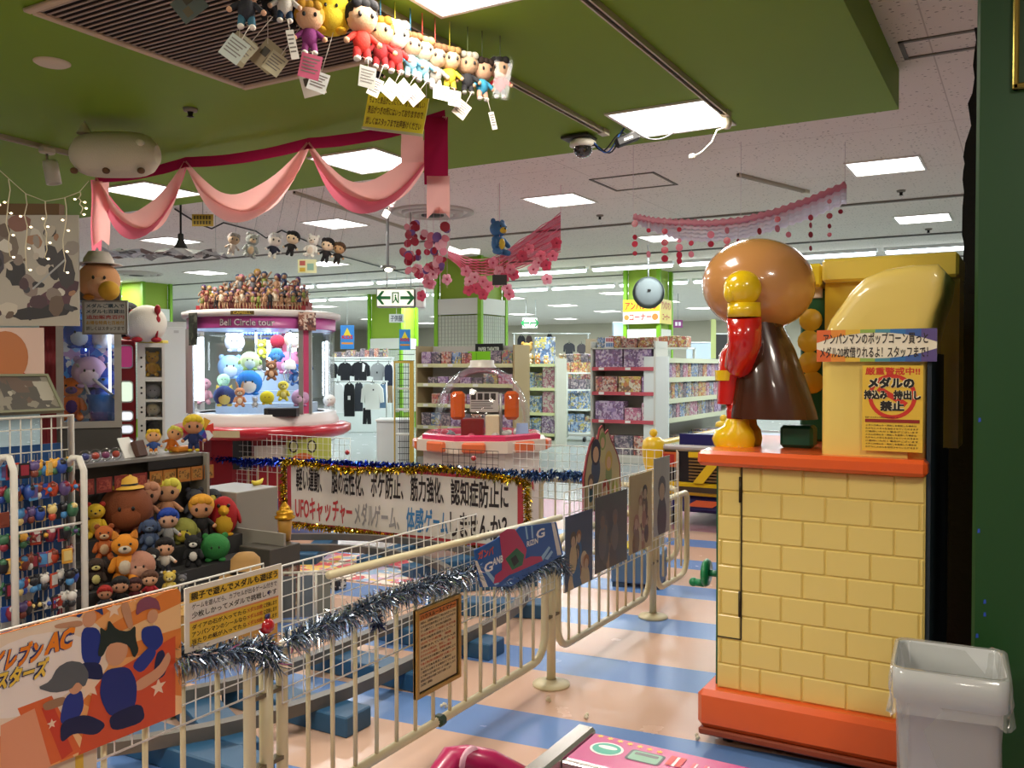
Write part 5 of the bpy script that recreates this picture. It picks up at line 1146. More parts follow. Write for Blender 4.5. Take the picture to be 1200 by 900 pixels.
def charm_mesh(v, ci):
    if (v, ci) in meshes: return meshes[v, ci]
    c1, c2 = M(pal[ci], .4), M(pal[(ci*5+3+v) % 12], .4); b = MB()
    b.tube([(0, 0, 0), (0, .0, -.022)], .0012, M('#b8b8b8', .3, .8), 4)
    if v == 0: b.ball((0, 0, -.038), (.014, .018, .017), c1, 8); b.ball((0, 0, -.062), (.011, .014, .014), c2, 8); b.ball((0, .012, -.024), .006, c1, 6); b.ball((0, -.012, -.024), .006, c1, 6)
    elif v == 1: b.box((0, 0, -.05), (.006, .036, .05), c1, bev=.002); b.box((.004, 0, -.048), (.002, .026, .034), c2)
    elif v == 2: b.lathe([(.0, -.02), (.016, -.03), (.02, -.05), (.012, -.07), (0, -.072)], c1, 8); b.ball((.008, 0, -.034), (.012, .012, .011), c2, 8)
    else: b.prism(star(0, 0, .022), .008, c1, Matrix.Translation((-.004, 0, -.045)) @ Matrix.Rotation(R(90), 4, 'Z') @ Matrix.Rotation(R(90), 4, 'X')); b.ball((.006, 0, -.045), .008, c2, 6)
    meshes[v, ci] = b.mesh('charm'); return meshes[v, ci]
yv = rp(0, 600).y
for r_, z in enumerate(rowz[1:]):
    m = 13
    for i in range(m):
        v, ci = rng.randrange(4), rng.randrange(12)
        if r_ >= 5 and rng.random() < .6: ci = rng.choice((3, 11, 4, 3))
        o = link('keyring_charm', charm_mesh(v, ci), None, (RX+.02+rng.uniform(0, .04), 2.0+lerp(yv-.02, yb_-.02, (i+.5)/m)+rng.uniform(-.01, .01), z-.004), (0, 0, rng.uniform(-.5, .5)))
        o.scale = (1.25, 1.25, 1.25)
        tag(o, '%s keyring charm, %s from left in the %s row of the wire rack' % (names[ci], ORD[i], ORD[r_]), 'keyring charm', 'charms on the keyring rack')
# blue and red striped backing behind the rack
t = thing('striped_backing', 'blue and red striped backing board behind the keyring rack', 'board', (RX-.06, 2.0, 0))
b = MB(); b.b2((-.012, ya, .02), (0, yb_, zt-.12), M('#1e4a80', .5)); b.build('board', t)
for i in range(4):
    b = MB(); l = [(ya+.25*i, .0), (ya+.25*i+.09, .0), (ya+.25*i+.45, .62), (ya+.25*i+.36, .62)]; l = clip(l, ya, .02, yb_, .62)
    if len(l) > 2: b.add([(.001, y, z) for y, z in l], [tuple(range(len(l)))], M('#8a2030' if i % 2 else '#b8b4b0', .5)); b.build('stripe', t)
# sloping display tray with grey print over the rack
a = pX(0, 470, -3.75); T = basis((-3.78, 1.75, zt+.02), Vector((0, 1, 0)), Vector((.8, 0, .6)))
t = thing('display_tray', 'sloping glazed tray with grey print above the keyring rack', 'tray'); t.location = T.translation; t.rotation_euler = T.to_euler()
w_ = pX(76, 500, -3.75).y-1.75
b = MB(); b.b2((0, 0, -.01), (w_, .18, 0), PR(['#8a8478', '#5a5652', '#a8a294', '#6a5a52'], 16, .3, 4)); b.build('print', t)
b = MB(); g = M('#8f9078', .35, .3)
for lo, hi in (((0, -.012), (w_, 0)), ((0, .18), (w_, .192)), ((w_, -.012), (w_+.012, .192))): b.b2((*lo, -.015), (*hi, .008), g)
b.build('frame', t)
# ================================================================= left wall group
# large grey character-free poster
Dp = 5.6
def flat(name, label, cat, px0, px1, py0, py1, D, mat, th=.01, nm='board'):
    "board facing the camera side, from its measured corners at distance D"
    a = pd(px0, py1, D); c = pd(px1, py1, D); z1 = pd((px0+px1)/2, py0, D).z; z0 = pd((px0+px1)/2, py1, D).z
    x = Vector((c.x-a.x, c.y-a.y, 0)); T = basis((a.x, a.y, z0), x, Vector((0, 0, 1)).cross(x)*-1)
    t = thing(name, label, cat); t.location = T.translation; t.rotation_euler = T.to_euler()
    b = MB(); b.b2((0, 0, -th), (x.length, z1-z0, 0), mat); b.build(nm, t); return t, x.length, z1-z0
t, w_, h_ = flat('wall_poster', 'large grey and plum illustrated poster behind the icicle lights', 'poster', -80, 93, 252, 382, Dp, M('#b5ac9e', .5))
b = MB(); rng = random.Random(5)
def blob(cx, cy, rx, ry, n=14, rot=0): return [(x+rng.uniform(-.12, .12)*rx, y+rng.uniform(-.12, .12)*ry) for x, y in disc(cx, cy, rx, ry, n, rot)]
ax = lambda px: (px+80)/173*w_
ay = lambda py: (382-py)/130*h_
items = [('#5a3440', 60, 352, 30, 12, .3), ('#4a2a36', 76, 338, 18, 9, .2), ('#2c282a', 50, 366, 40, 8, .1), ('#2a2628', 20, 320, 12, 16, .2), ('#7a6a5c', 8, 290, 14, 18, .1), ('#8a5a4a', 24, 262, 14, 10, 0), ('#3a3436', 55, 300, 14, 12, .4), ('#2c2a2e', 60, 272, 8, 6, .2), ('#3c3638', 76, 315, 12, 22, .2), ('#8a7a72', 35, 335, 10, 14, .5), ('#48404a', -20, 300, 24, 40, .1), ('#6a4a4a', -50, 350, 24, 20, .2), ('#d0c8bc', 45, 285, 8, 18, .3), ('#c9bfae', 10, 362, 12, 8, 0)]
for i, (c, x, y, rx, ry, ro) in enumerate(items): poly(b, clip(blob(ax(x), ay(y), rx*w_/173, ry*h_/130, 14, ro), 0, 0, w_, h_), .0006+i*5e-5, M(c, .5))
b.build('print', t)
rng = random.Random(50)
for k in range(46):
    x, y = rng.uniform(-75, 90), rng.uniform(256, 378); s = rng.uniform(2.5, 8); c = rng.choice(['#2c282c', '#4a3038', '#8a7a70', '#d6cec0', '#6a5648', '#9a8f86', '#3c3a40', '#a87a5a', '#c4b8a8'])
    q = clip(blob(ax(x), ay(y), s*w_/173*rng.uniform(.6, 1.6), s*h_/130*rng.uniform(.6, 1.6), 9, rng.uniform(0, 3)), 0, 0, w_, h_)
    if len(q) > 2: b = MB(); poly(b, q, .0014+k*4e-6, M(c, .5)); b.build('print_patch', t)
b = MB(); T0 = [(ax(38), ay(338)), (ax(77), ay(303)), (ax(78), ay(305)), (ax(39.5), ay(339.5))]; poly(b, T0, .0018, M('#a8a8a8', .4)); b.build('sword_print', t)
b = MB(); b.b2((0, h_+.005, -.09), (w_*.86, h_+.075, -.02), M('#6a4a20', .6)); b.build('wooden_rail', t)
t, w_, h_ = flat('star_banner', 'pale pink banner with small orange stars below the grey poster', 'banner', -80, 52, 384, 470, 5.5, M('#d8b8a8', .6), .006)
b = MB()
for i in range(16):
    x, y = w_*(.3+.7*((i*.377) % 1)), h_*(.08+.84*((i*.618) % 1)); poly(b, star(x, y, .028), .001, M('#d89a4a', .5))
b.build('stars', t)
b = MB(); poly(b, disc(w_*.66, h_*.6, .14, .16, 24), .0012, M('#b87040', .5)); poly(b, disc(w_*.70, h_*.25, .12, .09, 20), .0011, M('#b03428', .5)); b.build('round_print', t)
# red drape
q = pd(56, 430, 5.9); t = thing('red_drape', 'dark red drape hanging between star banner and glass cabinet', 'drape', (q.x, q.y, 0))
b = MB(); rows = [[Vector((0, 0, z))+RT*(-.06+.12*i/10)+FW*(.012*math.sin(i*2.2+z)) for i in range(11)] for z in (.005, .9, 1.5, 1.85)]; b.sheet(rows, M('#7a1420', .6)); b.build('cloth', t)
# glass crane cabinet
CD = 6.7
def cab(name, label, cat, px0, px1, D, depth, z1, frame, panes=True):
    a = pd(px0, 430, D); c = pd(px1, 430, D); m = (a+c)/2; r_ = Vector((m.x, m.y, 0)).normalized(); x = Vector((r_.y, -r_.x, 0)); wd = (c-a).length*abs(x.dot(RT)); wd = (c-a).dot(x); a = m-x*wd/2; x = x*wd; T = basis((a.x, a.y, 0), x, Vector((0, 0, 1)).cross(x)*-1)
    # local x right, local y up, local z to viewer
    t = thing(name, label, cat); t.location = T.translation; t.rotation_euler = T.to_euler(); return t, x.length
z1 = pd(100, 352, CD).z; zb = pd(100, 497, CD).z
t, w_ = cab('crane_cabinet', 'silver framed glass crane cabinet of blue plush at the left', 'crane machine', 66, 143, CD, .5, z1, None)
fr = M('#a8a49c', .35, .4)
b = MB(); b.b2((0, 0, -.28), (w_, zb-.03, 0), M('#4a4844', .4), bev=.01); b.build('base', t)
for x0 in (0, w_-.05): b = MB(); b.b2((x0, zb-.03, -.04), (x0+.05, z1, .0), fr); b.build('front_post', t)
for x0 in (0, w_-.03): b = MB(); b.b2((x0, zb-.03, -.28), (x0+.03, z1, -.24), fr); b.build('rear_post', t)
b = MB(); b.b2((0, zb-.03, -.02), (w_, zb+.02, .006), fr); b.build('sill', t)
b = MB(); b.b2((0, z1, -.28), (w_, z1+.10, 0), M('#3a3834', .4), bev=.01); b.build('header', t)
b = MB(); b.b2((.03, zb, -.275), (w_-.03, z1, -.262), PR(['#1c48b8', '#3a8ae0', '#d8e4f0', '#16306a', '#8ac0f0', '#c0a0d8', '#e8e8f4'], 11, .3, 6)); b.build('back_print', t)
b = MB(); b.b2((.05, zb+.02, -.02), (w_-.05, z1, -.014), GLASS()); b.build('glass_pane', t)
b = MB(); b.b2((w_-.09, zb+.1, -.06), (w_-.07, z1-.05, -.045), M('#d8e8ff', .3, emit=3)); b.b2((w_*.44, zb+.55, -.25), (w_*.46, z1-.1, -.24), M('#c0e8ff', .3, emit=3)); b.build('light_tube', t)
b = MB(); b.tube([(w_*.3, zb+.45, -.1), (w_*.98, zb+.16, -.03)], .012, M('#c8c8c4', .3, .6), 6); b.tube([(w_*.35, zb+.38, -.12), (w_*.7, zb, -.05)], .010, M('#c8c8c4', .3, .6), 6); b.build('push_rod', t)
Tm = Matrix.LocRotScale(t.location, t.rotation_euler, None)
for (fx_, fy, h, kind, lab, cs) in ((.22, .0, .36, 'bear', 'orange and purple plush tiger hanging low in the crane cabinet', ('#d0702a', '#5a3a7a', '#b05a20')), (.72, .05, .40, 'bear', 'deep blue plush in the right of the crane cabinet', ('#1c3a9a', '#3a6ac0', '#16307a')), (.35, .66, .22, 'ball', 'bright blue spiky plush at the top of the crane cabinet', ('#1e5ad0', '#c0d8f4', '#1448b0')), (.75, .66, .22, 'ball', 'white spotted plush at upper right of the crane cabinet', ('#e4e6ee', '#f0f0f4', '#8ab0e0')), (.5, .30, .24, 'ball', 'pale lilac plush in the middle of the crane cabinet', ('#c8a8d0', '#e0d0e4', '#a888b8'))):
    p = Tm @ Vector((w_*fx_, zb+.02+fy*(z1-zb)*.9, -.17)); plush(kind, p, h, lab, *cs, group='plush toys in the glass crane cabinet', hang=(.05, '#dddddd') if fy > .2 else None)
b = MB(); p = Tm @ Vector((w_*.72, zb+.02, -.13)); b.lathe([(0, 0), (.09, 0), (.12, .2), (.115, .2), (.085, .01), (0, .01)], M('#1f5fb0', .4), 18); tag(b.build('blue_bucket', loc=p), 'blue bucket inside the glass crane cabinet', 'bucket')
# framed notice in front
t, w_, h_ = flat('framed_notice', 'silver framed notice with blue red and yellow lines by the cabinet', 'notice', 97, 150, 352, 392, 6.45, M('#c8ccc8', .25))
b = MB()
for lo, hi in (((0, 0), (w_, .012)), ((0, h_-.012), (w_, h_)), ((0, .012), (.012, h_-.012)), ((w_-.012, .012), (w_, h_-.012))): b.b2((*lo, -.012), (*hi, .008), M('#9a9890', .3, .6))
b.build('frame', t)
b = MB()
for i, (s_, c) in enumerate((('メダルご購入で', '#2f4a5a'), ('メダル七百貸出', '#2f4a5a'), ('追加販売百円', '#b04a4a'), ('お得な特典七百枚付', '#b8923a'), ('詳しくはスタッフまで', '#6a6660'))): text_to(b, s_, w_*.08, h_*(.78-.165*i), w_*.92, h_*(.90-.165*i), .001, M(c, .4), .03)
b.build('lettering', t)
# ball-shaped plush with cap, bird plush, white plush on top
plush('ball', pd(116, 352, 6.5), .28, 'big peach round plush with cap above the framed notice', '#d09a6c', '#d8a880', '#c08028', ears='none', group='big plush on the cabinets')
q = pd(116, 352, 6.5); b = MB(); b.lathe([(0, .09), (.07, .08), (.10, .03), (.105, 0), (.16, -.008), (.16, -.016), (.1, -.01)], M('#c8c0b8', .7), 18); tag(b.build('cap', loc=q+Vector((0, 0, .27))), 'white and red cap on the peach plush', 'cap')
b = MB(); q = pd(128, 352, 6.4); b.ball((0, 0, .07), (.075, .07, .07), M('#d0a030', .8), 14); tag(b.build('plush_ball', loc=q), 'small mustard plush ball in front of the peach plush', 'plush toy', 'big plush on the cabinets')
# red prize kiosk and white lockers
KD = 7.4
zk1 = pd(150, 398, KD).z
t, w_ = cab('prize_kiosk', 'red prize kiosk with rounded lit windows beside the crane cabinet', 'prize machine', 138, 159, KD, .5, 1, None)
b = MB(); b.b2((0, 0, -.5), (w_, zk1, 0), M('#b8202a', .35), bev=.01); b.build('body', t)
for i, (p0, p1, c) in enumerate(((404, 432, '#d84a8a'), (446, 472, '#dff0d8'), (481, 494, '#f0f2f8'), (497, 509, '#e8ecf4'), (513, 522, '#d8dce4'))):
    y0, y1 = pd(150, p1, KD).z, pd(150, p0, KD).z
    b = MB(); b.prism(rrect(w_*.06, y0, w_*.86, y1, .03, 4), .004, M('#e6e2dc', .4)); f = b.build('window', t)
    b = MB(); b.prism(rrect(w_*.12, y0+.012, w_*.80, y1-.012, .025, 4), .002, M(c, .3, emit=.9 if i else .25), Matrix.Translation((0, 0, .004))); b.build('pane', f)
LD = 7.3
zl1 = pd(178, 402, LD).z
t, w_ = cab('prize_locker', 'white prize locker of four windows with plush inside', 'locker', 161, 193, LD, .45, 1, None)
WC = M('#d2d0c8', .4)
b = MB(); b.b2((0, 0, -.45), (w_, zl1, -.30), WC); b.build('rear_body', t)
for x0, x1 in ((0, .06), (w_-.02, w_)): b = MB(); b.b2((x0, 0, -.30), (x1, zl1, 0), WC); b.build('side_wall', t)
Tm = Matrix.LocRotScale(t.location, t.rotation_euler, None)
ys = [(407, 442, 'bear', ('#d8a828', '#c89020', '#d8a828'), 'yellow plush bear in the top locker window'), (447, 468, 'ball', ('#a8a8b0', '#b8b8c0', '#8a9ab0'), 'grey plush in the second locker window'), (471, 489, 'ball', ('#e0ded8', '#e0ded8', '#d0d0c8'), 'white plush face in the third locker window'), (492, 511, 'ball', ('#4a4a50', '#5a5a60', '#3a3a40'), 'dark plush in the bottom locker window')]
zprev = zl1
for i, (p0, p1, kd, cs, lab) in enumerate(ys):
    y0, y1 = pd(178, p1, LD).z, pd(178, p0, LD).z
    b = MB(); b.b2((.06, y1, -.30), (w_-.02, zprev, 0), WC); b.build('shelf', t); zprev = y0
    b = MB(); b.b2((.06, y0, -.02), (w_-.02, y1, -.016), GLASS()); b.build('window_pane', t)
    for k in (.35, .65): b = MB(); b.ball((.03, lerp(y0, y1, k), .0), (.009, .009, .006), BLK, 8); b.build('keyhole', t)
    plush(kd, Tm @ Vector((w_*.55, y0+.002, -.16)), (y1-y0)*(.92 if kd == 'bear' else .85), lab, *cs, ears='round' if kd == 'bear' else 'none', group='plush in the prize lockers')
b = MB(); b.b2((.06, 0, -.30), (w_-.02, zprev, 0), WC); b.build('shelf', t)
b = MB(); p = Tm @ Vector((w_*.6, zl1, -.1)); b.box((0, 0, .012), (.2, .12, .024), M('#d8c43a', .5), bev=.004); tag(b.build('yellow_pad', loc=p, rot=(0, 0, YAW)), 'flat yellow packet on top of the prize locker', 'packet')
plush('bird', pd(151, 398, 7.35), .34, 'black and white plush bird standing on the prize kiosk', '#15161a', '#e4e2dc', '#c8402a', group='big plush on the cabinets', turn=.5)
plush('ball', pd(172, 401, 7.25), .30, 'large white plush sitting on the prize locker', '#dedad0', '#dedad0', '#a81c2c', ears='none', eyes=False, group='big plush on the cabinets')
q = pd(183, 398, 7.2); b = MB(); b.tube([(0, 0, 0), (.02, 0, .1), (.02, 0, .22)], .01, M('#a81c2c', .5), 6); b.ball((.02, 0, .24), (.03, .02, .04), M('#a81c2c', .5), 10); b.ball((.02, 0, .16), (.025, .02, .03), M('#a81c2c', .5), 10); tag(b.build('red_ribbon', loc=q), 'red ribbon stick beside the white plush', 'ribbon')
# white cupboard behind
z1 = pd(205, 377, 10.3).z
t, w_ = cab('white_cupboard', 'plain white tall cupboard left of the round claw machine', 'cupboard', 168, 240, 10.3, .4, z1, None)
b = MB(); b.b2((0, 0, -.5), (w_, z1, 0), M('#cdd3cf', .45), bev=.008); b.build('carcass', t)
b = MB(); b.b2((w_*.12, .12, .0), (w_*.8, z1-.06, .018), M('#d6dcd8', .4), bev=.004); d_ = b.build('door', t)
b = MB(); b.b2((w_*.5, z1-.13, .018), (w_*.58, z1-.10, .022), M('#b8bcb8', .4)); b.build('label_plate', d_)
b = MB(); b.b2((w_*.75, 1.0, .018), (w_*.77, 1.15, .04), M('#8a8c8a', .3, .7)); b.build('handle', d_)
# ================================================================= round claw machine
CW = pd(308, 430, 8.9); CW.z = 0
claw = thing('claw_machine', 'large round glass claw machine with red counter and pink header', 'claw machine', CW, rz=YAW)
RED = M('#b01c2c', .3, coat=.4); WHP = M('#d8d4d2', .35); PNK = M('#c84a78', .35); SILV = M('#a9aaa8', .3, .6)
ZC, ZF, ZH, ZT = .93, 1.06, 1.86, 2.02
RG = .70
def seg(mb, r, z0, z1, a0, a1, mat, n=16, th=0):
    rows = [[(r*math.cos(R(lerp(a0, a1, i/n))), r*math.sin(R(lerp(a0, a1, i/n))), z) for i in range(n+1)] for z in (z0, z1)]; mb.sheet(rows, mat)
def octo(r, n=16, off=0): return [(r*math.cos(2*math.pi*(i+.5)/n+off), r*math.sin(2*math.pi*(i+.5)/n+off)) for i in range(n)]
b = MB(); b.prism(octo(.62, 16), ZC-.08, M('#8e1a26', .4)); b.build('base', claw)
b = MB(); b.lathe([(.62, ZC-.10), (.80, ZC-.10), (.86, ZC-.06), (.86, ZC+.0), (.80, ZC+.02), (.70, ZC+.02)], RED, 40); b.build('counter', claw)
b = MB(); b.lathe([(.74, ZC+.02), (.74, ZC+.06), (.715, ZC+.10), (.715, ZF), (.60, ZF)], WHP, 40); b.build('lower_ring', claw)
b = MB(); b.lathe([(0, ZF-.02), (.70, ZF-.02)], M('#c8d4e0', .4), 40); b.build('play_floor', claw)
b = MB(); b.lathe([(RG, ZF), (RG, ZH)], GLASS(), 48); b.build('glass_drum', claw)
b = MB(); b.lathe([(RG+.012, ZH), (RG+.012, ZH+.11), (RG-.1, ZH+.11)], M('#b8509a', .35), 48); b.build('header_band', claw)
b = MB(); b.lathe([(0, ZH+.105), (RG+.04, ZH+.105), (RG+.06, ZH+.12), (RG+.06, ZT), (RG+.03, ZT+.01), (0, ZT+.01)], WHP, 48); b.build('roof', claw)
b = MB(); b.lathe([(0, ZH-.001), (RG-.02, ZH-.001)], M('#9ab0d0', .4), 40); b.build('inner_ceiling', claw)
for a, m_ in ((-90-56, SILV), (-90+49, SILV), (87, SILV)):
    for da in (-4, 4):
        b = MB(); q = (RG+.005)*math.cos(R(a+da)), (RG+.005)*math.sin(R(a+da)); b.b2((q[0]-.02, q[1]-.02, ZF), (q[0]+.02, q[1]+.02, ZH), m_); b.build('post', claw)
    b = MB(); seg(b, RG+.012, ZF, ZH, a-4, a+4, PNK if a > -100 else M('#b9b6b4', .4), 4); b.build('post_cover', claw)
LT = M('#e6f4ff', .3, emit=9)
for a in (-90-47, -90-66, -90+57, 75, 100):
    b = MB(); q = (RG-.07)*math.cos(R(a)), (RG-.07)*math.sin(R(a)); b.tube([(q[0], q[1], ZF+.12), (q[0], q[1], ZH-.08)], .022, LT, 8); b.build('light_tube', claw)
b = MB()
for i in range(12): b.ball((-.16+.03*i, -.1, ZH-.03), .012, M('#3a5aff', .3, emit=10), 6)
b.build('led_row', claw); claw.children[-1]['kind'] = 'stuff'
l = bpy.data.lights.new('claw_lamp', 'AREA'); l.shape = 'DISK'; l.size = 1.0; l.energy = 16; l.color = (.82, .93, 1)
o = bpy.data.objects.new('claw_lamp', l); COL.objects.link(o); o.parent = claw; o.location = (0, 0, ZH-.02)
def curved(mb, s_, w_, h_, z0, r, mat, bold, ang=-90, lift=.004):
    m0 = MB(); text_to(m0, s_, -w_/2, 0, w_/2, h_, 0, mat, bold)
    vs = [((r+lift)*math.cos(R(ang)+x/r), (r+lift)*math.sin(R(ang)+x/r), z0+y) for x, y, z in m0.v]; mb.add(vs, m0.f, mat)
b = MB(); curved(b, 'Bell Circle tour', .5, .062, ZH+.018, RG+.012, M('#3a2440', .4), .06, -86); curved(b, 'Bell Circle tour', .5, .062, ZH+.018, RG+.012, M('#e6d8e6', .4), .02, -86, .007); b.build('lettering', claw)
b = MB(); seg(b, RG+.064, ZT-.045, ZT-.01, -90-6, -90+10, M('#5a4a1a', .4), 6); curved(b, 'CAPBELL', .16, .025, ZT-.04, RG+.064, M('#d0b44a', .4), .03, -88, .006); b.build('badge', claw)
for a, w_, z0, z1, pal_ in ((-90-38, .13, ZH-.16, ZT-.02, ['#3a4238', '#5a5a50', '#2a2c2a']), (-90+47, .18, ZH-.02, ZT-.01, ['#c8a898', '#8a5a4a', '#d8c8b8', '#5a3a3a'])):
    b = MB(); seg(b, RG+.075, z0, z1, a-w_*40, a+w_*40, PR(pal_, 26, .4, 2), 4); b.build('hung_sheet', claw)
b = MB(); seg(b, .866, ZC-.065, ZC-.005, -105, -88, M('#c8b890', .5), 6); b.build('notice_plate', claw)
b = MB(); seg(b, .63, .55, ZC-.11, -100, -84, M('#111014', .3), 4); b.build('coin_door', claw); b = MB(); seg(b, .635, .62, ZC-.16, -82, -55, M('#dcd6cc', .4), 6); b.build('white_panel', claw)
# green tiger poster on its front
p = claw.location+RT*.62-FW*.60; t = thing('face_poster', 'lime poster with orange cartoon-free ears shape on the claw machine base', 'poster'); t['label'] = 'lime green poster with orange patch on the claw machine base'
T = basis((p.x-.23, p.y-.1, .50), RT, -FW); t.location = T.translation; t.rotation_euler = T.to_euler()
b = MB(); b.b2((0, 0, -.006), (.42, .34, 0), M('#b8c45a', .5)); b.build('board', t)
b = MB(); poly(b, disc(.16, .1, .12, .1), .001, M('#c8642c', .5)); poly(b, disc(.07, .26, .045, .06), .0012, M('#2a2420', .5)); poly(b, disc(.07, .26, .03, .045), .0014, M('#c8cc8a', .5)); poly(b, disc(.24, .26, .045, .06), .0012, M('#2a2420', .5)); poly(b, disc(.24, .26, .03, .045), .0014, M('#c8cc8a', .5)); b.build('print', t)
# prizes inside
Gc = 'prize plush inside the round claw machine'
for k, (x_, y_, w2, d2, h2) in enumerate(((0, .18, .9, .5, .10), (0, .30, .7, .3, .22), (0, .40, .66, .2, .42))):
    b = MB(); b.b2((x_-w2/2, y_-d2/2, ZF-.02), (x_+w2/2, y_+d2/2, ZF-.02+h2), M('#aebfd0', .5)); b.build('prize_step', claw)
def inw(px, py, dd):
    p = pd(px, py, dd); return p
def pin(kind, px, pyb, pyt, dd, lab, *cs, **kw):
    a = pd(px, pyb, dd); h = (pyb-pyt)/F*dd; return plush(kind, a, h, lab, *cs, group=Gc, **kw)
pin('ball', 292, 463, 434, 8.6, 'big blue round plush with white face in the claw machine', '#1c78d0', '#e6e8ec', '#1c78d0', ears='none')
pin('ball', 263, 476, 452, 8.5, 'navy and yellow plush at lower left of the claw machine', '#1a3a78', '#d8c870', '#d8c050', ears='point')
pin('bear', 281, 477, 452, 8.38, 'small fawn plush fox at front of the claw machine', '#c88a60', '#e6d8c0', '#c0a080', ears='long')
pin('ball', 313, 474, 458, 8.42, 'yellow dome-shaped plush chick at front of the claw machine', '#d8cc1e', '#d8cc1e', '#c8a81a', ears='none')
pin('bear', 332, 470, 444, 8.55, 'lime and yellow plush standing right of the yellow chick', '#c8b83a', '#d0c878', '#8aa84a', ears='none')
pin('ball', 352, 476, 456, 8.45, 'lilac round plush at lower right of the claw machine', '#c8a0c8', '#d8b8d8', '#b888b8', ears='none')
pin('ball', 293, 434, 412, 8.7, 'pale green plush with blue nose above the blue one', '#cfe6a8', '#d8f0e0', '#a8c870', ears='side')
pin('bear', 318, 446, 420, 8.75, 'brown plush monkey in the middle of the claw machine', '#7a4a26', '#c89a70', '#7a4a26')
pin('ball', 324, 424, 408, 8.85, 'blue elephant-like plush hanging right of centre in the claw machine', '#3a7ac0', '#5a9ad0', '#3a7ac0', ears='side')
pin('bear', 347, 452, 424, 8.8, 'steel blue plush at the right side of the claw machine', '#2f5a98', '#5a88c0', '#2f5a98', ears='point')
pin('ball', 262, 452, 438, 8.75, 'pale mint plush behind the navy one', '#a8d8b0', '#b8e0c0', '#90c098', ears='none')
pin('ball', 325, 408, 392, 9.1, 'crimson plush near the top of the claw machine', '#a01830', '#a01830', '#5a1020', ears='none', eyes=False)
for i, (px, pb, pt, D3, c1, c2, lab) in enumerate(((270, 444, 416, 9.1, '#8ab0d8', '#c8d8ec', 'sky blue plush at back left of the claw machine'), (306, 420, 396, 9.2, '#c8c83a', '#e0e0a0', 'yellow green plush high at the back of the claw machine'), (337, 438, 412, 9.15, '#c87a9a', '#e8c0d0', 'rose plush at back right of the claw machine'), (358, 440, 410, 9.0, '#1f3f78', '#4a70a8', 'dark blue plush near the right post inside the claw machine'), (275, 412, 390, 9.15, '#d8dce8', '#eceff4', 'white plush high at the left of the claw machine'), (299, 478, 464, 8.3, '#b8bcc4', '#d8dce0', 'grey plush at the very front of the claw machine'), (345, 408, 386, 9.2, '#e0dcc0', '#f0ecd8', 'cream plush high at the right of the claw machine'))):
    pin('bear' if i % 2 else 'ball', px, pb, pt, D3, lab, c1, c2, c1, hang=(.1, '#d8dce0') if pt < 400 else None)
pin('ball', 386, 476, 462, 8.75, 'white plush at the far right behind the pink post', '#dcdcd8', '#e4e4e0', '#c8c8c4', ears='none')
pin('bear', 239, 474, 440, 8.75, 'dusty pink plush tower at the far left of the claw machine', '#a87880', '#b88a90', '#a07078', ears='none')
b = MB(); q = pd(330, 473, 8.3); b.box((0, 0, .04), (.30, .12, .08), M('#16171c', .4), bev=.006); tag(b.build('prize_box', loc=(q.x, q.y, ZF-.02), rot=(0, 0, YAW)), 'black prize box along the front of the claw machine floor', 'box')
# claw units
for i, (px, nm) in enumerate(((340, 'white claw'), (300, 'chrome claw'))):
    q = pd(px, 400, 8.75); t = thing('claw', '%s hanging inside the round claw machine' % nm, 'claw', (q.x, q.y, ZH-.003))
    b = MB(); b.tube([(0, 0, 0), (0, 0, -.30)], .012, M('#c8ccd0', .25, .7), 8); b.build('stem', t)
    b = MB(); b.lathe([(0, -.28), (.045, -.30), (.06, -.36), (.05, -.38), (0, -.38)], M('#e8e4d8', .35), 14); b.build('housing', t)
    for k in range(3):
        a = R(120*k+30); b = MB(); b.tube([(.03*math.cos(a), .03*math.sin(a), -.37), (.09*math.cos(a), .09*math.sin(a), -.42), (.07*math.cos(a), .07*math.sin(a), -.49), (.03*math.cos(a), .03*math.sin(a), -.51)], .007, M('#c8ccd0', .25, .7), 6); b.build('finger', t)
# figurines on the roof
hairc = ['#7a2414', '#241c1a', '#a88638', '#4a3460', '#b0707f', '#34496a', '#4a301e', '#8a8a84']; hn = ['red', 'black', 'blond', 'purple', 'pink', 'blue', 'brown', 'silver']
drs = ['#c8b8a4', '#5a2020', '#2a3458', '#7a8438', '#201e22', '#a8805f', '#5e5e64']; dn = ['cream', 'maroon', 'navy', 'lime', 'black', 'peach', 'grey']
fm = {}
def fig_mesh(hc, dc, v):
    if (hc, dc, v) in fm: return fm[hc, dc, v]
    b = MB(); sk = M('#b08a6c', .5); H_ = M(hairc[hc], .5); D_ = M(drs[dc], .5)
    b.lathe([(0, 0), (.028, 0), (.028, .006), (0, .006)], M('#d8d4d0' if v else '#2a2828', .4), 10)
    s = .012*(1 if v == 1 else -1)
    for k in (-1, 1): b.tube([(k*.011, 0, .005), (k*.012+s*.3, -.004, .04), (k*.008, 0, .078)], [.005, .0065, .009], sk if v < 2 else D_, 6)
    b.lathe([(.0, .07), (.020, .072), (.014, .095), (.018, .115), (.006, .125), (0, .126)], D_, 8)
    b.tube([(.016, 0, .115), (.032, -.01, .095), (.026+.02*v, -.02, .08+.035*v)], .0048, sk, 5); b.tube([(-.016, 0, .115), (-.032, -.006, .097), (-.03, -.016, .078)], .0048, sk, 5)
    b.ball((0, 0, .142), (.015, .015, .018), sk, 8); b.ball((0, .005, .148), (.019, .018, .019), H_, 8); b.ball((0, .014, .125), (.015, .01, .028), H_, 6)
    fm[hc, dc, v] = b.mesh('figurine'); return fm[hc, dc, v]
rng = random.Random(31); rown = ['front', 'second', 'third', 'back']
zr = [ZT+.012, ZT+.062, ZT+.112, ZT+.162]
b = MB()
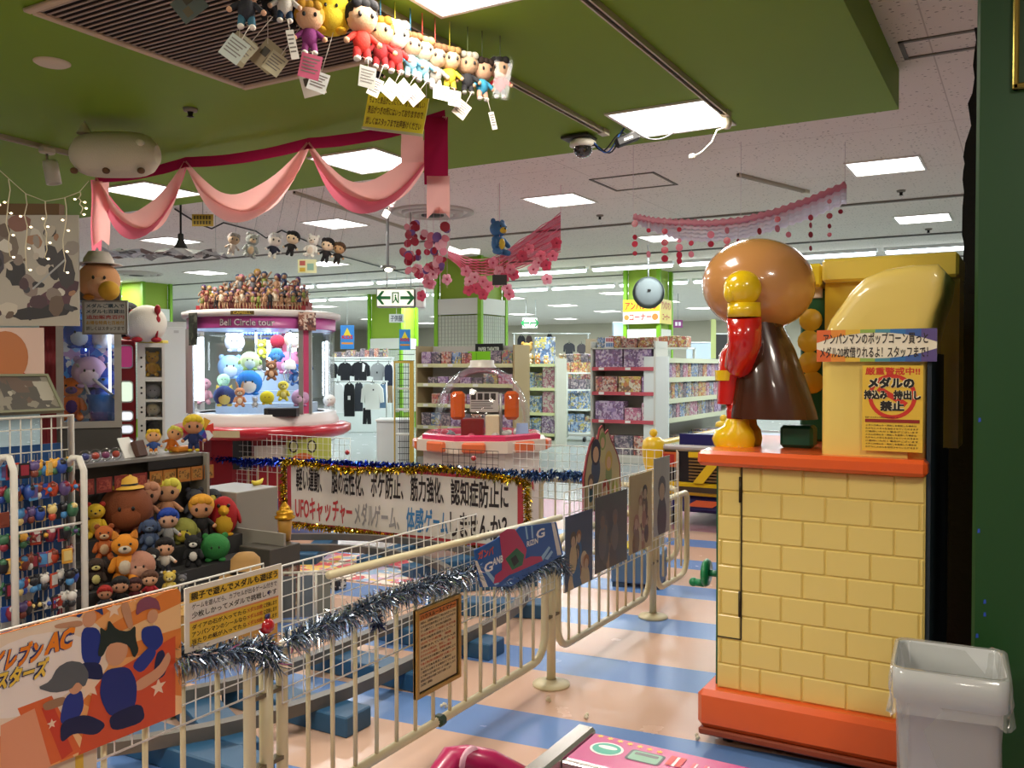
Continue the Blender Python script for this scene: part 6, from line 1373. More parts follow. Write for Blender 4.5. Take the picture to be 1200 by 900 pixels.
st_ = thing('figurine_stand', 'red stepped stand under the figurines on the claw machine roof', 'stand', (CW.x, CW.y, ZT+.011), rz=YAW)
for k, (y0, w_) in enumerate(((-.40, 1.04), (-.22, 1.0), (-.02, .86))):
    b = MB(); b.b2((-w_/2, y0, 0), (w_/2, y0+.19, zr[k+1]-ZT-.0125), M('#8a2028', .5)); b.build('step', st_)
for k, (yy, xs0, xs1, m) in enumerate(((-.50, -.46, .46, 19), (-.31, -.48, .48, 18), (-.12, -.47, .47, 17), (.07, -.40, .40, 13))):
    for i in range(m):
        hc, dc, v = rng.randrange(8), rng.randrange(7), rng.randrange(3)
        x = lerp(xs0, xs1, i/(m-1)); yy2 = yy+(.10*abs(x/.46)**2 if k == 0 else 0); p = CW+RT*x+FW*yy2
        o = link('figurine', fig_mesh(hc, dc, v), None, (p.x, p.y, zr[k]), (0, 0, YAW+rng.uniform(-.6, .6))); s = rng.uniform(.95, 1.25) if k < 2 else rng.uniform(.8, 1.7)*(1.1-.5*abs(x/.46)**2); o.scale = (s*1.1, s*1.1, s)
        tag(o, '%s-haired figurine in %s, %s from left in the %s row on the claw machine' % (hn[hc], dn[dc], ORD[i], rown[k]), 'figurine', 'figurines on the claw machine roof')
# ================================================================= dome machine
DM = pd(565, 430, 8.2); DM.z = 0
dome = thing('dome_machine', 'white medal game machine with clear dome and pink rim', 'arcade machine', DM, rz=YAW)
ZR = .90
b = MB(); b.prism(octo(.56, 8), ZR-.14, M('#d2ccc4', .4)); b.build('base', dome)
b = MB(); b.prism(octo(.62, 8), .10, M('#d8cabb', .35), Matrix.Translation((0, 0, ZR-.14))); b.build('counter', dome)
rim0, rim1 = octo(.56, 8), octo(.46, 8)
b = MB(); rows = [[(x, y, z) for x, y in l+l[:1]] for l, z in ((octo(.57, 8), ZR-.04), (octo(.57, 8), ZR+.0), (octo(.54, 8), ZR+.012), (octo(.46, 8), ZR-.005), (octo(.44, 8), ZR-.04))]; b.sheet(rows, M('#c8305c', .25, coat=.6), smooth=False); b.build('pink_rim', dome)
b = MB(); b.prism(octo(.45, 8), .006, M('#9a8a88', .4), Matrix.Translation((0, 0, ZR-.045))); b.build('play_field', dome)
for a in (-168, -130, -95, -50, -12):
    b = MB(); T = Matrix.Rotation(R(a), 4, 'Z') @ Matrix.Translation((.585, 0, ZR-.09)); b.box((0, 0, 0), (.09, .20, .09), M('#d8693a', .3, coat=.4), T, bev=.015); b.build('corner_pad', dome)
b = MB(); b.lathe([(.435, ZR-.01), (.437, ZR+.15), (.41, ZR+.30), (.34, ZR+.43), (.25, ZR+.53), (.15, ZR+.585), (.10, ZR+.60)], GLASS((.98, .98, .98), .03, 'dome_plastic', .015, .38), 48); b.build('dome', dome)
b = MB(); b.lathe([(.13, ZR+.595), (.11, ZR+.62), (.11, ZR+.66), (0, ZR+.665)], M('#c8c4ba', .35), 24); b.build('cap', dome)
b = MB(); b.b2((-.19, -.10, ZR-.04), (.02, .10, ZR+.13), M('#7a1418', .3, coat=.5), bev=.01); b.build('red_tower', dome)
b = MB(); b.b2((.03, -.08, ZR-.04), (.16, .10, ZR+.16), M('#d8c8a8', .4), bev=.01); b.build('cream_tower', dome)
for x in (-.22, .27):
    b = MB(); b.box((x-.0, -.06, ZR+.25), (.13, .06, .26), M('#c8581c', .25, coat=.6), bev=.028); b.build('amber_arm', dome)
b = MB(); b.tube([(-.15, -.05, ZR+.10), (-.2, -.06, ZR+.16)], .012, SILV, 6); b.tube([(.17, -.05, ZR-.02), (.17, -.06, ZR+.36)], .014, SILV, 6); b.build('linkage', dome)
b = MB(); b.box((.02, -.03, ZR+.28), (.26, .012, .18), M('#b8b4b0', .3)); pl = b.build('sign_plate', dome)
b = MB(); T = Matrix.Translation((-.10, -.038, ZR+.20)) @ Matrix.Rotation(R(90), 4, 'X'); [quad(b, .0+.06*i, .1, .045+.06*i, .16, 0, M('#2a2424', .5), T) for i in range(4)]
for i in range(4): quad(b, .0, .02+.02*i, .2-.02*(i % 2), .028+.02*i, 0, M('#5a5654', .5), T)
b.build('lettering', pl)
rng = random.Random(12)
for i in range(16):
    a = rng.uniform(0, 6.28); r_ = rng.uniform(.26, .40); s = rng.uniform(.03, .05); c, cn = [('#b0485a', 'rose'), ('#a8a4a0', 'grey'), ('#d8d0c4', 'cream'), ('#6a6a72', 'slate')][i % 4]
    p = dome.location+RT*(r_*math.cos(a))+FW*(r_*math.sin(a)); b = MB(); b.ball((0, 0, s*.75), (s, s*.9, s*.75), M(c, .35), 10); tag(b.build('candy_prize', loc=(p.x, p.y, ZR-.038)), '%s wrapped prize, %s of the heap under the clear dome' % (cn, ORD[i]), 'prize', 'prizes under the dome')
q = pd(612, 490, 7.9); t = thing('tent_card', 'small blue and white tent card inside the dome', 'card', (q.x, q.y, ZR-.038), rz=YAW)
b = MB(); b.add([(-.06, 0, 0), (.06, 0, 0), (.05, .03, .14), (-.05, .03, .14), (-.06, .06, 0), (.06, .06, 0)], [(0, 1, 2, 3), (3, 2, 5, 4)], M('#8aa0c8', .4)); b.build('card', t)
for a, nm, c in ((-112, 'print_panel', '#d8d0c8'), (-68, 'print_panel', '#d8d0c8'), (-22, 'print_panel', '#d8d0c8')):
    T = Matrix.Rotation(R(a), 4, 'Z') @ basis((.525, -.16, .30), Vector((0, 1, 0)), Vector((1, 0, 0)))
    b = MB(); b.prism(octo(.13, 8), .01, M('#b8303a', .4), T @ Matrix.Translation((.16, .2, 0))); b.prism(octo(.09, 8), .012, M('#e0d8d0', .4), T @ Matrix.Translation((.16, .2, 0))); b.build(nm, dome)
# ================================================================= air hockey table
a0 = pd(750, 522, 8.45); HX0 = a0.x; HY0 = a0.y
q = pz(797, 616, 0)
HO = Vector((-2.55, 9.2, 0)); HX0, HX1, HYa, HYb = -3.12, -1.95, 8.05, 10.4
hk = thing('air_hockey_table', 'black and yellow air hockey table with white rail', 'air hockey table', HO)
def hb(name, lo, hi, mat, bev=.0): b = MB(); b.b2([lo[i]-HO[i] for i in range(3)], [hi[i]-HO[i] for i in range(3)], mat, bev=bev); return b.build(name, hk)
KB = M('#131316', .35); YH = M('#e0b818', .3, coat=.4); NV = M('#1a1a5e', .35)
zt = .77
hb('body', (HX0+.06, HYa+.04, .32), (HX1-.06, HYb-.04, zt-.05), KB, .01)
hb('play_surface', (HX0+.05, HYa+.05, zt-.05), (HX1-.05, HYb-.05, zt-.02), M('#9ab0a8', .2), 0)
for lo, hi in (((HX0, HYa, zt-.06), (HX1, HYa+.06, zt)), ((HX0, HYb-.06, zt-.06), (HX1, HYb, zt))): hb('end_rail', lo, hi, M('#c8c8c8', .25, .5), .02)
for lo, hi in (((HX0, HYa+.06, zt-.05), (HX0+.07, HYb-.06, zt+.02)), ((HX1-.07, HYa+.06, zt-.05), (HX1, HYb-.06, zt+.02))): hb('side_rail', lo, hi, YH, .015)
hb('lower_trim', (HX0+.02, HYa, .30), (HX1-.02, HYa+.05, .42), YH, .01); hb('skirt', (HX0+.10, HYa+.02, .14), (HX1-.1, HYb-.02, .30), NV, .03)
T = basis((HX0-HO.x, HYa-HO.y-.002, 0), Vector((1, 0, 0)), Vector((0, -1, 0)))
for i in range(8):
    b = MB(); b.b2((.38, .44+.03*i, 0), (.95, .455+.03*i, .012), M('#7a5a2a', .4), T); b.build('louvre', hk)
b = MB(); b.prism([(.42, .42), (.52, .42), (.72, .68), (.62, .68)], .02, YH, T); b.build('diagonal_brace', hk)
b = MB(); b.prism([(.38, .66), (1.12, .66), (1.12, .71), (.38, .71)], .02, YH, T); b.build('upper_trim', hk)
b = MB(); b.prism([(.15, .34), (.25, .39), (.8, .39), (.95, .34)], .012, M('#3a2a18', .4), T @ Matrix.Translation((0, 0, .05))); b.build('vent', hk)
b = MB(); b.prism([(.35, .20), (.60, .20), (.70, .26), (.45, .26)], .01, M('#c8562a', .4), T @ Matrix.Translation((0, 0, -.01))); b.build('flash', hk)
b = MB(); b.b2((.10, .56, 0), (.26, .70, .01), M('#c8602a', .4), T); b.b2((.12, .58, .01), (.24, .68, .012), M('#a82a22', .4), T); b.build('badge', hk)
for x in (HX0+.02, ):
    b = MB(); p = Vector((x, HYa+.02, 0))-HO; b.lathe([(0, .05), (.07, .05), (.07, .5), (.10, .60), (.11, .74), (.10, .80), (.06, .83), (0, .83)], YH, 16, Matrix.Translation(p)); b.ball(p+Vector((0, 0, .87)), .04, YH, 12); b.build('corner_column', hk)
p = Vector((HX0+.03, HYb-.1, 0))-HO; b = MB(); b.lathe([(0, zt+.02), (.10, zt+.03), (.09, zt+.08), (.05, zt+.10), (0, zt+.10)], YH, 14, Matrix.Translation(p)); b.ball(p+Vector((0, 0, zt+.13)), .045, YH, 12); b.build('far_knob', hk)
for x, y in ((HX0+.2, HYa+.1), (HX1-.2, HYa+.1), (HX0+.2, HYb-.1), (HX1-.2, HYb-.1)):
    b = MB(); b.lathe([(0, -.03), (.06, -.03), (.065, 0), (.06, .03), (0, .03)], M('#111111', .6), 14, Matrix.Translation((x-HO.x, y-HO.y, .066)) @ Matrix.Rotation(R(90), 4, 'Y')); b.build('caster', hk)
    b = MB(); b.b2((x-HO.x-.04, y-HO.y-.04, .08), (x-HO.x+.04, y-HO.y+.04, .17), KB); b.build('caster_bracket', hk)
b = MB(); pts = [(.26, 0), (1.17, 0), (1.17, .50), (.80, .44), (.50, .24)]
b.prism([(x, y) for x, y in pts], .12, NV, Matrix.Translation((HX0-HO.x, HYa-HO.y+.07, zt-.02))); b.build('goal_hood', hk)
for r_ in (.22, .15):
    b = MB(); n = 18; c_ = (.78, .08)
    for i in range(n):
        a0, a1 = math.pi*(.35+.65*i/n), math.pi*(.35+.65*(i+1)/n)
        poly(b, [(c_[0]+r_*math.cos(a0)*1.2, c_[1]+r_*math.sin(a0)), (c_[0]+r_*math.cos(a1)*1.2, c_[1]+r_*math.sin(a1)), (c_[0]+(r_-.03)*math.cos(a1)*1.2, c_[1]+(r_-.03)*math.sin(a1)), (c_[0]+(r_-.03)*math.cos(a0)*1.2, c_[1]+(r_-.03)*math.sin(a0))], 0, M('#a8b0d0', .4), Matrix.Translation((HX0-HO.x, HYa-HO.y+.07, zt+.102)))
    b.build('swirl_print', hk)
# red poster near the table
# ================================================================= foreground game table and magenta bar
ZP = .75; c0 = pz(690, 857, ZP)
t = thing('hockey_game', 'pink mini hockey game table cut off by the bottom edge', 'arcade machine', (c0.x, c0.y, 0)); PK = M('#b82a78', .3, coat=.3)
def fb(name, lo, hi, mat, bev=0, par=t): b = MB(); b.b2(lo, hi, mat, bev=bev); return b.build(name, par)
fb('cabinet', (.0, -.9, 0), (.62, -.0, ZP-.04), M('#9a2464', .4), .01)
fb('chrome_edge', (-.03, -.9, ZP-.05), (.012, .012, ZP+.008), M('#c9c6c0', .2, .8), .006)
pn = fb('control_panel', (.013, -.135, ZP-.03), (.62, .0, ZP), PK, .003)
fb('panel_lip', (.013, -.15, ZP-.04), (.62, -.136, ZP-.001), M('#cfc8c4', .2, .8), .002)
fb('play_well', (.013, -.9, ZP-.10), (.62, -.151, ZP-.06), M('#141214', .3))
fb('field', (.06, -.85, ZP-.06), (.58, -.20, ZP-.055), M('#c9c4c8', .3))
def onp(px, py): q = pz(px, py, ZP); return q.x-c0.x, q.y-c0.y
b = MB()
for i in range(7): x, y = onp(704+11.5*i, 863+3.1*i); poly(b, star(x, y, .0075, 6, .5), ZP+.0008, M('#e8b83a', .4))
b.build('stars', pn)
b = MB(); x, y = onp(711, 878); poly(b, disc(x, y, .034, .030), ZP+.0006, M('#dfe2e0', .4)); poly(b, disc(x, y, .029, .025), ZP+.001, M('#2fa08a', .4)); poly(b, disc(x, y+.006, .02, .008), ZP+.0012, M('#dfe2e0', .4)); b.build('round_badge', pn)
b = MB(); x, y = onp(756, 888); poly(b, rrect(x-.035, y-.024, x+.035, y+.024, .008), ZP+.0008, M('#3a3a44', .4)); poly(b, rrect(x-.030, y-.02, x+.030, y+.02, .006), ZP+.001, M('#7aa890', .4)); poly(b, rrect(x-.024, y+.003, x+.024, y+.014, .003), ZP+.0012, M('#1a1a1e', .3)); b.build('coin_slot', pn)
b = MB(); x, y = onp(790, 893); text_to(b, 'II', x-.012, y-.02, x+.018, y+.022, ZP+.0008, M('#f0e6e6', .4), .09); text_to(b, 'II', x-.012, y-.02, x+.018, y+.022, ZP+.0014, M('#c8242c', .4), .04); b.build('numeral', pn); b = MB()
text_to(b, 'HOCKEY', x+.035, y-.035, x+.22, y+.012, ZP+.0008, M('#f0dce6', .4), .06); text_to(b, 'HOCKEY', x+.035, y-.035, x+.22, y+.012, ZP+.0014, M('#d8506a', .4), .015); b.build('lettering', pn)
q = pz(505, 898, .72); q2 = pz(535, 886, .72); t = thing('grab_rail', 'magenta padded grab rail at the bottom edge of the view', 'grab rail', (q2.x, q2.y, 0)); MG = M('#a81c54', .35, coat=.3)
e = pz(612, 912, .66)-q2
b = MB(); b.tube([(q.x-q2.x-.0, q.y-q2.y-.07, .015), (q.x-q2.x, q.y-q2.y-.05, .60), (q.x-q2.x+.004, q.y-q2.y-.02, .67), (-.01, -.0, .715), (.02, 0, .72), (e.x*.5, e.y*.5, .70), (e.x, e.y, .66), (e.x+.03, e.y-.01, .60), (e.x+.04, e.y-.02, .015)], .026, MG, 14); b.build('padding', t)
b = MB(); b.tube([(.03, -.003, .7205), (.036, -.004, .720)], .0275, M('#d8a8b8', .3), 14); b.build('ring', t)
for p in ((q.x-q2.x, q.y-q2.y-.07), (e.x+.04, e.y-.02)): b = MB(); b.lathe([(0, 0), (.06, 0), (.06, .012), (0, .015)], M('#6a6a6a', .4, .6), 16, Matrix.Translation((*p, 0))); b.build('foot', t)
# popcorn crumbs on the floor
for i, (x, y) in enumerate(((642, 823), (687, 843), (520, 830), (818, 868))):
    q = pz(x, y, 0); b = MB(); rng = random.Random(i)
    for k in range(4): b.ball((rng.uniform(-.008, .008), rng.uniform(-.008, .008), .008+.004*k), .008, M('#d8ccae', .8), 6)
    tag(b.build('popcorn_crumb', loc=(q.x, q.y, 0)), 'cream popcorn crumb on the floor %s' % ['below the round post foot', 'nearest the pink hockey table', 'by the green taped rail', 'beside the popcorn machine'][i], 'crumb', 'crumbs on the floor')
# ================================================================= shop behind
SH = M('#c9c6ba', .5); STRIP = M('#cfcf9c', .5); WOOD = M('#a8946a', .6)
PAL = {'violet': ['#8a6aa8', '#c8a8d0', '#5a3a6a', '#d8c8d8', '#7a4a7a'], 'pink': ['#c86a8a', '#e0b8c0', '#8a3a5a', '#d8d0c8', '#b84a6a'], 'blue': ['#3a6aa8', '#8ab0d8', '#d8dce0', '#2a4a7a', '#c8b83a'],
       'red': ['#a8303a', '#d8a890', '#5a2a2a', '#d8c8b0', '#c86a3a'], 'mixed': ['#5a6a8a', '#b8504a', '#d8d0c0', '#c8a83a', '#3a3a40', '#6a8a5a'], 'yellow': ['#d8b83a', '#c86a2a', '#e0d8b0', '#6a4a2a', '#b8423a'], 'dark': ['#2a2a34', '#5a4a5a', '#8a7a80', '#3a3a4a', '#b8a8a0']}
def mute(c, q=.34):
    a = [int(c[i:i+2], 16) for i in (1, 3, 5)]; return '#%02x%02x%02x' % tuple(int(v*(1-q)+g*q) for v, g in zip(a, (172, 160, 164)))
PAL = {k: [mute(c) for c in v] for k, v in PAL.items()}
bxm = {}
def box_mesh(w_, h_, d_, pal, sc):
    k = (round(w_, 2), round(h_, 2), d_, pal, sc*3)
    if k not in bxm:
        b = MB(); b.b2((-k[0]/2, 0, 0), (k[0]/2, d_, k[1]), PR(PAL[pal], k[4], .4, 1), bev=.006); bxm[k] = b.mesh('toy_box')
    return bxm[k]
def gondola(name, label, Yf, px0, px1, strips, pxm, top, depth=.42, strip=STRIP, body=SH, end=None):
    "shelf unit along X facing -Y; strips = measured edge heights at pxm"
    xa = pY(px0, 430, Yf).x; xb = pY(px1, 430, Yf).x; t = thing(name, label, 'shelf unit', (xa, Yf, 0)); W_ = xb-xa; zt = pY(pxm, top, Yf).z
    b = MB(); b.b2((0, depth, 0), (W_, depth+.03, zt), body); b.build('back_panel', t)
    b = MB(); b.b2((0, 0, 0), (W_, depth, .12), body); b.build('base', t)
    for x in (-.03, W_): b = MB(); b.b2((x, 0, 0), (x+.03, depth+.03, zt), end or body); b.build('end_panel', t)
    zs = []
    for y in strips:
        z = pY(pxm, y, Yf).z; zs.append(z); b = MB(); b.b2((0, 0, z-.025), (W_, depth, z), body); s_ = b.build('shelf', t)
        b = MB(); b.b2((0, -.012, z-.045), (W_, -.001, z+.012), strip); b.build('price_strip', s_)
        for i in range(max(1, int(W_/.45))):
            b = MB(); b.b2((.12+.45*i, -.016, z-.035), (.21+.45*i, -.0125, z+.005), M('#e6e6e0', .5)); b.build('price_tag', s_)
    return t, xa, xb, zs
OR2 = {0: 'top', 1: 'second', 2: 'third', 3: 'fourth', 4: 'fifth'}
rngS = random.Random(77)
def stock(where, Yf, xa, xb, z, row, items, dy=.05, group=None, sc=9):
    "items: (width share, height m, palette)"
    tot = sum(i[0] for i in items); x = xa+.03; L_ = xb-xa-.06
    for i, (wsh, h_, pal) in enumerate(items):
        w_ = L_*wsh/tot
        if h_ > 0:
            o = link('toy_box', box_mesh(w_*.94, h_, .22, pal, sc), None, (x+w_/2, Yf+dy, z+.002))
            tag(o, '%s toy box, %s from left, %s row of %s' % (pal, ORD[i], row, where), 'toy box', group or ('boxes on '+where))
        x += w_
GA, xa, xb, zs = gondola('shop_shelf', 'long cream toy shelf with brown end panel behind the clear dome', 11.2, 489, 601, (427, 450, 474, 500), 520, 405, end=WOOD)
stock('the shelf behind the dome', 11.2, xa, xb, zs[0], 'top', [(1, .19, 'violet'), (.9, .17, 'dark'), (1, .19, 'red'), (.9, .18, 'blue'), (1, .17, 'red'), (1.6, .0, 'mixed'), (1, .2, 'dark'), (1, .2, 'mixed')])
stock('the shelf behind the dome', 11.2, xa, xb, zs[1], 'second', [(.5, 0, 'dark'), (.7, .10, 'dark'), (.8, .11, 'violet'), (.8, .11, 'dark'), (.8, .10, 'violet'), (.8, .1, 'dark'), (1, .16, 'mixed'), (1, .15, 'pink')])
stock('the shelf behind the dome', 11.2, xa, xb, zs[2], 'third', [(.6, 0, 'dark')]+[(.5, .16, p) for p in ('red', 'pink', 'dark', 'red', 'violet', 'dark', 'red', 'violet', 'pink')])
stock('the shelf behind the dome', 11.2, xa, xb, zs[3], 'fourth', [(.5, .2, p) for p in ('dark', 'blue', 'dark', 'violet', 'dark', 'red', 'dark', 'blue', 'violet')])
# top sign and green box
p = pY(572, 427, 11.25); z0 = zs[0]
t = thing('green_box', 'lime green carton on the shelf top behind the dome', 'box', (pY(565, 420, 11.3).x, 11.36, z0+.002)); b = MB(); b.b2((-.23, -.1, 0), (.23, .1, pY(565, 412, 11.3).z-z0), M('#7fc81c', .4), bev=.005); b.build('carton', t); b = MB(); b.b2((-.08, -.1015, 0), (-.07, -.1005, .17), M('#5a9a14', .4)); b.build('fold_line', t)
a = pY(557, 414, 11.5); c = pY(589, 404, 11.5)
t = sign('black_sign', 'black shelf-top sign with white capitals above the green carton', 'sign', (a.x, 11.5, a.z), (1, 0, 0), c.x-a.x, c.z-a.z+.02, M('#17161a', .4), .02)
b = MB(); w_ = c.x-a.x; text_to(b, 'PAPER THEATER', w_*.12, .03, w_*.88, .03+(c.z-a.z)*.5, .002, M('#e6e6e2', .5), .03); b.build('lettering', t)
b = MB(); b.tube([(w_*.5, 0, -.01), (w_*.5, -(a.z-z0)+.003, -.01)], .012, SILV, 6); b.build('stalk', t)
GB, xa, xb, zs = gondola('shop_shelf', 'toy shelf stacked with plush right of the green pillar', 14.9, 606, 650, (427, 455, 484, 508), 630, 420)
wb = 'the shelf right of the pillar'
stock(wb, 14.9, xa, xb, zs[1], 'second', [(.8, .24, 'red'), (.9, .30, 'blue'), (.9, .28, 'mixed'), (1.4, .42, 'pink')])
stock(wb, 14.9, xa, xb, zs[2], 'third', [(.8, .2, 'red'), (1.2, .32, 'blue'), (1.1, .40, 'pink')])
stock(wb, 14.9, xa, xb, zs[3], 'fourth', [(1, .28, 'blue'), (.8, .30, 'blue'), (1.1, .34, 'violet')])
for i, (px, h, c1, c2) in enumerate(((611, .20, '#d8902a', '#e0c8a0'), (620, .22, '#e0c8a8', '#f0e6d8'), (630, .20, '#c87a2a', '#e8d8c0'), (640, .19, '#d8a860', '#efe6da'))):
    plush('bear', pY(px, 424, 15.05)*Vector((1, 1, 0)).x if False else Vector((pY(px, 424, 15.05).x, 15.05, zs[0])), h, '%s small fawn plush from left on the shelf right of the pillar' % ORD[i], c1, c2, group='fawn plush on the shop shelf')
plush('bear', Vector((pY(617, 410, 15.2).x, 15.22, zs[0])), .46, 'large golden plush bear behind the small fawn plush', '#c8a050', '#d8c080', '#b88a3a')
o = link('toy_box', box_mesh(.34, .52, .22, 'blue', 6), None, (pY(635, 410, 15.1).x, 15.12, zs[0]+.002)); tag(o, 'tall blue printed box behind the fawn plush', 'toy box')
# upper small shelf left of B
# wire display rack
MR = Vector((pY(660, 430, 16.2).x, 16.2, 0)); zt = pY(655, 422, 16.2).z; W_ = pY(677, 430, 16.2).x-pY(644, 430, 16.2).x
t = thing('wire_rack', 'white wire mesh shop rack on casters in the aisle', 'display rack', (pY(644, 430, 16.2).x, 16.2, 0)); WW = M('#e2e6e2', .4)
for x, zz in ((0, zt), (W_*.62, zt-.28)): b = MB(); b.tube([(x, 0, .08), (x, 0, zz)], .022, WW, 8); b.build('upright', t)
b = MB(); b.tube([(0, 0, zt), (.08, 0, zt), (W_*.62, 0, zt-.28)], .018, WW, 6); b.tube([(0, 0, .12), (W_*.62, 0, .12)], .02, WW, 6); b.build('side_frame', t)
b = MB()
for i in range(1, 8): b.tube([(W_*.62*i/8, 0, .12), (W_*.62*i/8, 0, zt-.3*i/8)], .006, WW, 4)
for i in range(16): b.tube([(0, .004, .2+i*.095), (W_*.62, .004, .2+i*.095)], .006, WW, 4)
b.build('mesh_panel', t)
for z in (.15, .62, 1.02, 1.36): b = MB(); b.b2((0, .01, z), (W_*1.3, .5, z+.03), WW); b.build('tray', t)
for x, y in ((.03, .05), (W_*1.2, .05), (.03, .45), (W_*1.2, .45)): b = MB(); b.lathe([(0, -.02), (.05, -.02), (.05, .02), (0, .02)], BLK, 10, Matrix.Translation((x, y, .05)) @ Matrix.Rotation(R(90), 4, 'Y')); b.build('caster', t)
wx = pY(644, 430, 16.2).x
for r_, z in enumerate((.18, .65, 1.05, 1.39)):
    stock('the white wire rack', 16.25, wx+.03, wx+W_*1.28, z, ['bottom', 'third', 'second', 'top'][r_], [(1, [.2, .32, .2, .2][r_], ['blue', 'blue', 'dark', 'yellow'][r_]) for _ in range(4)])
GC, xa, xb, zs = gondola('shop_shelf', 'far toy shelf between the wire rack and the red-edged display', 17.6, 652, 706, (431, 450, 476, 500), 690, 418)
wc = 'the far shelf behind the wire rack'
stock(wc, 17.6, xa, xb, zs[0], 'top', [(.6, .30, 'yellow'), (.6, .30, 'dark'), (.6, .30, 'yellow'), (.6, .30, 'dark'), (.6, .28, 'mixed'), (.5, .24, 'yellow')])
stock(wc, 17.6, xa, xb, zs[1], 'second', [(.6, .22, 'mixed')]*3+[(.6, .24, 'red')]*3); stock(wc, 17.6, xa, xb, zs[2], 'third', [(.8, .36, 'blue')]*4+[(.6, .3, 'mixed')]); stock(wc, 17.6, xa, xb, zs[3], 'fourth', [(.8, .26, 'blue')]*3+[(.8, .22, 'mixed')]*2)
# red-edged display
REDS = M('#c0505a', .45)
GR, xa, xb, zs = gondola('promo_display', 'toy display with red shelf edges in front of the sign pillar', 13.0, 694, 766, (431, 460, 493), 730, 400, depth=.5, strip=REDS)
wr_ = 'the red-edged display'
zt = pY(730, 409, 13.0).z
stock(wr_, 13.0, xa, xb, zs[0], 'top', [(1, .29, 'violet'), (1, .29, 'violet')], sc=7, dy=.02); stock(wr_, 13.0, xa, xb, zs[1], 'second', [(1, .25, 'red'), (1, .25, 'yellow'), (.45, .25, 'violet')], sc=8, dy=.02); stock(wr_, 13.0, xa, xb, zs[2], 'third', [(1.4, .30, 'violet'), (.8, .20, 'pink'), (.5, .28, 'pink')], sc=8, dy=.02)
b = MB(); b.b2((xa-.03, 13.0, zt), (xb+.03, 13.5, zt+.02), SH); o = b.build('top_board', GR); o.location = -Vector(GR.location)
stock('the red-edged display top board', 13.0, xa, xb, zt+.02, 'upper', [(.6, .17, 'blue'), (.6, .19, 'yellow'), (.8, .15, 'red'), (.8, .16, 'yellow')], sc=12, dy=.1)
stock('the base of the red-edged display', 13.0, xa, xb, .12, 'floor', [(1, .3, 'red'), (1, .3, 'dark'), (1, .3, 'red')], sc=8)
# shelf along Y
DX = -4.78; ya = pX(783, 430, DX).y; yb2 = pX(905, 430, DX).y; zz_ = [pX(800, y, DX).z for y in (421, 443, 467, 489)]
t = thing('shop_shelf', 'white aisle shelf running back behind the caped figure', 'shelf unit', (DX, ya, 0)); L_ = yb2-ya
b = MB(); b.b2((-.38, 0, 0), (-.35, L_, zz_[0]+.02), SH); b.build('back_panel', t)
b = MB(); b.b2((-.38, 0, 0), (0, L_, .12), SH); b.build('base', t)
b = MB(); b.b2((-.38, -.04, 0), (.02, 0, zz_[0]+.04), M('#d6dad4', .4)); b.build('end_panel', t)
for i, z in enumerate(zz_):
    b = MB(); b.b2((-.35, 0, z-.03), (0, L_, z), SH); s_ = b.build('shelf', t); b = MB(); b.b2((.001, 0, z-.06), (.014, L_, z+.015), M('#cfd0b0', .5)); b.build('price_strip', s_)
rng = random.Random(9)
for r_, z in enumerate(zz_[1:]+[.12]):
    y = .05; i = 0
    while y < L_-.2 and i < 14:
        w_ = rng.uniform(.13, .24); pal_ = rng.choice(['mixed', 'blue', 'violet', 'yellow', 'dark', 'pink']); o = link('toy_box', box_mesh(w_, rng.choice((.24, .28, .31)), .22, pal_, 11), None, (DX-.02, ya+y+w_/2, z+.002), (0, 0, R(90)))
        tag(o, '%s packet, %s from front on the %s shelf of the aisle shelf' % (pal_, ORD[i], ['upper', 'middle', 'lower', 'floor'][r_]), 'toy box', 'packets on the aisle shelf'); y += w_+.02; i += 1
# boxes above the aisle shelf
xs0 = pY(782, 400, 14.8).x
t = thing('shelf_rack', 'small white upper rack with tan boxes beside the sign pillar', 'shelf unit', (pY(768, 400, 14.2).x, 14.2, 0)); w_ = pY(806, 400, 14.2).x-pY(768, 400, 14.2).x; z = pY(790, 407, 14.2).z
b = MB(); b.b2((0, 0, z-.03), (w_, .4, z), M('#d8dcd4', .4)); b.build('shelf', t)
for x in (.02, w_-.02): b = MB(); b.b2((x-.02, .36, zz_[0]+.021), (x+.02, .4, z), M('#d8dcd4', .4)); b.build('leg', t)
stock('the white upper rack', 14.2, pY(768, 400, 14.2).x, pY(806, 400, 14.2).x, z, 'only', [(1, .19, 'yellow'), (1, .19, 'yellow'), (1, .18, 'yellow')], sc=10)
# ------------------------------------------------------------- pillar sign, mirror, exit signs
Yf = 15.6-.08; a = pY(730, 380, Yf); c = pY(773, 350, Yf)
t = sign('pillar_sign', 'yellow and white corner sign with red Japanese lettering on the far pillar', 'sign', (a.x, Yf, a.z), (1, 0, 0), c.x-a.x, c.z-a.z, M('#e6d8a0', .4), .02); w_, h_ = c.x-a.x, c.z-a.z
b = MB(); quad(b, 0, h_*.5, w_, h_, .001, M('#dcc428', .4)); quad(b, 0, 0, w_, h_*.5, .001, M('#e6e2d2', .4)); b.build('print', t)
b = MB(); rd_ = M('#c02a1c', .4); text_to(b, 'アンパンマン', w_*.06, h_*.58, w_*.96, h_*.92, .003, rd_, .03); text_to(b, 'コーナー', w_*.18, h_*.14, w_*.78, h_*.42, .003, rd_, .03); b.build('lettering', t)
b = MB(); poly(b, disc(w_*.1, h_*.27, .05), .003, M('#c8823a', .4)); poly(b, disc(w_*.88, h_*.27, .06), .003, M('#c8823a', .4)); b.build('round_print', t)
xs_ = c.x+.02; q0 = pX(774, 380, xs_); q1 = pX(787, 380, xs_)
t = sign('pillar_sign', 'side panel of the yellow corner sign on the far pillar', 'sign', (xs_, q0.y, a.z), (0, 1, 0), max(.3, q1.y-q0.y), h_, M('#e2d068', .4), .02)
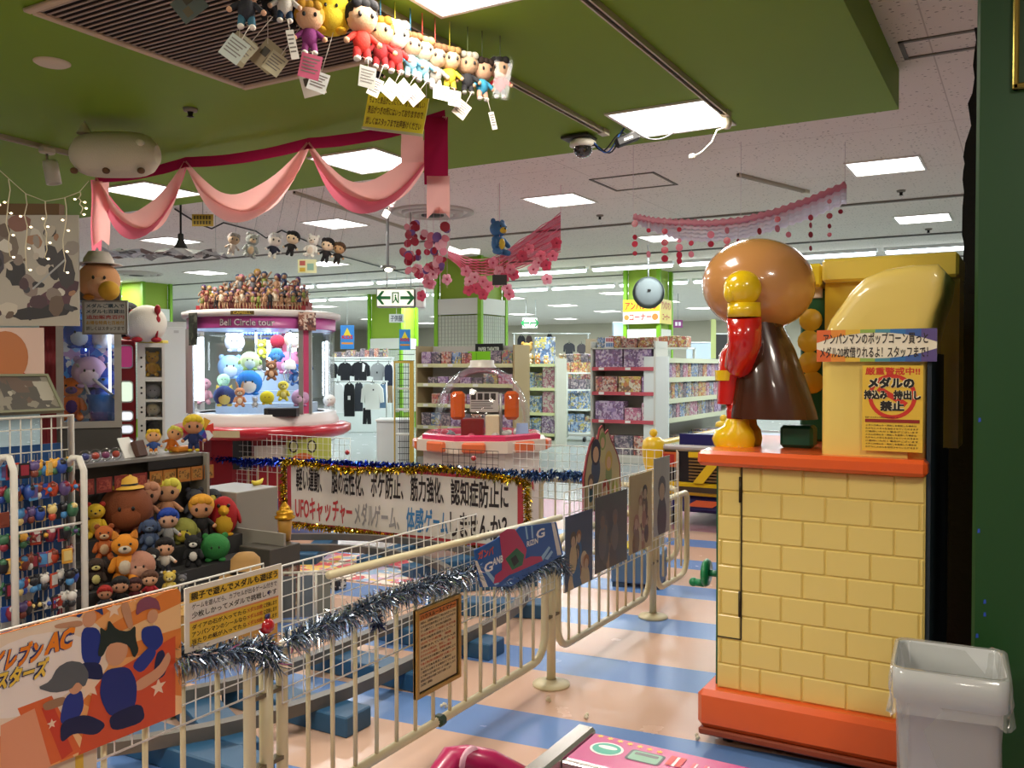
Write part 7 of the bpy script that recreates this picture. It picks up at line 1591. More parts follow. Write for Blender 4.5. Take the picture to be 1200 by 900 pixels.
b = MB(); text_to(b, 'アンパンマン', .05, h_*.58, .9*max(.3, q1.y-q0.y), h_*.92, .003, rd_, .03); text_to(b, 'コーナー', .1, h_*.14, .8*max(.3, q1.y-q0.y), h_*.42, .003, rd_, .03); b.build('lettering', t)
q = pd(760, 343, 13.2); t = thing('round_mirror', 'round convex safety mirror hanging in front of the yellow sign', 'mirror', q, rz=YAW)
T = Matrix.Rotation(R(90), 4, 'X') @ Matrix.Rotation(0, 4, 'Z'); r_ = 18/F*13.2
b = MB(); b.lathe([(0, .05), (r_*.4, .044), (r_*.75, .025), (r_, 0), (0, -.001)], M('#767d7b', .8, spec=.1), 36, T); b.build('glass', t)
b = MB(); b.lathe([(r_, -.012), (r_+.010, 0), (r_, .010)], M('#5a625c', .5), 36, T); b.build('rim', t)
b = MB(); b.tube([(0, .02, r_*.9), (0, .05, HW-q.z)], .012, M('#a8acac', .4), 6); b.build('rod', t)
b = MB(); b.box((0, -.058, .03), (.05, .01, .03), BLK); b.build('sticker', t)
def exit_sign(px0, px1, py0, py1, D, lab, side=True):
    a = pd(px0, py1, D); c = pd(px1, py0, D); w_ = (px1-px0)/F*D; h_ = c.z-a.z
    t = thing('exit_sign', lab, 'exit sign', a, rz=YAW)
    b = MB(); b.b2((0, 0, 0), (w_, .16, h_), M('#8a8e8a', .4), bev=.01); b.build('case', t)
    T = basis((0, -.002, 0), Vector((1, 0, 0)), Vector((0, -1, 0)))
    b = MB(); b.b2((w_*.025, h_*.07, 0), (w_*.975, h_*.93, .004), M('#f2f4e2', .4, emit=.7), T); b.build('face', t)
    g = M('#0c7a3a', .4); b = MB()
    for s, cx in ((-1, .19), (1, .81)):
        def P(x, y): return (w_*cx+s*x*h_*.5, h_*.5+y*h_*.5)
        poly(b, [P(.78, 0), P(.2, .72), P(-.12, .72), P(.28, .17), P(-.75, .17), P(-.75, -.17), P(.28, -.17), P(-.12, -.72), P(.2, -.72)], .005, g, T)
    f = .5; quad(b, w_*.41, h_*.2, w_*.44, h_*.8, .005, g, T); quad(b, w_*.56, h_*.2, w_*.59, h_*.8, .005, g, T); quad(b, w_*.41, h_*.74, w_*.59, h_*.80, .005, g, T)
    poly(b, [(x+w_*.5, y+h_*.62) for x, y in disc(0, 0, h_*.05)], .0055, g, T); poly(b, [(w_*.48, h_*.56), (w_*.52, h_*.56), (w_*.54, h_*.4), (w_*.57, h_*.25), (w_*.54, h_*.25), (w_*.5, h_*.38), (w_*.46, h_*.24), (w_*.43, h_*.26), (w_*.48, h_*.42)], .0055, g, T)
    b.build('pictogram', t)
    for x in (w_*.25, w_*.88): b = MB(); b.tube([(x, .08, h_), (x, .08, HW-a.z)], .008, M('#b8bcba', .4), 6); b.build('rod', t)
    if side: b = MB(); b.b2((w_+.012, -.02, -.005), (w_+.11, .17, h_+.01), M('#dfe4e0', .4), bev=.01); b.build('lamp_box', t)
    return t
exit_sign(441, 486, 338, 360, 10.2, 'lit green exit sign with two arrows hanging near the green pillar')
exit_sign(612, 630, 372, 385, 24, 'distant green exit sign far beyond the pillar', False)
q = pd(455, 315, 10.2); t = thing('emergency_lamp', 'small round emergency lamp with bright bulb above the exit sign', 'lamp', (q.x, q.y, q.z))
b = MB(); b.tube([(0, 0, .0), (0, 0, HW-q.z)], .01, M('#8a8a86', .4), 6); b.build('rod', t); b = MB(); b.lathe([(.09, 0), (.085, .03), (0, .035)], M('#8a8c88', .4), 18); b.build('plate', t); b = MB(); b.ball((.02, -.02, -.015), (.045, .045, .025), M('#fff6e0', .3, emit=6), 12); b.build('bulb', t)
# hanging shop flags
def flag(px0, px1, py0, py1, D, lab):
    t, w_, h_ = flat('shop_flag', lab, 'flag', px0, px1, py0, py1, D, M('#2f7fc8', .5), .01)
    b = MB(); poly(b, [(w_*.2, h_*.55), (w_*.8, h_*.55), (w_*.5, h_*.9)], .001, M('#e0c828', .5)); quad(b, w_*.08, h_*.2, w_*.92, h_*.28, .001, M('#d88a2a', .5)); b.build('print', t)
    b = MB(); text_to(b, 'KIDS', w_*.1, h_*.42, w_*.9, h_*.58, .003, M('#c02a3a', .5), .04); b.build('lettering', t)
    b = MB(); b.tube([(w_*.5, h_, -.005), (w_*.5, h_+.02, -.005), (w_*.5, HW-t.location.z, -.005)], .004, M('#c8ccc8', .5), 4); b.build('cord', t)
flag(399, 415, 381, 409, 17.0, 'blue and yellow kids flag above the dark jackets'); flag(468, 481, 386, 410, 16.5, 'blue and yellow kids flag beside the far green pillar')
t, w_, h_ = flat('department_sign', 'small white department sign with dark characters near the far pillar', 'sign', 456, 473, 368, 378, 17.2, M('#d8dcda', .5), .02)
b = MB(); text_to(b, '子供服', w_*.1, h_*.15, w_*.9, h_*.85, .002, M('#26304a', .5), .02); b.build('lettering', t)
b = MB(); b.tube([(w_*.5, h_, -.01), (w_*.5, HW-t.location.z, -.01)], .005, M('#c8ccc8', .5), 4); b.build('cord', t)
# ------------------------------------------------------------- clothes
CLD = 18.6
GF = M('#b8bcb8', .35, .5)
def rail(px0, px1, py, D, lab, legs=True):
    a = pd(px0, py, D); c = pd(px1, py, D); t = thing('clothes_rail', lab, 'clothes rail', (a.x, a.y, 0)); d = c-a
    b = MB(); b.tube([(0, 0, a.z), (d.x, d.y, a.z)], .018, GF, 8); b.build('bar', t)
    for k in (.03, .97): b = MB(); b.tube([(d.x*k, d.y*k, .0), (d.x*k, d.y*k, a.z)], .018, GF, 8); b.build('leg', t)
    for k in (.03, .97): b = MB(); q = Vector((d.x*k, d.y*k, .02)); b.tube([q-FW*.25, q+FW*.25], .018, GF, 8); b.build('foot', t)
    return t
rail(388, 462, 423, 19.3, 'upper chrome clothes rail of dark jackets'); rail(387, 455, 447, 18.4, 'lower chrome clothes rail of tees and sweatshirts')
def garment(px0, px1, py0, py1, D, lab, col, kind='shirt', extra=None, zrail=None):
    a = pd(px0, py1, D); c = pd(px1, py0, D); w_ = (px1-px0)/F*D; h_ = c.z-a.z; m = pd((px0+px1)/2, py1, D)
    t = thing('garment', lab, 'garment', (m.x, m.y, a.z), rz=YAW, group='clothes on the shop rails'); T = Matrix.Translation((0, .04, 0)) @ Matrix.Rotation(R(90), 4, 'X'); f = M(col, .85, bump=.3, bscale=12)
    if kind == 'shirt':
        pts = [(-.30, 0), (.30, 0), (.31, .62), (.34, .25), (.5, .28), (.46, .78), (.30, .95), (.12, 1), (0, .95), (-.12, 1), (-.30, .95), (-.46, .78), (-.5, .28), (-.34, .25), (-.31, .62)]
    elif kind == 'trousers': pts = [(-.4, 0), (-.06, 0), (0, .7), (.06, 0), (.4, 0), (.34, 1), (-.34, 1)]
    else: pts = [(-.4, 0), (.4, 0), (.42, .7), (.36, .93), (.14, 1), (0, .95), (-.14, 1), (-.36, .93), (-.42, .7)]
    b = MB(); b.prism([(x*w_, y*h_) for x, y in pts], .07, f, T); b.build('cloth', t)
    if extra: b = MB(); b.prism([(x*w_, y*h_) for x, y in extra[1]], .008, M(extra[0], .8), T @ Matrix.Translation((0, 0, .07))); b.build('motif', t)
    b = MB(); b.tube([(-.2*w_, 0, h_*.97), (0, 0, h_*1.03), (.2*w_, 0, h_*.97)], .008, BLK, 5); b.tube([(0, 0, h_*1.03), (0, 0, h_*1.03+.06)], .006, BLK, 5); b.build('hanger', t)
garment(388, 404, 449, 484, 18.3, 'white sleeveless tee at the left of the lower rail', '#dfe4e4', 'tank'); garment(402, 417, 449, 488, 18.35, 'black long tee beside the white tee', '#17181c', 'tank', ('#d8d8d8', [(-.1, .5), (.1, .5), (.1, .62), (-.1, .62)]))
garment(415, 426, 448, 482, 18.6, 'dark striped top between black and white tops', '#3c4048', 'tank'); garment(423, 450, 449, 480, 18.2, 'white long-sleeved sweatshirt at the front of the lower rail', '#dde0da', 'shirt', ('#2a2a30', [(.02, .72), (.08, .72), (.08, .78), (.02, .78)]))
garment(443, 455, 450, 478, 18.5, 'pale denim shirt behind the white sweatshirt', '#6a88a8', 'tank'); garment(424, 436, 478, 497, 18.4, 'black trousers under the white sweatshirt', '#1a1a1e', 'trousers')
garment(396, 413, 425, 446, 19.2, 'black jacket at the left of the upper rail', '#16181e', 'shirt'); garment(411, 434, 424, 447, 19.25, 'black jacket with white stripe on the upper rail', '#15171d', 'shirt', ('#d8dada', [(.1, .5), (.2, .5), (.26, .85), (.12, .95)])); garment(434, 452, 426, 447, 19.2, 'grey sweatshirt on the upper rail', '#8c9090', 'shirt', ('#2a2c30', [(-.1, .45), (.0, .45), (.0, .55), (-.1, .55)])); garment(450, 461, 427, 452, 19.1, 'navy coat at the right of the upper rail', '#1c2438', 'tank'); garment(453, 461, 452, 472, 19.05, 'brown trousers below the navy coat', '#8a7458', 'trousers')
garment(386, 396, 426, 443, 19.3, 'dark jacket partly behind the claw machine', '#1a1c22', 'shirt')
# white counter below, low white shelf of goods behind
def shopbox(px0, px1, py0, D, dep, lab, col, name='shop_counter', cat='counter', z0=0):
    a = pd(px0, 430, D); c = pd(px1, 430, D); z1 = pd((px0+px1)/2, py0, D).z; w_ = (px1-px0)/F*D; t = thing(name, lab, cat, ((a.x+c.x)/2, (a.y+c.y)/2, z0), rz=YAW)
    b = MB(); b.b2((-w_/2, 0, 0), (w_/2, dep, z1-z0), M(col, .45), bev=.008); b.build('carcass', t); b = MB(); b.b2((-w_/2-.02, -.02, z1-z0+.001), (w_/2+.02, dep+.02, z1-z0+.03), M('#e2e6e2', .4)); b.build('top', t); return t, w_, z1
shopbox(441, 478, 494, 13.2, .5, 'low white shop counter below the yellow framed rack', '#d8dcd8')
t, w_, z1 = shopbox(386, 458, 420, 20.5, .5, 'white shop unit behind the upper clothes rail', '#c8d0cc')
rng = random.Random(15)
for i in range(12):
    p = pd(392+5.4*i, 420, 20.7); pal_ = rng.choice(['dark', 'mixed', 'dark', 'red']); o = link('folded_goods', box_mesh(.10, rng.choice((.12, .2, .16)), .2, pal_, 14), None, (p.x, p.y, z1+.032), (0, 0, YAW)); tag(o, '%s folded goods, %s from left on the white shop unit' % (pal_, ORD[i]), 'goods', 'goods on the white shop unit')
# yellow framed wire rack
a = pd(462, 430, 12.6); t = thing('yellow_rack', 'yellow framed display rack with dark wire shelves', 'display rack', (a.x, a.y, 0), rz=YAW); w_ = 20/F*12.6; z1 = pd(470, 423, 12.6).z; YP = M('#b89a3a', .4)
for x in (0, w_): b = MB(); b.b2((x-(.008 if x == 0 else .03), 0, 0), (x+(.008 if x == 0 else .03), .06, z1), YP); b.build('post', t)
for z in (.12, z1): b = MB(); b.b2((0, .0, z-.03), (w_, .05, z), YP); b.build('rail', t)
for z in (.55, .9, 1.2): b = MB(); b.b2((0, .06, z-.02), (w_, .4, z), M('#c8c8be', .4)); b.build('shelf', t)
b = MB()
for i in range(1, 8): b.tube([(w_*i/8, .38, .1), (w_*i/8, .38, z1)], .006, BLK, 4)
for i in range(18): b.tube([(0, .385, .15+.09*i), (w_, .385, .15+.09*i)], .006, BLK, 4)
b.build('wire_back', t)
# far things
t, w_, h_ = flat('brown_board', 'plain brown board behind the far shelf', 'board', 686, 709, 397, 566, 21, M('#7a6a52', .6), .03)
t, w_, h_ = flat('offer_sign', 'white offer sign with red and blue lettering at the far shelf', 'sign', 709, 723, 395, 408, 14.2, M('#dcd8d8', .5), .01)
b = MB()
for i in range(6): quad(b, w_*(.08+.14*i), h_*.58, w_*(.18+.14*i), h_*.9, .002, M('#b8303a', .5)); quad(b, w_*(.08+.14*i), h_*.12, w_*(.18+.14*i), h_*.46, .002, M('#2f6aa8', .5))
b.build('print', t)
b = MB(); b.tube([(w_*.5, 0, -.01), (w_*.5, -(t.location.z-(pY(730, 409, 13.0).z+.02)), -.01)], .008, SILV, 5); b.build('stalk', t)
shopbox(808, 835, 402, 22, .4, 'pale blue cabinet far behind the caped figure', '#b8c8d8', 'pale_cabinet', 'cabinet')
shopbox(838, 852, 392, 20, .3, 'tall dark cabinet behind the red arm', '#2a2826', 'dark_cabinet', 'cabinet')
shopbox(719, 742, 378, 30, .4, 'pale blue door-like cabinet against the back wall', '#a8bccc', 'pale_cabinet', 'cabinet')
for i, (px0, px1, py0, py1, c) in enumerate(((606, 616, 393, 414, '#1c1c20'), (616, 624, 393, 412, '#3a2a28'), (640, 648, 391, 412, '#16161a'), (660, 674, 402, 416, '#2c2c30'), (676, 687, 403, 416, '#3c3638'))):
    garment(px0, px1, py0, py1, 23, '%s dark far garment from left beyond the plush shelf' % ORD[i], c, 'shirt')
rail(600, 692, 391, 23, 'far clothes rail beyond the plush shelf')
t, w_, h_ = flat('purple_sign', 'small purple sign far right beside the yellow pillar sign', 'sign', 789, 800, 375, 384, 22, M('#7a2a6a', .5), .02)
b = MB(); quad(b, w_*.2, h_*.25, w_*.45, h_*.75, .002, M('#e0d8e0', .5)); quad(b, w_*.55, h_*.25, w_*.8, h_*.75, .002, M('#e0d8e0', .5)); b.build('print', t); b = MB(); b.tube([(w_*.5, h_, -.01), (w_*.5, HW-t.location.z, -.01)], .006, SILV, 5); b.build('cord', t)
t, w_, h_ = flat('tall_banner', 'narrow yellow green banner behind the caped figure', 'banner', 833, 839, 374, 420, 17, M('#c8d48a', .5), .01)
b = MB(); b.b2((0, -t.location.z, -.02), (w_, 0, -.012), M('#c8ccc8', .5)); b.build('stand', t)
# ================================================================= hung plush row under the soffit
def hung(kind, px, pt, pb, D, lab, *cs, col='#4aa0d8', zc=HG, tg=None, grp='plush hung in a row under the soffit', **kw):
    h = (pb-pt)/F*D/(.99 if kind in ('doll', 'ball') else .93); a = pd(px, pb, D); top = a.z+h*(.99 if kind in ('doll', 'ball') else .93)
    return plush(kind, a, h, lab, *cs, group=grp, hang=(max(.02, zc-top), col), tagc=tg, **kw)
dd = lambda px: lerp(3.3, 4.25, (px-290)/295)
tg = lambda a, c='#e8e2d8', w_=.06, h_=.075, d=.05: (w_, h_, a, c, d)
hung('doll', 289, -35, 36, dd(289), 'dark-haired plush doll in blue trousers, leftmost of the hung row', '#d8a888', '#1c1a1c', '#2a2c34', '#3a6a80', tg=tg(.6, '#b8c0b8', .075, .09))
hung('doll', 316, -40, 25, dd(312)+.12, 'peach-faced plush doll in black near the grille edge', '#d8b088', '#1a181a', '#1c1c20', '#1c1c20', tg=tg(.7, '#b0aa90', .07, .085, .12))
hung('doll', 334, -34, 28, dd(334), 'plush doll in white shirt and navy trousers near the grille', '#d8b090', '#2a2018', '#d8d4cc', '#1f3a58', tg=tg(-.2, '#ece8e0', .03, .11, .03))
hung('doll', 349, -20, 36, dd(349)+.1, 'black-clad plush doll behind the yellow star plush', '#c8a080', '#141214', '#141418', '#141418', tg=tg(.6, '#c0b898', .07, .085, .13))
hung('doll', 363, 2, 66, dd(363), 'plush doll in purple outfit with golden hair', '#d8a880', '#c8942a', '#7a2a6a', '#8a3a78', tg=tg(.2, '#c85a7a', .08, .095, .0))
hung('ball', 388, -6, 42, dd(388)+.02, 'bright yellow round plush between the hung dolls', '#e8c820', '#f0d83a', '#e0b020', ears='point', tg=tg(.3, '#d8dcd8', .075, .08, .16))
hung('doll', 424, 0, 74, 3.62, 'black-haired plush doll in red and white jersey, biggest of the row', '#e0b48c', '#16161a', '#d8382a', '#c02a28', turn=.35, tg=tg(.1, '#a8a8a0', .07, .085, .02))
hung('doll', 446, 20, 82, 3.80, 'orange-haired plush doll in dark red behind the jersey doll', '#e8b080', '#e08a2a', '#9a1c20', '#a8242a', tg=tg(.4, '#f0eee8', .05, .075))
hung('doll', 441, 66, 101, 4.0, 'small plush doll in black trousers hanging low in the row', '#d8b8a0', '#1a1a1c', '#1c1c20', '#1c1c20', col='#e8e0d8')
hung('doll', 463, 24, 88, 3.86, 'pale-haired plush doll in red coat in the hung row', '#f0e0d0', '#ece0d0', '#c02c2a', '#b82828', col='#e0d83a', turn=.4, tg=tg(.6, '#f2f0ec', .065, .075))
hung('doll', 481, 38, 92, 3.93, 'brown-haired plush doll in pale blue, first of two in blue', '#d8ac88', '#8a5a34', '#8ac4dc', '#9accdc', col='#4aa0d8', turn=.5, tg=tg(.75, '#f4f2ee', .075, .085))
hung('doll', 495, 43, 98, 3.98, 'tan-haired plush doll in pale blue, second of two in blue', '#e8c8a8', '#b8905a', '#8ccadc', '#a0d4e0', col='#d8483a', turn=.4, tg=tg(.8, '#f0d8d8', .07, .08))
hung('doll', 510, 51, 106, 4.03, 'brown-haired plush doll in patterned grey', '#d8b08c', '#7a5232', '#a8a29a', '#b8b0a4', col='#d85a50', turn=.5, tg=tg(.05, '#efece6', .08, .065, -.02))
hung('doll', 527, 55, 107, 4.08, 'plush doll in yellow with tan cap and open mouth', '#d8b48c', '#8a6a3c', '#e0c838', '#e0c838', col='#c8b83a', turn=.4, tg=tg(.05, '#f0ede6', .06, .07, .0))
hung('doll', 548, 61, 112, 4.14, 'plush doll with grey cap in black clothes', '#c09a78', '#a8a494', '#26262a', '#26262a', col='#6a7a4a', turn=.3, tg=tg(.6, '#e8d8c8', .065, .075))
hung('doll', 565, 68, 119, 4.19, 'dark-haired plush doll in turquoise near the end of the row', '#d0a484', '#2c1c14', '#3a9ac0', '#c89a84', col='#5a6a4a', turn=.6, tg=tg(-.3, '#f0ece6', .03, .08))
t = hung('doll', 586, 67, 116, 4.25, 'black-haired plush doll in red jersey inside a clear bag', '#d8b090', '#1a1614', '#b8202c', '#2a2a34', col='#5a6a4a')
b = MB(); h = 51/F*4.25; b.sheet([[(x*h*.3, -.16*h+.02*math.sin(x*5+z), z*h) for x in (-1, -.3, .4, 1)] for z in (-.05, .3, .6, .95)], GLASS((.96, .97, .96), .03, 'clear_bag', .12)); b.build('clear_bag', t)
# loose tag cards at the left
for i, (x, y, r_, D, c, lab) in enumerate(((222, 6, .9, 3.5, '#5c6660', 'dark patterned tag card at the upper left of the hung row'), (281, 58, .6, 3.6, '#a89c7c', 'beige tag card with two pictures below the leftmost doll'), (314, 66, .7, 3.65, '#a89a78', 'second beige tag card below the peach-faced doll'), (366, 97, -.25, 3.9, '#d8cec0', 'white tag card hanging low near the grille corner'))):
    p = pd(x, y, D); t = thing('tag_card', lab, 'tag card', p, rz=YAW); s = .05
    T = Matrix.Rotation(r_, 4, 'Y'); b = MB(); b.b2((-s, -.001, -s*1.15), (s, .001, s*1.15), M(c, .5), T); b.build('card', t)
    b = MB(); b.b2((-s*.7, -.002, -s*.2), (-s*.1, -.0012, s*.5), M('#4a4438', .5), T); b.b2((.0, -.002, -s*.7), (s*.7, -.0012, -s*.1), M('#6a6048', .5), T); b.build('print', t)
    b = MB(); b.tube([(0, 0, s), (0, 0, HG-p.z)], .0016, M('#d8d0c0', .6), 4); b.build('string', t)
# yellow hanging sign
a = pd(425, 148, 4.45); c = pd(495, 157, 4.30); up = .042*F/1050
x = c-a; w_ = x.length; T = basis(a, x, Vector((0, 0, 1)).cross(x)*-1); h_ = (148-108)/F*4.4
t = thing('hanging_sign', 'yellow hanging sign with three lines of Japanese below the plush row', 'sign'); t.location = T.translation; t.rotation_euler = T.to_euler()
b = MB(); b.b2((0, 0, -.004), (w_, h_, 0), M('#e6d62c', .4)); b.build('board', t)
b = MB(); k = M('#6a4a14', .5); text_to(b, 'ちょっと景品がとりにくい、もう少し欲しい', w_*.04, h_*.70, w_*.96, h_*.90, .0015, k, .015); text_to(b, '景品がつぎの所にはいっておりますので', w_*.04, h_*.40, w_*.96, h_*.62, .0015, k, .015); text_to(b, '詳しくはスタッフまでお声掛けください', w_*.04, h_*.08, w_*.96, h_*.30, .0015, k, .02); b.build('lettering', t)
b = MB(); b.b2((-.003, -.012, -.006), (w_+.003, 0, .003), M('#b8b48a', .3)); b.build('sleeve_edge', t)
for u in (.04, .96): b = MB(); q = T.inverted() @ Vector(((T @ Vector((w_*u, h_, 0))).x, (T @ Vector((w_*u, h_, 0))).y, HG)); b.tube([(w_*u, h_, 0), q], .0015, M('#d8d4c8', .6), 4); b.build('string', t)
# ================================================================= ribbon swags
LP = CLOTH('#f2b8b4'); MP = CLOTH('#dd7488'); DP = CLOTH('#a02048', .3)
A, B, C, D_ = pz(112, 208, 2.99), pz(217, 190, 2.99), pz(361, 168, 2.99), pz(522, 136, 2.99)
rib = thing('ribbon_garland', 'pink and magenta ribbon garland swagged along the soffit edge', 'garland', (A.x, A.y, 3.05)); O = Vector(rib.location)
def strip(name, pts, w0, w1, mat, tw=0, n=None, par=rib):
    rows = []; N = len(pts)
    for i, p in enumerate(pts):
        t_ = (pts[min(i+1, N-1)]-pts[max(i-1, 0)]).normalized(); wv_ = Vector((0, 0, 1))-t_*t_.z
        if wv_.length < .2: wv_ = RT.copy()
        wv_.normalize(); sd = t_.cross(wv_); a = tw*math.sin(math.pi*i/(N-1)); wv_ = wv_*math.cos(a)+sd*math.sin(a)
        w_ = lerp(w0, w1, math.sin(math.pi*i/(N-1)))
        rows.append([p-O+wv_*w_*s+sd*(.006*math.sin(i*1.1)*s) for s in (-.5, 0, .5)])
    b = MB(); b.sheet(rows, mat); return b.build(name, par)
strip('top_ribbon', sag(A, B, .03)+sag(B, C, .03)[1:]+sag(C, D_, .03)[1:], .075, .075, DP)
for p, q, s, k in ((A, B, .40, .5), (B, C, .36, .55), (C, D_, .40, .6)):
    P = sag(p, q, s, 20); m = [Vector(v) for v in P]
    strip('pink_swag', m, .03, .20, LP, tw=.9); strip('rose_swag', [v+Vector((0, 0, -.06*math.sin(math.pi*i/20)))+FW*.03 for i, v in enumerate(m)], .03, .17, MP if s != .36 else LP, tw=-.7)
def tail(name, px0, px1, py0, py1, D, mat, notch=.05, par=rib, dy=0):
    a = pd(px0, py0, D); c = pd(px1, py0, D); z1 = pd(px0, py1, D).z; rows = []; n = 8
    for i in range(n+1):
        z = lerp(a.z, z1, i/n); row = []
        for u in (0, .25, .5, .75, 1): p = a.lerp(c, u); p.z = z+(notch*(1-abs(2*u-1)) if i == n else 0); row.append(p+FW*(dy+.012*math.sin(i*.9+u*3))-O)
        rows.append(row)
    b = MB(); b.sheet(rows, mat); return b.build(name, par)
tail('left_tail', 105, 117, 210, 298, A.dot(FW), MP, .06, dy=.02); tail('left_tail', 108, 128, 212, 288, A.dot(FW)-.05, LP, .05)
dD = D_.dot(FW); tail('right_tail', 497, 525, 137, 216, dD, DP, 0); tail('right_tip', 500, 527, 206, 256, dD-.02, LP, .08)
tail('back_tail', 470, 496, 150, 190, dD-.1, LP, 0)
# ================================================================= big plush stuck under the soffit
q = pz(135, 150, HG-.04); t = thing('pillow_plush', 'large cream barrel-shaped plush stuck under the green soffit', 'plush toy', (q.x, q.y, HG-.36), rz=YAW)
b = MB(); rows = []
for i in range(13):
    x = -.27+.54*i/12; r_ = .145*(1-abs((i-6)/6)**4*.45) if 0 < i < 12 else .06
    rows.append([(x, r_*math.cos(2*math.pi*k/20), .15+r_*math.sin(2*math.pi*k/20)) for k in range(21)])
b.sheet(rows, FUR('#cfc6ae')); b.add(rows[0][:-1], [tuple(range(20))], FUR('#cfc6ae')); b.add(rows[-1][:-1], [tuple(range(19, -1, -1))], FUR('#cfc6ae')); b.build('body', t)
for x in (-.22, -.02, .2): b = MB(); b.ball((x, -.09, .03), (.025, .025, .02), FUR('#6a4a30'), 8); b.build('paw', t)
b = MB(); b.lathe([(.05, 0), (0, .08)], FUR('#cfc6ae'), 10, Matrix.Translation((-.17, -.05, .27))); b.build('ear', t)
b = MB(); b.ball((.2, -.1, .2), .03, FUR('#d8d0bc'), 8); b.build('tail', t)
# ================================================================= icicle lights
DI = 4.75; t = thing('icicle_lights', 'cream icicle fairy lights hanging in front of the grey poster', 'fairy lights', pd(50, 200, DI)); O2 = Vector(t.location)
wp = [pd(x, y, DI)-O2 for x, y in ((-40, 175), (0, 200), (11, 210), (30, 227), (53, 236), (75, 232), (93, 225), (104, 212))]
b = MB(); b.tube(wp, .002, M('#c8bfa0', .5), 5); b.tube([wp[0], Vector((wp[0].x, wp[0].y, HG-O2.z))], .0015, M('#c8bfa0', .5), 4); b.build('wire', t)
rng = random.Random(6); BULB = M('#ffe2b0', .3, emit=5)
for i, (x, y0, y1) in enumerate(((10, 210, 300), (30, 227, 315), (53, 236, 302), (76, 232, 318), (94, 225, 250), (-8, 200, 290))):
    pts = [pd(x+rng.uniform(-3, 3), lerp(y0, y1, k/7), DI)-O2 for k in range(8)]; pts[0] = pd(x, y0, DI)-O2
    b = MB(); b.tube(pts, .0026, M('#d8ceb0', .5), 5); s_ = b.build('strand', t)
    for k in (2, 3, 5, 7):
        e = pts[k]+RT*.02*(1 if k % 2 else -1)+Vector((0, 0, -.006)); b = MB(); b.tube([pts[k], e], .002, M('#d8ceb0', .5), 4); b.ball(e, (.007, .007, .005), BULB, 6); b.build('bulb', s_)
# ================================================================= second plush row
G2 = 'plush hung in front of the white ceiling'
D2 = 8.1
for px, a, c, kd, lab, cs in ((270, 272, 299, 'doll', 'grey-brown plush head doll, leftmost of the far hung row', ('#a89078', '#8a8480', '#b8b0a8', '#a8a098')), (291, 273, 303, 'bear', 'grey and white plush in the far hung row', ('#9aa09c', '#c8b090', '#b8bcb8')), (318, 272, 303, 'doll', 'white-haired plush doll in navy in the far hung row', ('#d8d0c8', '#c8c8cc', '#22283c', '#d8d4cc')), (339, 270, 300, 'doll', 'black-hooded plush doll with cream face in the far hung row', ('#e0c8a8', '#141214', '#18161a', '#18161a')), (363, 275, 302, 'bear', 'white-hooded plush in the far hung row', ('#e4e2dc', '#d8c8b8', '#e4e2dc')), (380, 278, 308, 'doll', 'black-haired plush doll with round face in the far hung row', ('#e8ceb0', '#151215', '#1c1a1e', '#1c1a1e')), (394, 283, 310, 'doll', 'brown plush doll at the right end of the far hung row', ('#b8926a', '#4a3420', '#1e1a18', '#1e1a18'))):
    hung(kd, px, a, c, D2, lab, *cs, col='#a8a49e', zc=HW, grp=G2, turn=-.3 if px > 330 else .2, tilt=(0, R(12)))
t, w_, h_ = flat('tag_card', 'green and yellow tag card under the far hung row', 'tag card', 349, 371, 304, 320, D2-.05, M('#d8dcb0', .5), .003)
b = MB(); quad(b, w_*.1, h_*.1, w_*.4, h_*.4, .001, M('#c8a83a', .5)); quad(b, w_*.5, h_*.2, w_*.85, h_*.7, .001, M('#8ab0a0', .5)); quad(b, w_*.1, h_*.55, w_*.4, h_*.9, .001, M('#b8605a', .5)); b.build('print', t)
b = MB(); b.tube([(w_*.5, h_, -.001), (w_*.5, HW-t.location.z, -.001)], .0016, M('#c8c4bc', .5), 4); b.build('string', t)
# cable, yellow label and black cone lamp on the ceiling
P = [pz(205, 245, HW-.02), pz(232, 262, HW-.05), pz(248, 268, HW-.10), pz(262, 261, HW-.02), pz(300, 271, HW-.02), pz(312, 279, HW-.05), pz(330, 270, HW-.02), pz(400, 300, HW-.02), pz(480, 322, HW-.02)]
b = MB(); b.tube(P, .010, M('#2a2826', .5), 6); tag(b.build('ceiling_cable', ), 'black cable looping along the white ceiling over the far plush', 'cable')
t, w_, h_ = flat('ceiling_label', 'small yellow label board on the white ceiling by the cable', 'sign', 225, 250, 251, 265, 9.2, M('#c8a83a', .5), .01)
b = MB()
for i in range(2): [quad(b, w_*(.08+.14*k), h_*(.15+.42*i), w_*(.18+.14*k), h_*(.45+.42*i), .001, M('#5a4a1c', .5)) for k in range(6)]
b.build('print', t); b = MB(); b.tube([(w_*.5, h_, -.005), (w_*.5, HW-t.location.z, -.005)], .004, SILV, 5); b.build('rod', t)
q = pd(212, 294, 9.4); t = thing('cone_lamp', 'black cone pendant lamp under the white ceiling at the left', 'pendant lamp', q)
b = MB(); b.lathe([(.085, 0), (.05, .07), (.03, .12), (.03, .17), (.022, .18), (0, .18)], M('#141414', .5), 18); b.build('shade', t); b = MB(); b.tube([(0, 0, .17), (0, 0, HW-q.z)], .012, M('#1a1a1a', .5), 6); b.build('stem', t)
t = thing('foil_kite', 'crumpled grey foil sheet hanging flat under the white ceiling', 'decoration', pd(190, 297, 9.2)); b = MB(); O3 = Vector(t.location)
rng = random.Random(14)
rows = [[RT*(-.62+1.24*i/12)+FW*(-.25+.5*j/5)+Vector((0, 0, .035*math.sin(i*1.7+j*2.1)+rng.uniform(-.02, .02))) for i in range(13)] for j in range(6)]
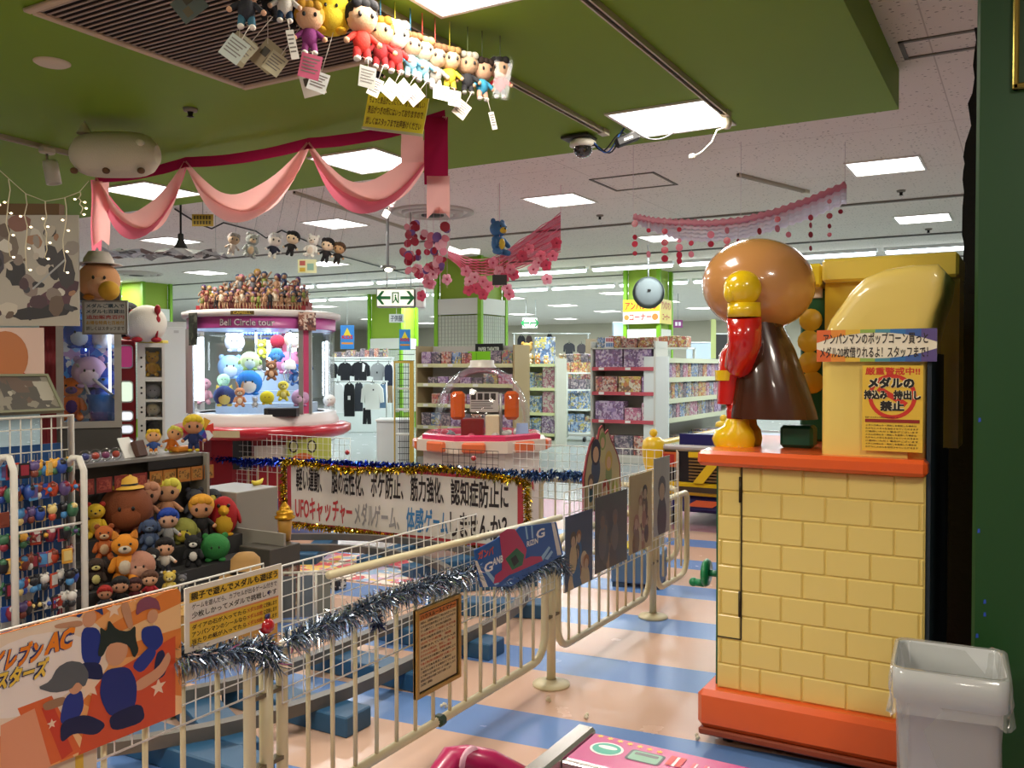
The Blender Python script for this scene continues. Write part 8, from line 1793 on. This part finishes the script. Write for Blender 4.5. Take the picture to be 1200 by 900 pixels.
b.sheet(rows, PR(['#8a8c88', '#c8ccc8', '#3a3a38', '#a8b0b0', '#6a5a50'], 5, .3, 3), smooth=False); b.build('sheet', t)
for s in (-.55, .55): b = MB(); b.tube([RT*s, RT*s+Vector((0, 0, HW-O3.z))], .002, M('#8a8a86', .5), 4); b.build('string', t)
hung('ball', 455, 226, 244, 7.3, 'small white plush charm hanging below the ribbon swag', '#e6e2e0', '#e6e2e0', '#d8b8c0', col='#8a8a84', zc=HW, grp=None, tg=tg(.5, '#eeeeee', .05, .06, .02), ears='round')
# ================================================================= pink flower and sequin garland
t = thing('sequin_garland', 'crimson sequin discs and pink blossoms hanging left of the net swag', 'garland', pd(500, 262, 9.0), rz=YAW); O4 = Vector(t.location)
def at4(px, py, D=9.0): return Matrix.Rotation(-YAW, 3, 'Z') @ (pd(px, py, D)-O4)
rng = random.Random(18); DC = [M('#9a1c34', .3), M('#b02a44', .3), M('#d0788a', .35), M('#6a4a8a', .35), M('#d8a0ac', .4)]
for i in range(52):
    px = rng.uniform(472, 524); py = rng.uniform(262, 322)-.25*abs(px-497); r_ = rng.uniform(.028, .052); p = at4(px, py, 9.0+rng.uniform(-.15, .15))
    b = MB(); b.lathe([(0, .004), (r_, .003), (r_, -.003), (0, -.004)], DC[int(rng.random()**1.6*5)], 14, Matrix.Rotation(R(90)+rng.uniform(-.5, .5), 4, 'X') @ Matrix.Rotation(rng.uniform(-.8, .8), 4, 'Y'), smooth=False); b.build('sequin_disc', t, p)
def flower_mesh(c, r_=.058):
    b = MB(); m_ = CLOTH(c, .5)
    for k in range(5): a = 2*math.pi*k/5; b.ball((r_*.55*math.cos(a), 0, r_*.55*math.sin(a)), (r_*.48, r_*.14, r_*.48), m_, 8)
    b.ball((0, -.012, 0), (r_*.2, r_*.2, r_*.2), M('#b83a5a', .6), 6); return b.mesh('blossom')
FM = [flower_mesh('#f0a8bc'), flower_mesh('#f6c8d4'), flower_mesh('#e0708c')]
for i in range(12): link('blossom', FM[i % 3], t, at4(rng.uniform(488, 525), rng.uniform(312, 350), 9.0+rng.uniform(-.1, .1)), (0, rng.uniform(0, 6), rng.uniform(-.6, .6)))
b = MB()
for i in range(7): x = 476+8*i; b.tube([at4(x, 355-abs(x-505)*.5-8), at4(x, 262), at4(500, 240)*Vector((1, 1, 0)).length if False else at4(x, 262)+Vector((0, 0, .1))], .002, M('#d8a0b0', .5), 4)
for i in range(3): p = at4(480+18*i, 262); b.tube([p, Vector((p.x, p.y, HW-O4.z))], .002, M('#d8a0b0', .5), 4)
b.build('threads', t); t.children[-1]['kind'] = 'stuff'
t = thing('net_swag', 'pink net swag with hanging blossoms over the green pillar', 'garland', pd(590, 290, 8.9), rz=YAW); O4 = Vector(t.location)
NET = GLASS((.93, .62, .70), .02, 'pink_net', .5)
top = [(525, 293), (545, 303), (565, 306), (585, 300), (610, 283), (635, 266), (657, 251)]; bot = [(525, 300), (545, 318), (565, 322), (590, 322), (615, 312), (640, 305), (657, 293)]
for dz, nm in ((0, 0), (.04, 1), (.08, 2)):
    b = MB(); b.sheet([[at4(x, lerp(y, bot[i][1], j/4), 8.9+dz+.03*math.sin(i*2+j)) for i, (x, y) in enumerate(top)] for j in range(5)], NET); b.build('net', t)
b = MB()
for j in range(6):
    for k in range(2): b.tube([at4(x, lerp(y, bot[i][1], j/5)+(2 if (i+k) % 2 else -2), 8.9+.04*k) for i, (x, y) in enumerate(top)], .006, M('#e08098', .6), 4)
b.build('net_cords', t); t.children[-1]['kind'] = 'stuff'
for i, (x, y) in enumerate(((546, 318), (550, 330), (558, 338), (566, 330), (556, 325), (549, 340), (572, 336), (585, 318), (590, 326), (598, 316), (583, 330), (602, 322), (597, 345), (594, 338), (612, 300), (620, 292), (631, 308), (640, 311), (634, 300), (641, 327), (652, 285), (648, 300), (625, 316), (566, 345), (578, 308))): link('blossom', FM[i % 3], t, at4(x, y, 8.88), (0, i*1.3, .3*math.sin(i*2)))
for px, py in ((657, 251), (527, 294)): b = MB(); p = at4(px, py, 8.9); b.tube([p, Vector((p.x, p.y, HW-O4.z))], .003, M('#d8a0b0', .5), 4); b.build('cord', t)
b = MB(); b.tube([at4(x, y, 8.8) for x, y in ((526, 291), (540, 296), (552, 294), (562, 295))], .025, M('#fff4ec', .4, emit=2.2), 8); b.build('white_tinsel', t)  # tinsel's brightness is painted in as emission, it is no lamp
hung('bear', 584, 258, 300, 8.85, 'blue and yellow plush riding on the pink net swag', '#3a6a98', '#d8b83a', '#3a6a98', col='#c8c4bc', zc=HW, grp=None, turn=.8)
t, w_, h_ = flat('black_card', 'black arrow-shaped card under the pink net swag', 'card', 577, 594, 322, 334, 8.8, M('#1a181a', .5), .01)
b = MB(); b.tube([(w_*.5, h_, -.005), (w_*.5, HW-t.location.z, -.005)], .003, M('#d8a0b0', .5), 4); b.build('string', t)
# ================================================================= honeycomb garland on the right
DG = 7.2; t = thing('honeycomb_garland', 'pink and white honeycomb paper garland with red discs above the caped figure', 'garland', pd(868, 265, DG), rz=YAW); O4 = Vector(t.location)
base = [(742, 255), (765, 263), (795, 269), (830, 271), (870, 267), (910, 257), (950, 243), (990, 226)]
fine = []
for i in range(len(base)-1):
    for k in range(9): fine.append((lerp(base[i][0], base[i+1][0], k/9), lerp(base[i][1], base[i+1][1], k/9)))
fine.append(base[-1])
for j in range(5):
    b = MB(); spread = [lerp(.15, 1, min(1, i/20)) for i in range(len(fine))]
    P = [at4(x, y+(j-2)*4.6*spread[i], DG+.04*j) for i, (x, y) in enumerate(fine)]; b.tube(P, [.034 if i % 2 else .018 for i in range(len(P))], CLOTH(['#e0a0b0', '#f0e0e8', '#f2f0f6', '#f4f4fa', '#f6f4fc'][j], .4), 6); b.build('paper_cord', t)
for px, py in ((742, 255), (990, 226), (868, 262)): b = MB(); p = at4(px, py, DG); b.tube([p, Vector((p.x, p.y, HW-O4.z))], .002, M('#d8c8cc', .5), 4); b.build('cord', t)
rng = random.Random(2)
for i, (x, ys) in enumerate(((744, (262, 278, 286, 297)), (760, (270, 298)), (779, (271, 284, 293, 303)), (796, (269, 282, 290, 299, 306)), (810, (285, 298)), (833, (286, 275)), (852, (270, 282, 290)), (865, (283,)), (890, (271,)), (911, (257, 268)), (924, (275,)), (950, (255, 264, 275, 291)), (972, (236, 253, 265, 275)), (985, (248,)))):
    top_y = 262 if x < 800 else 268 if x < 880 else 268-(x-880)*.36
    b = MB(); b.tube([at4(x, top_y-4, DG-.03), at4(x, max(ys)+3, DG-.03)], .0018, M('#d8d0d0', .4), 4); s_ = b.build('strand', t)
    for y in ys:
        b = MB(); r_ = rng.uniform(.016, .03); b.lathe([(0, .003), (r_, .002), (r_, -.002), (0, -.003)], DC[rng.randrange(3)], 12, Matrix.Rotation(R(90), 4, 'X') @ Matrix.Rotation(rng.uniform(-.9, .9), 4, 'Y'), smooth=False); b.build('disc', s_, at4(x, y, DG-.03))
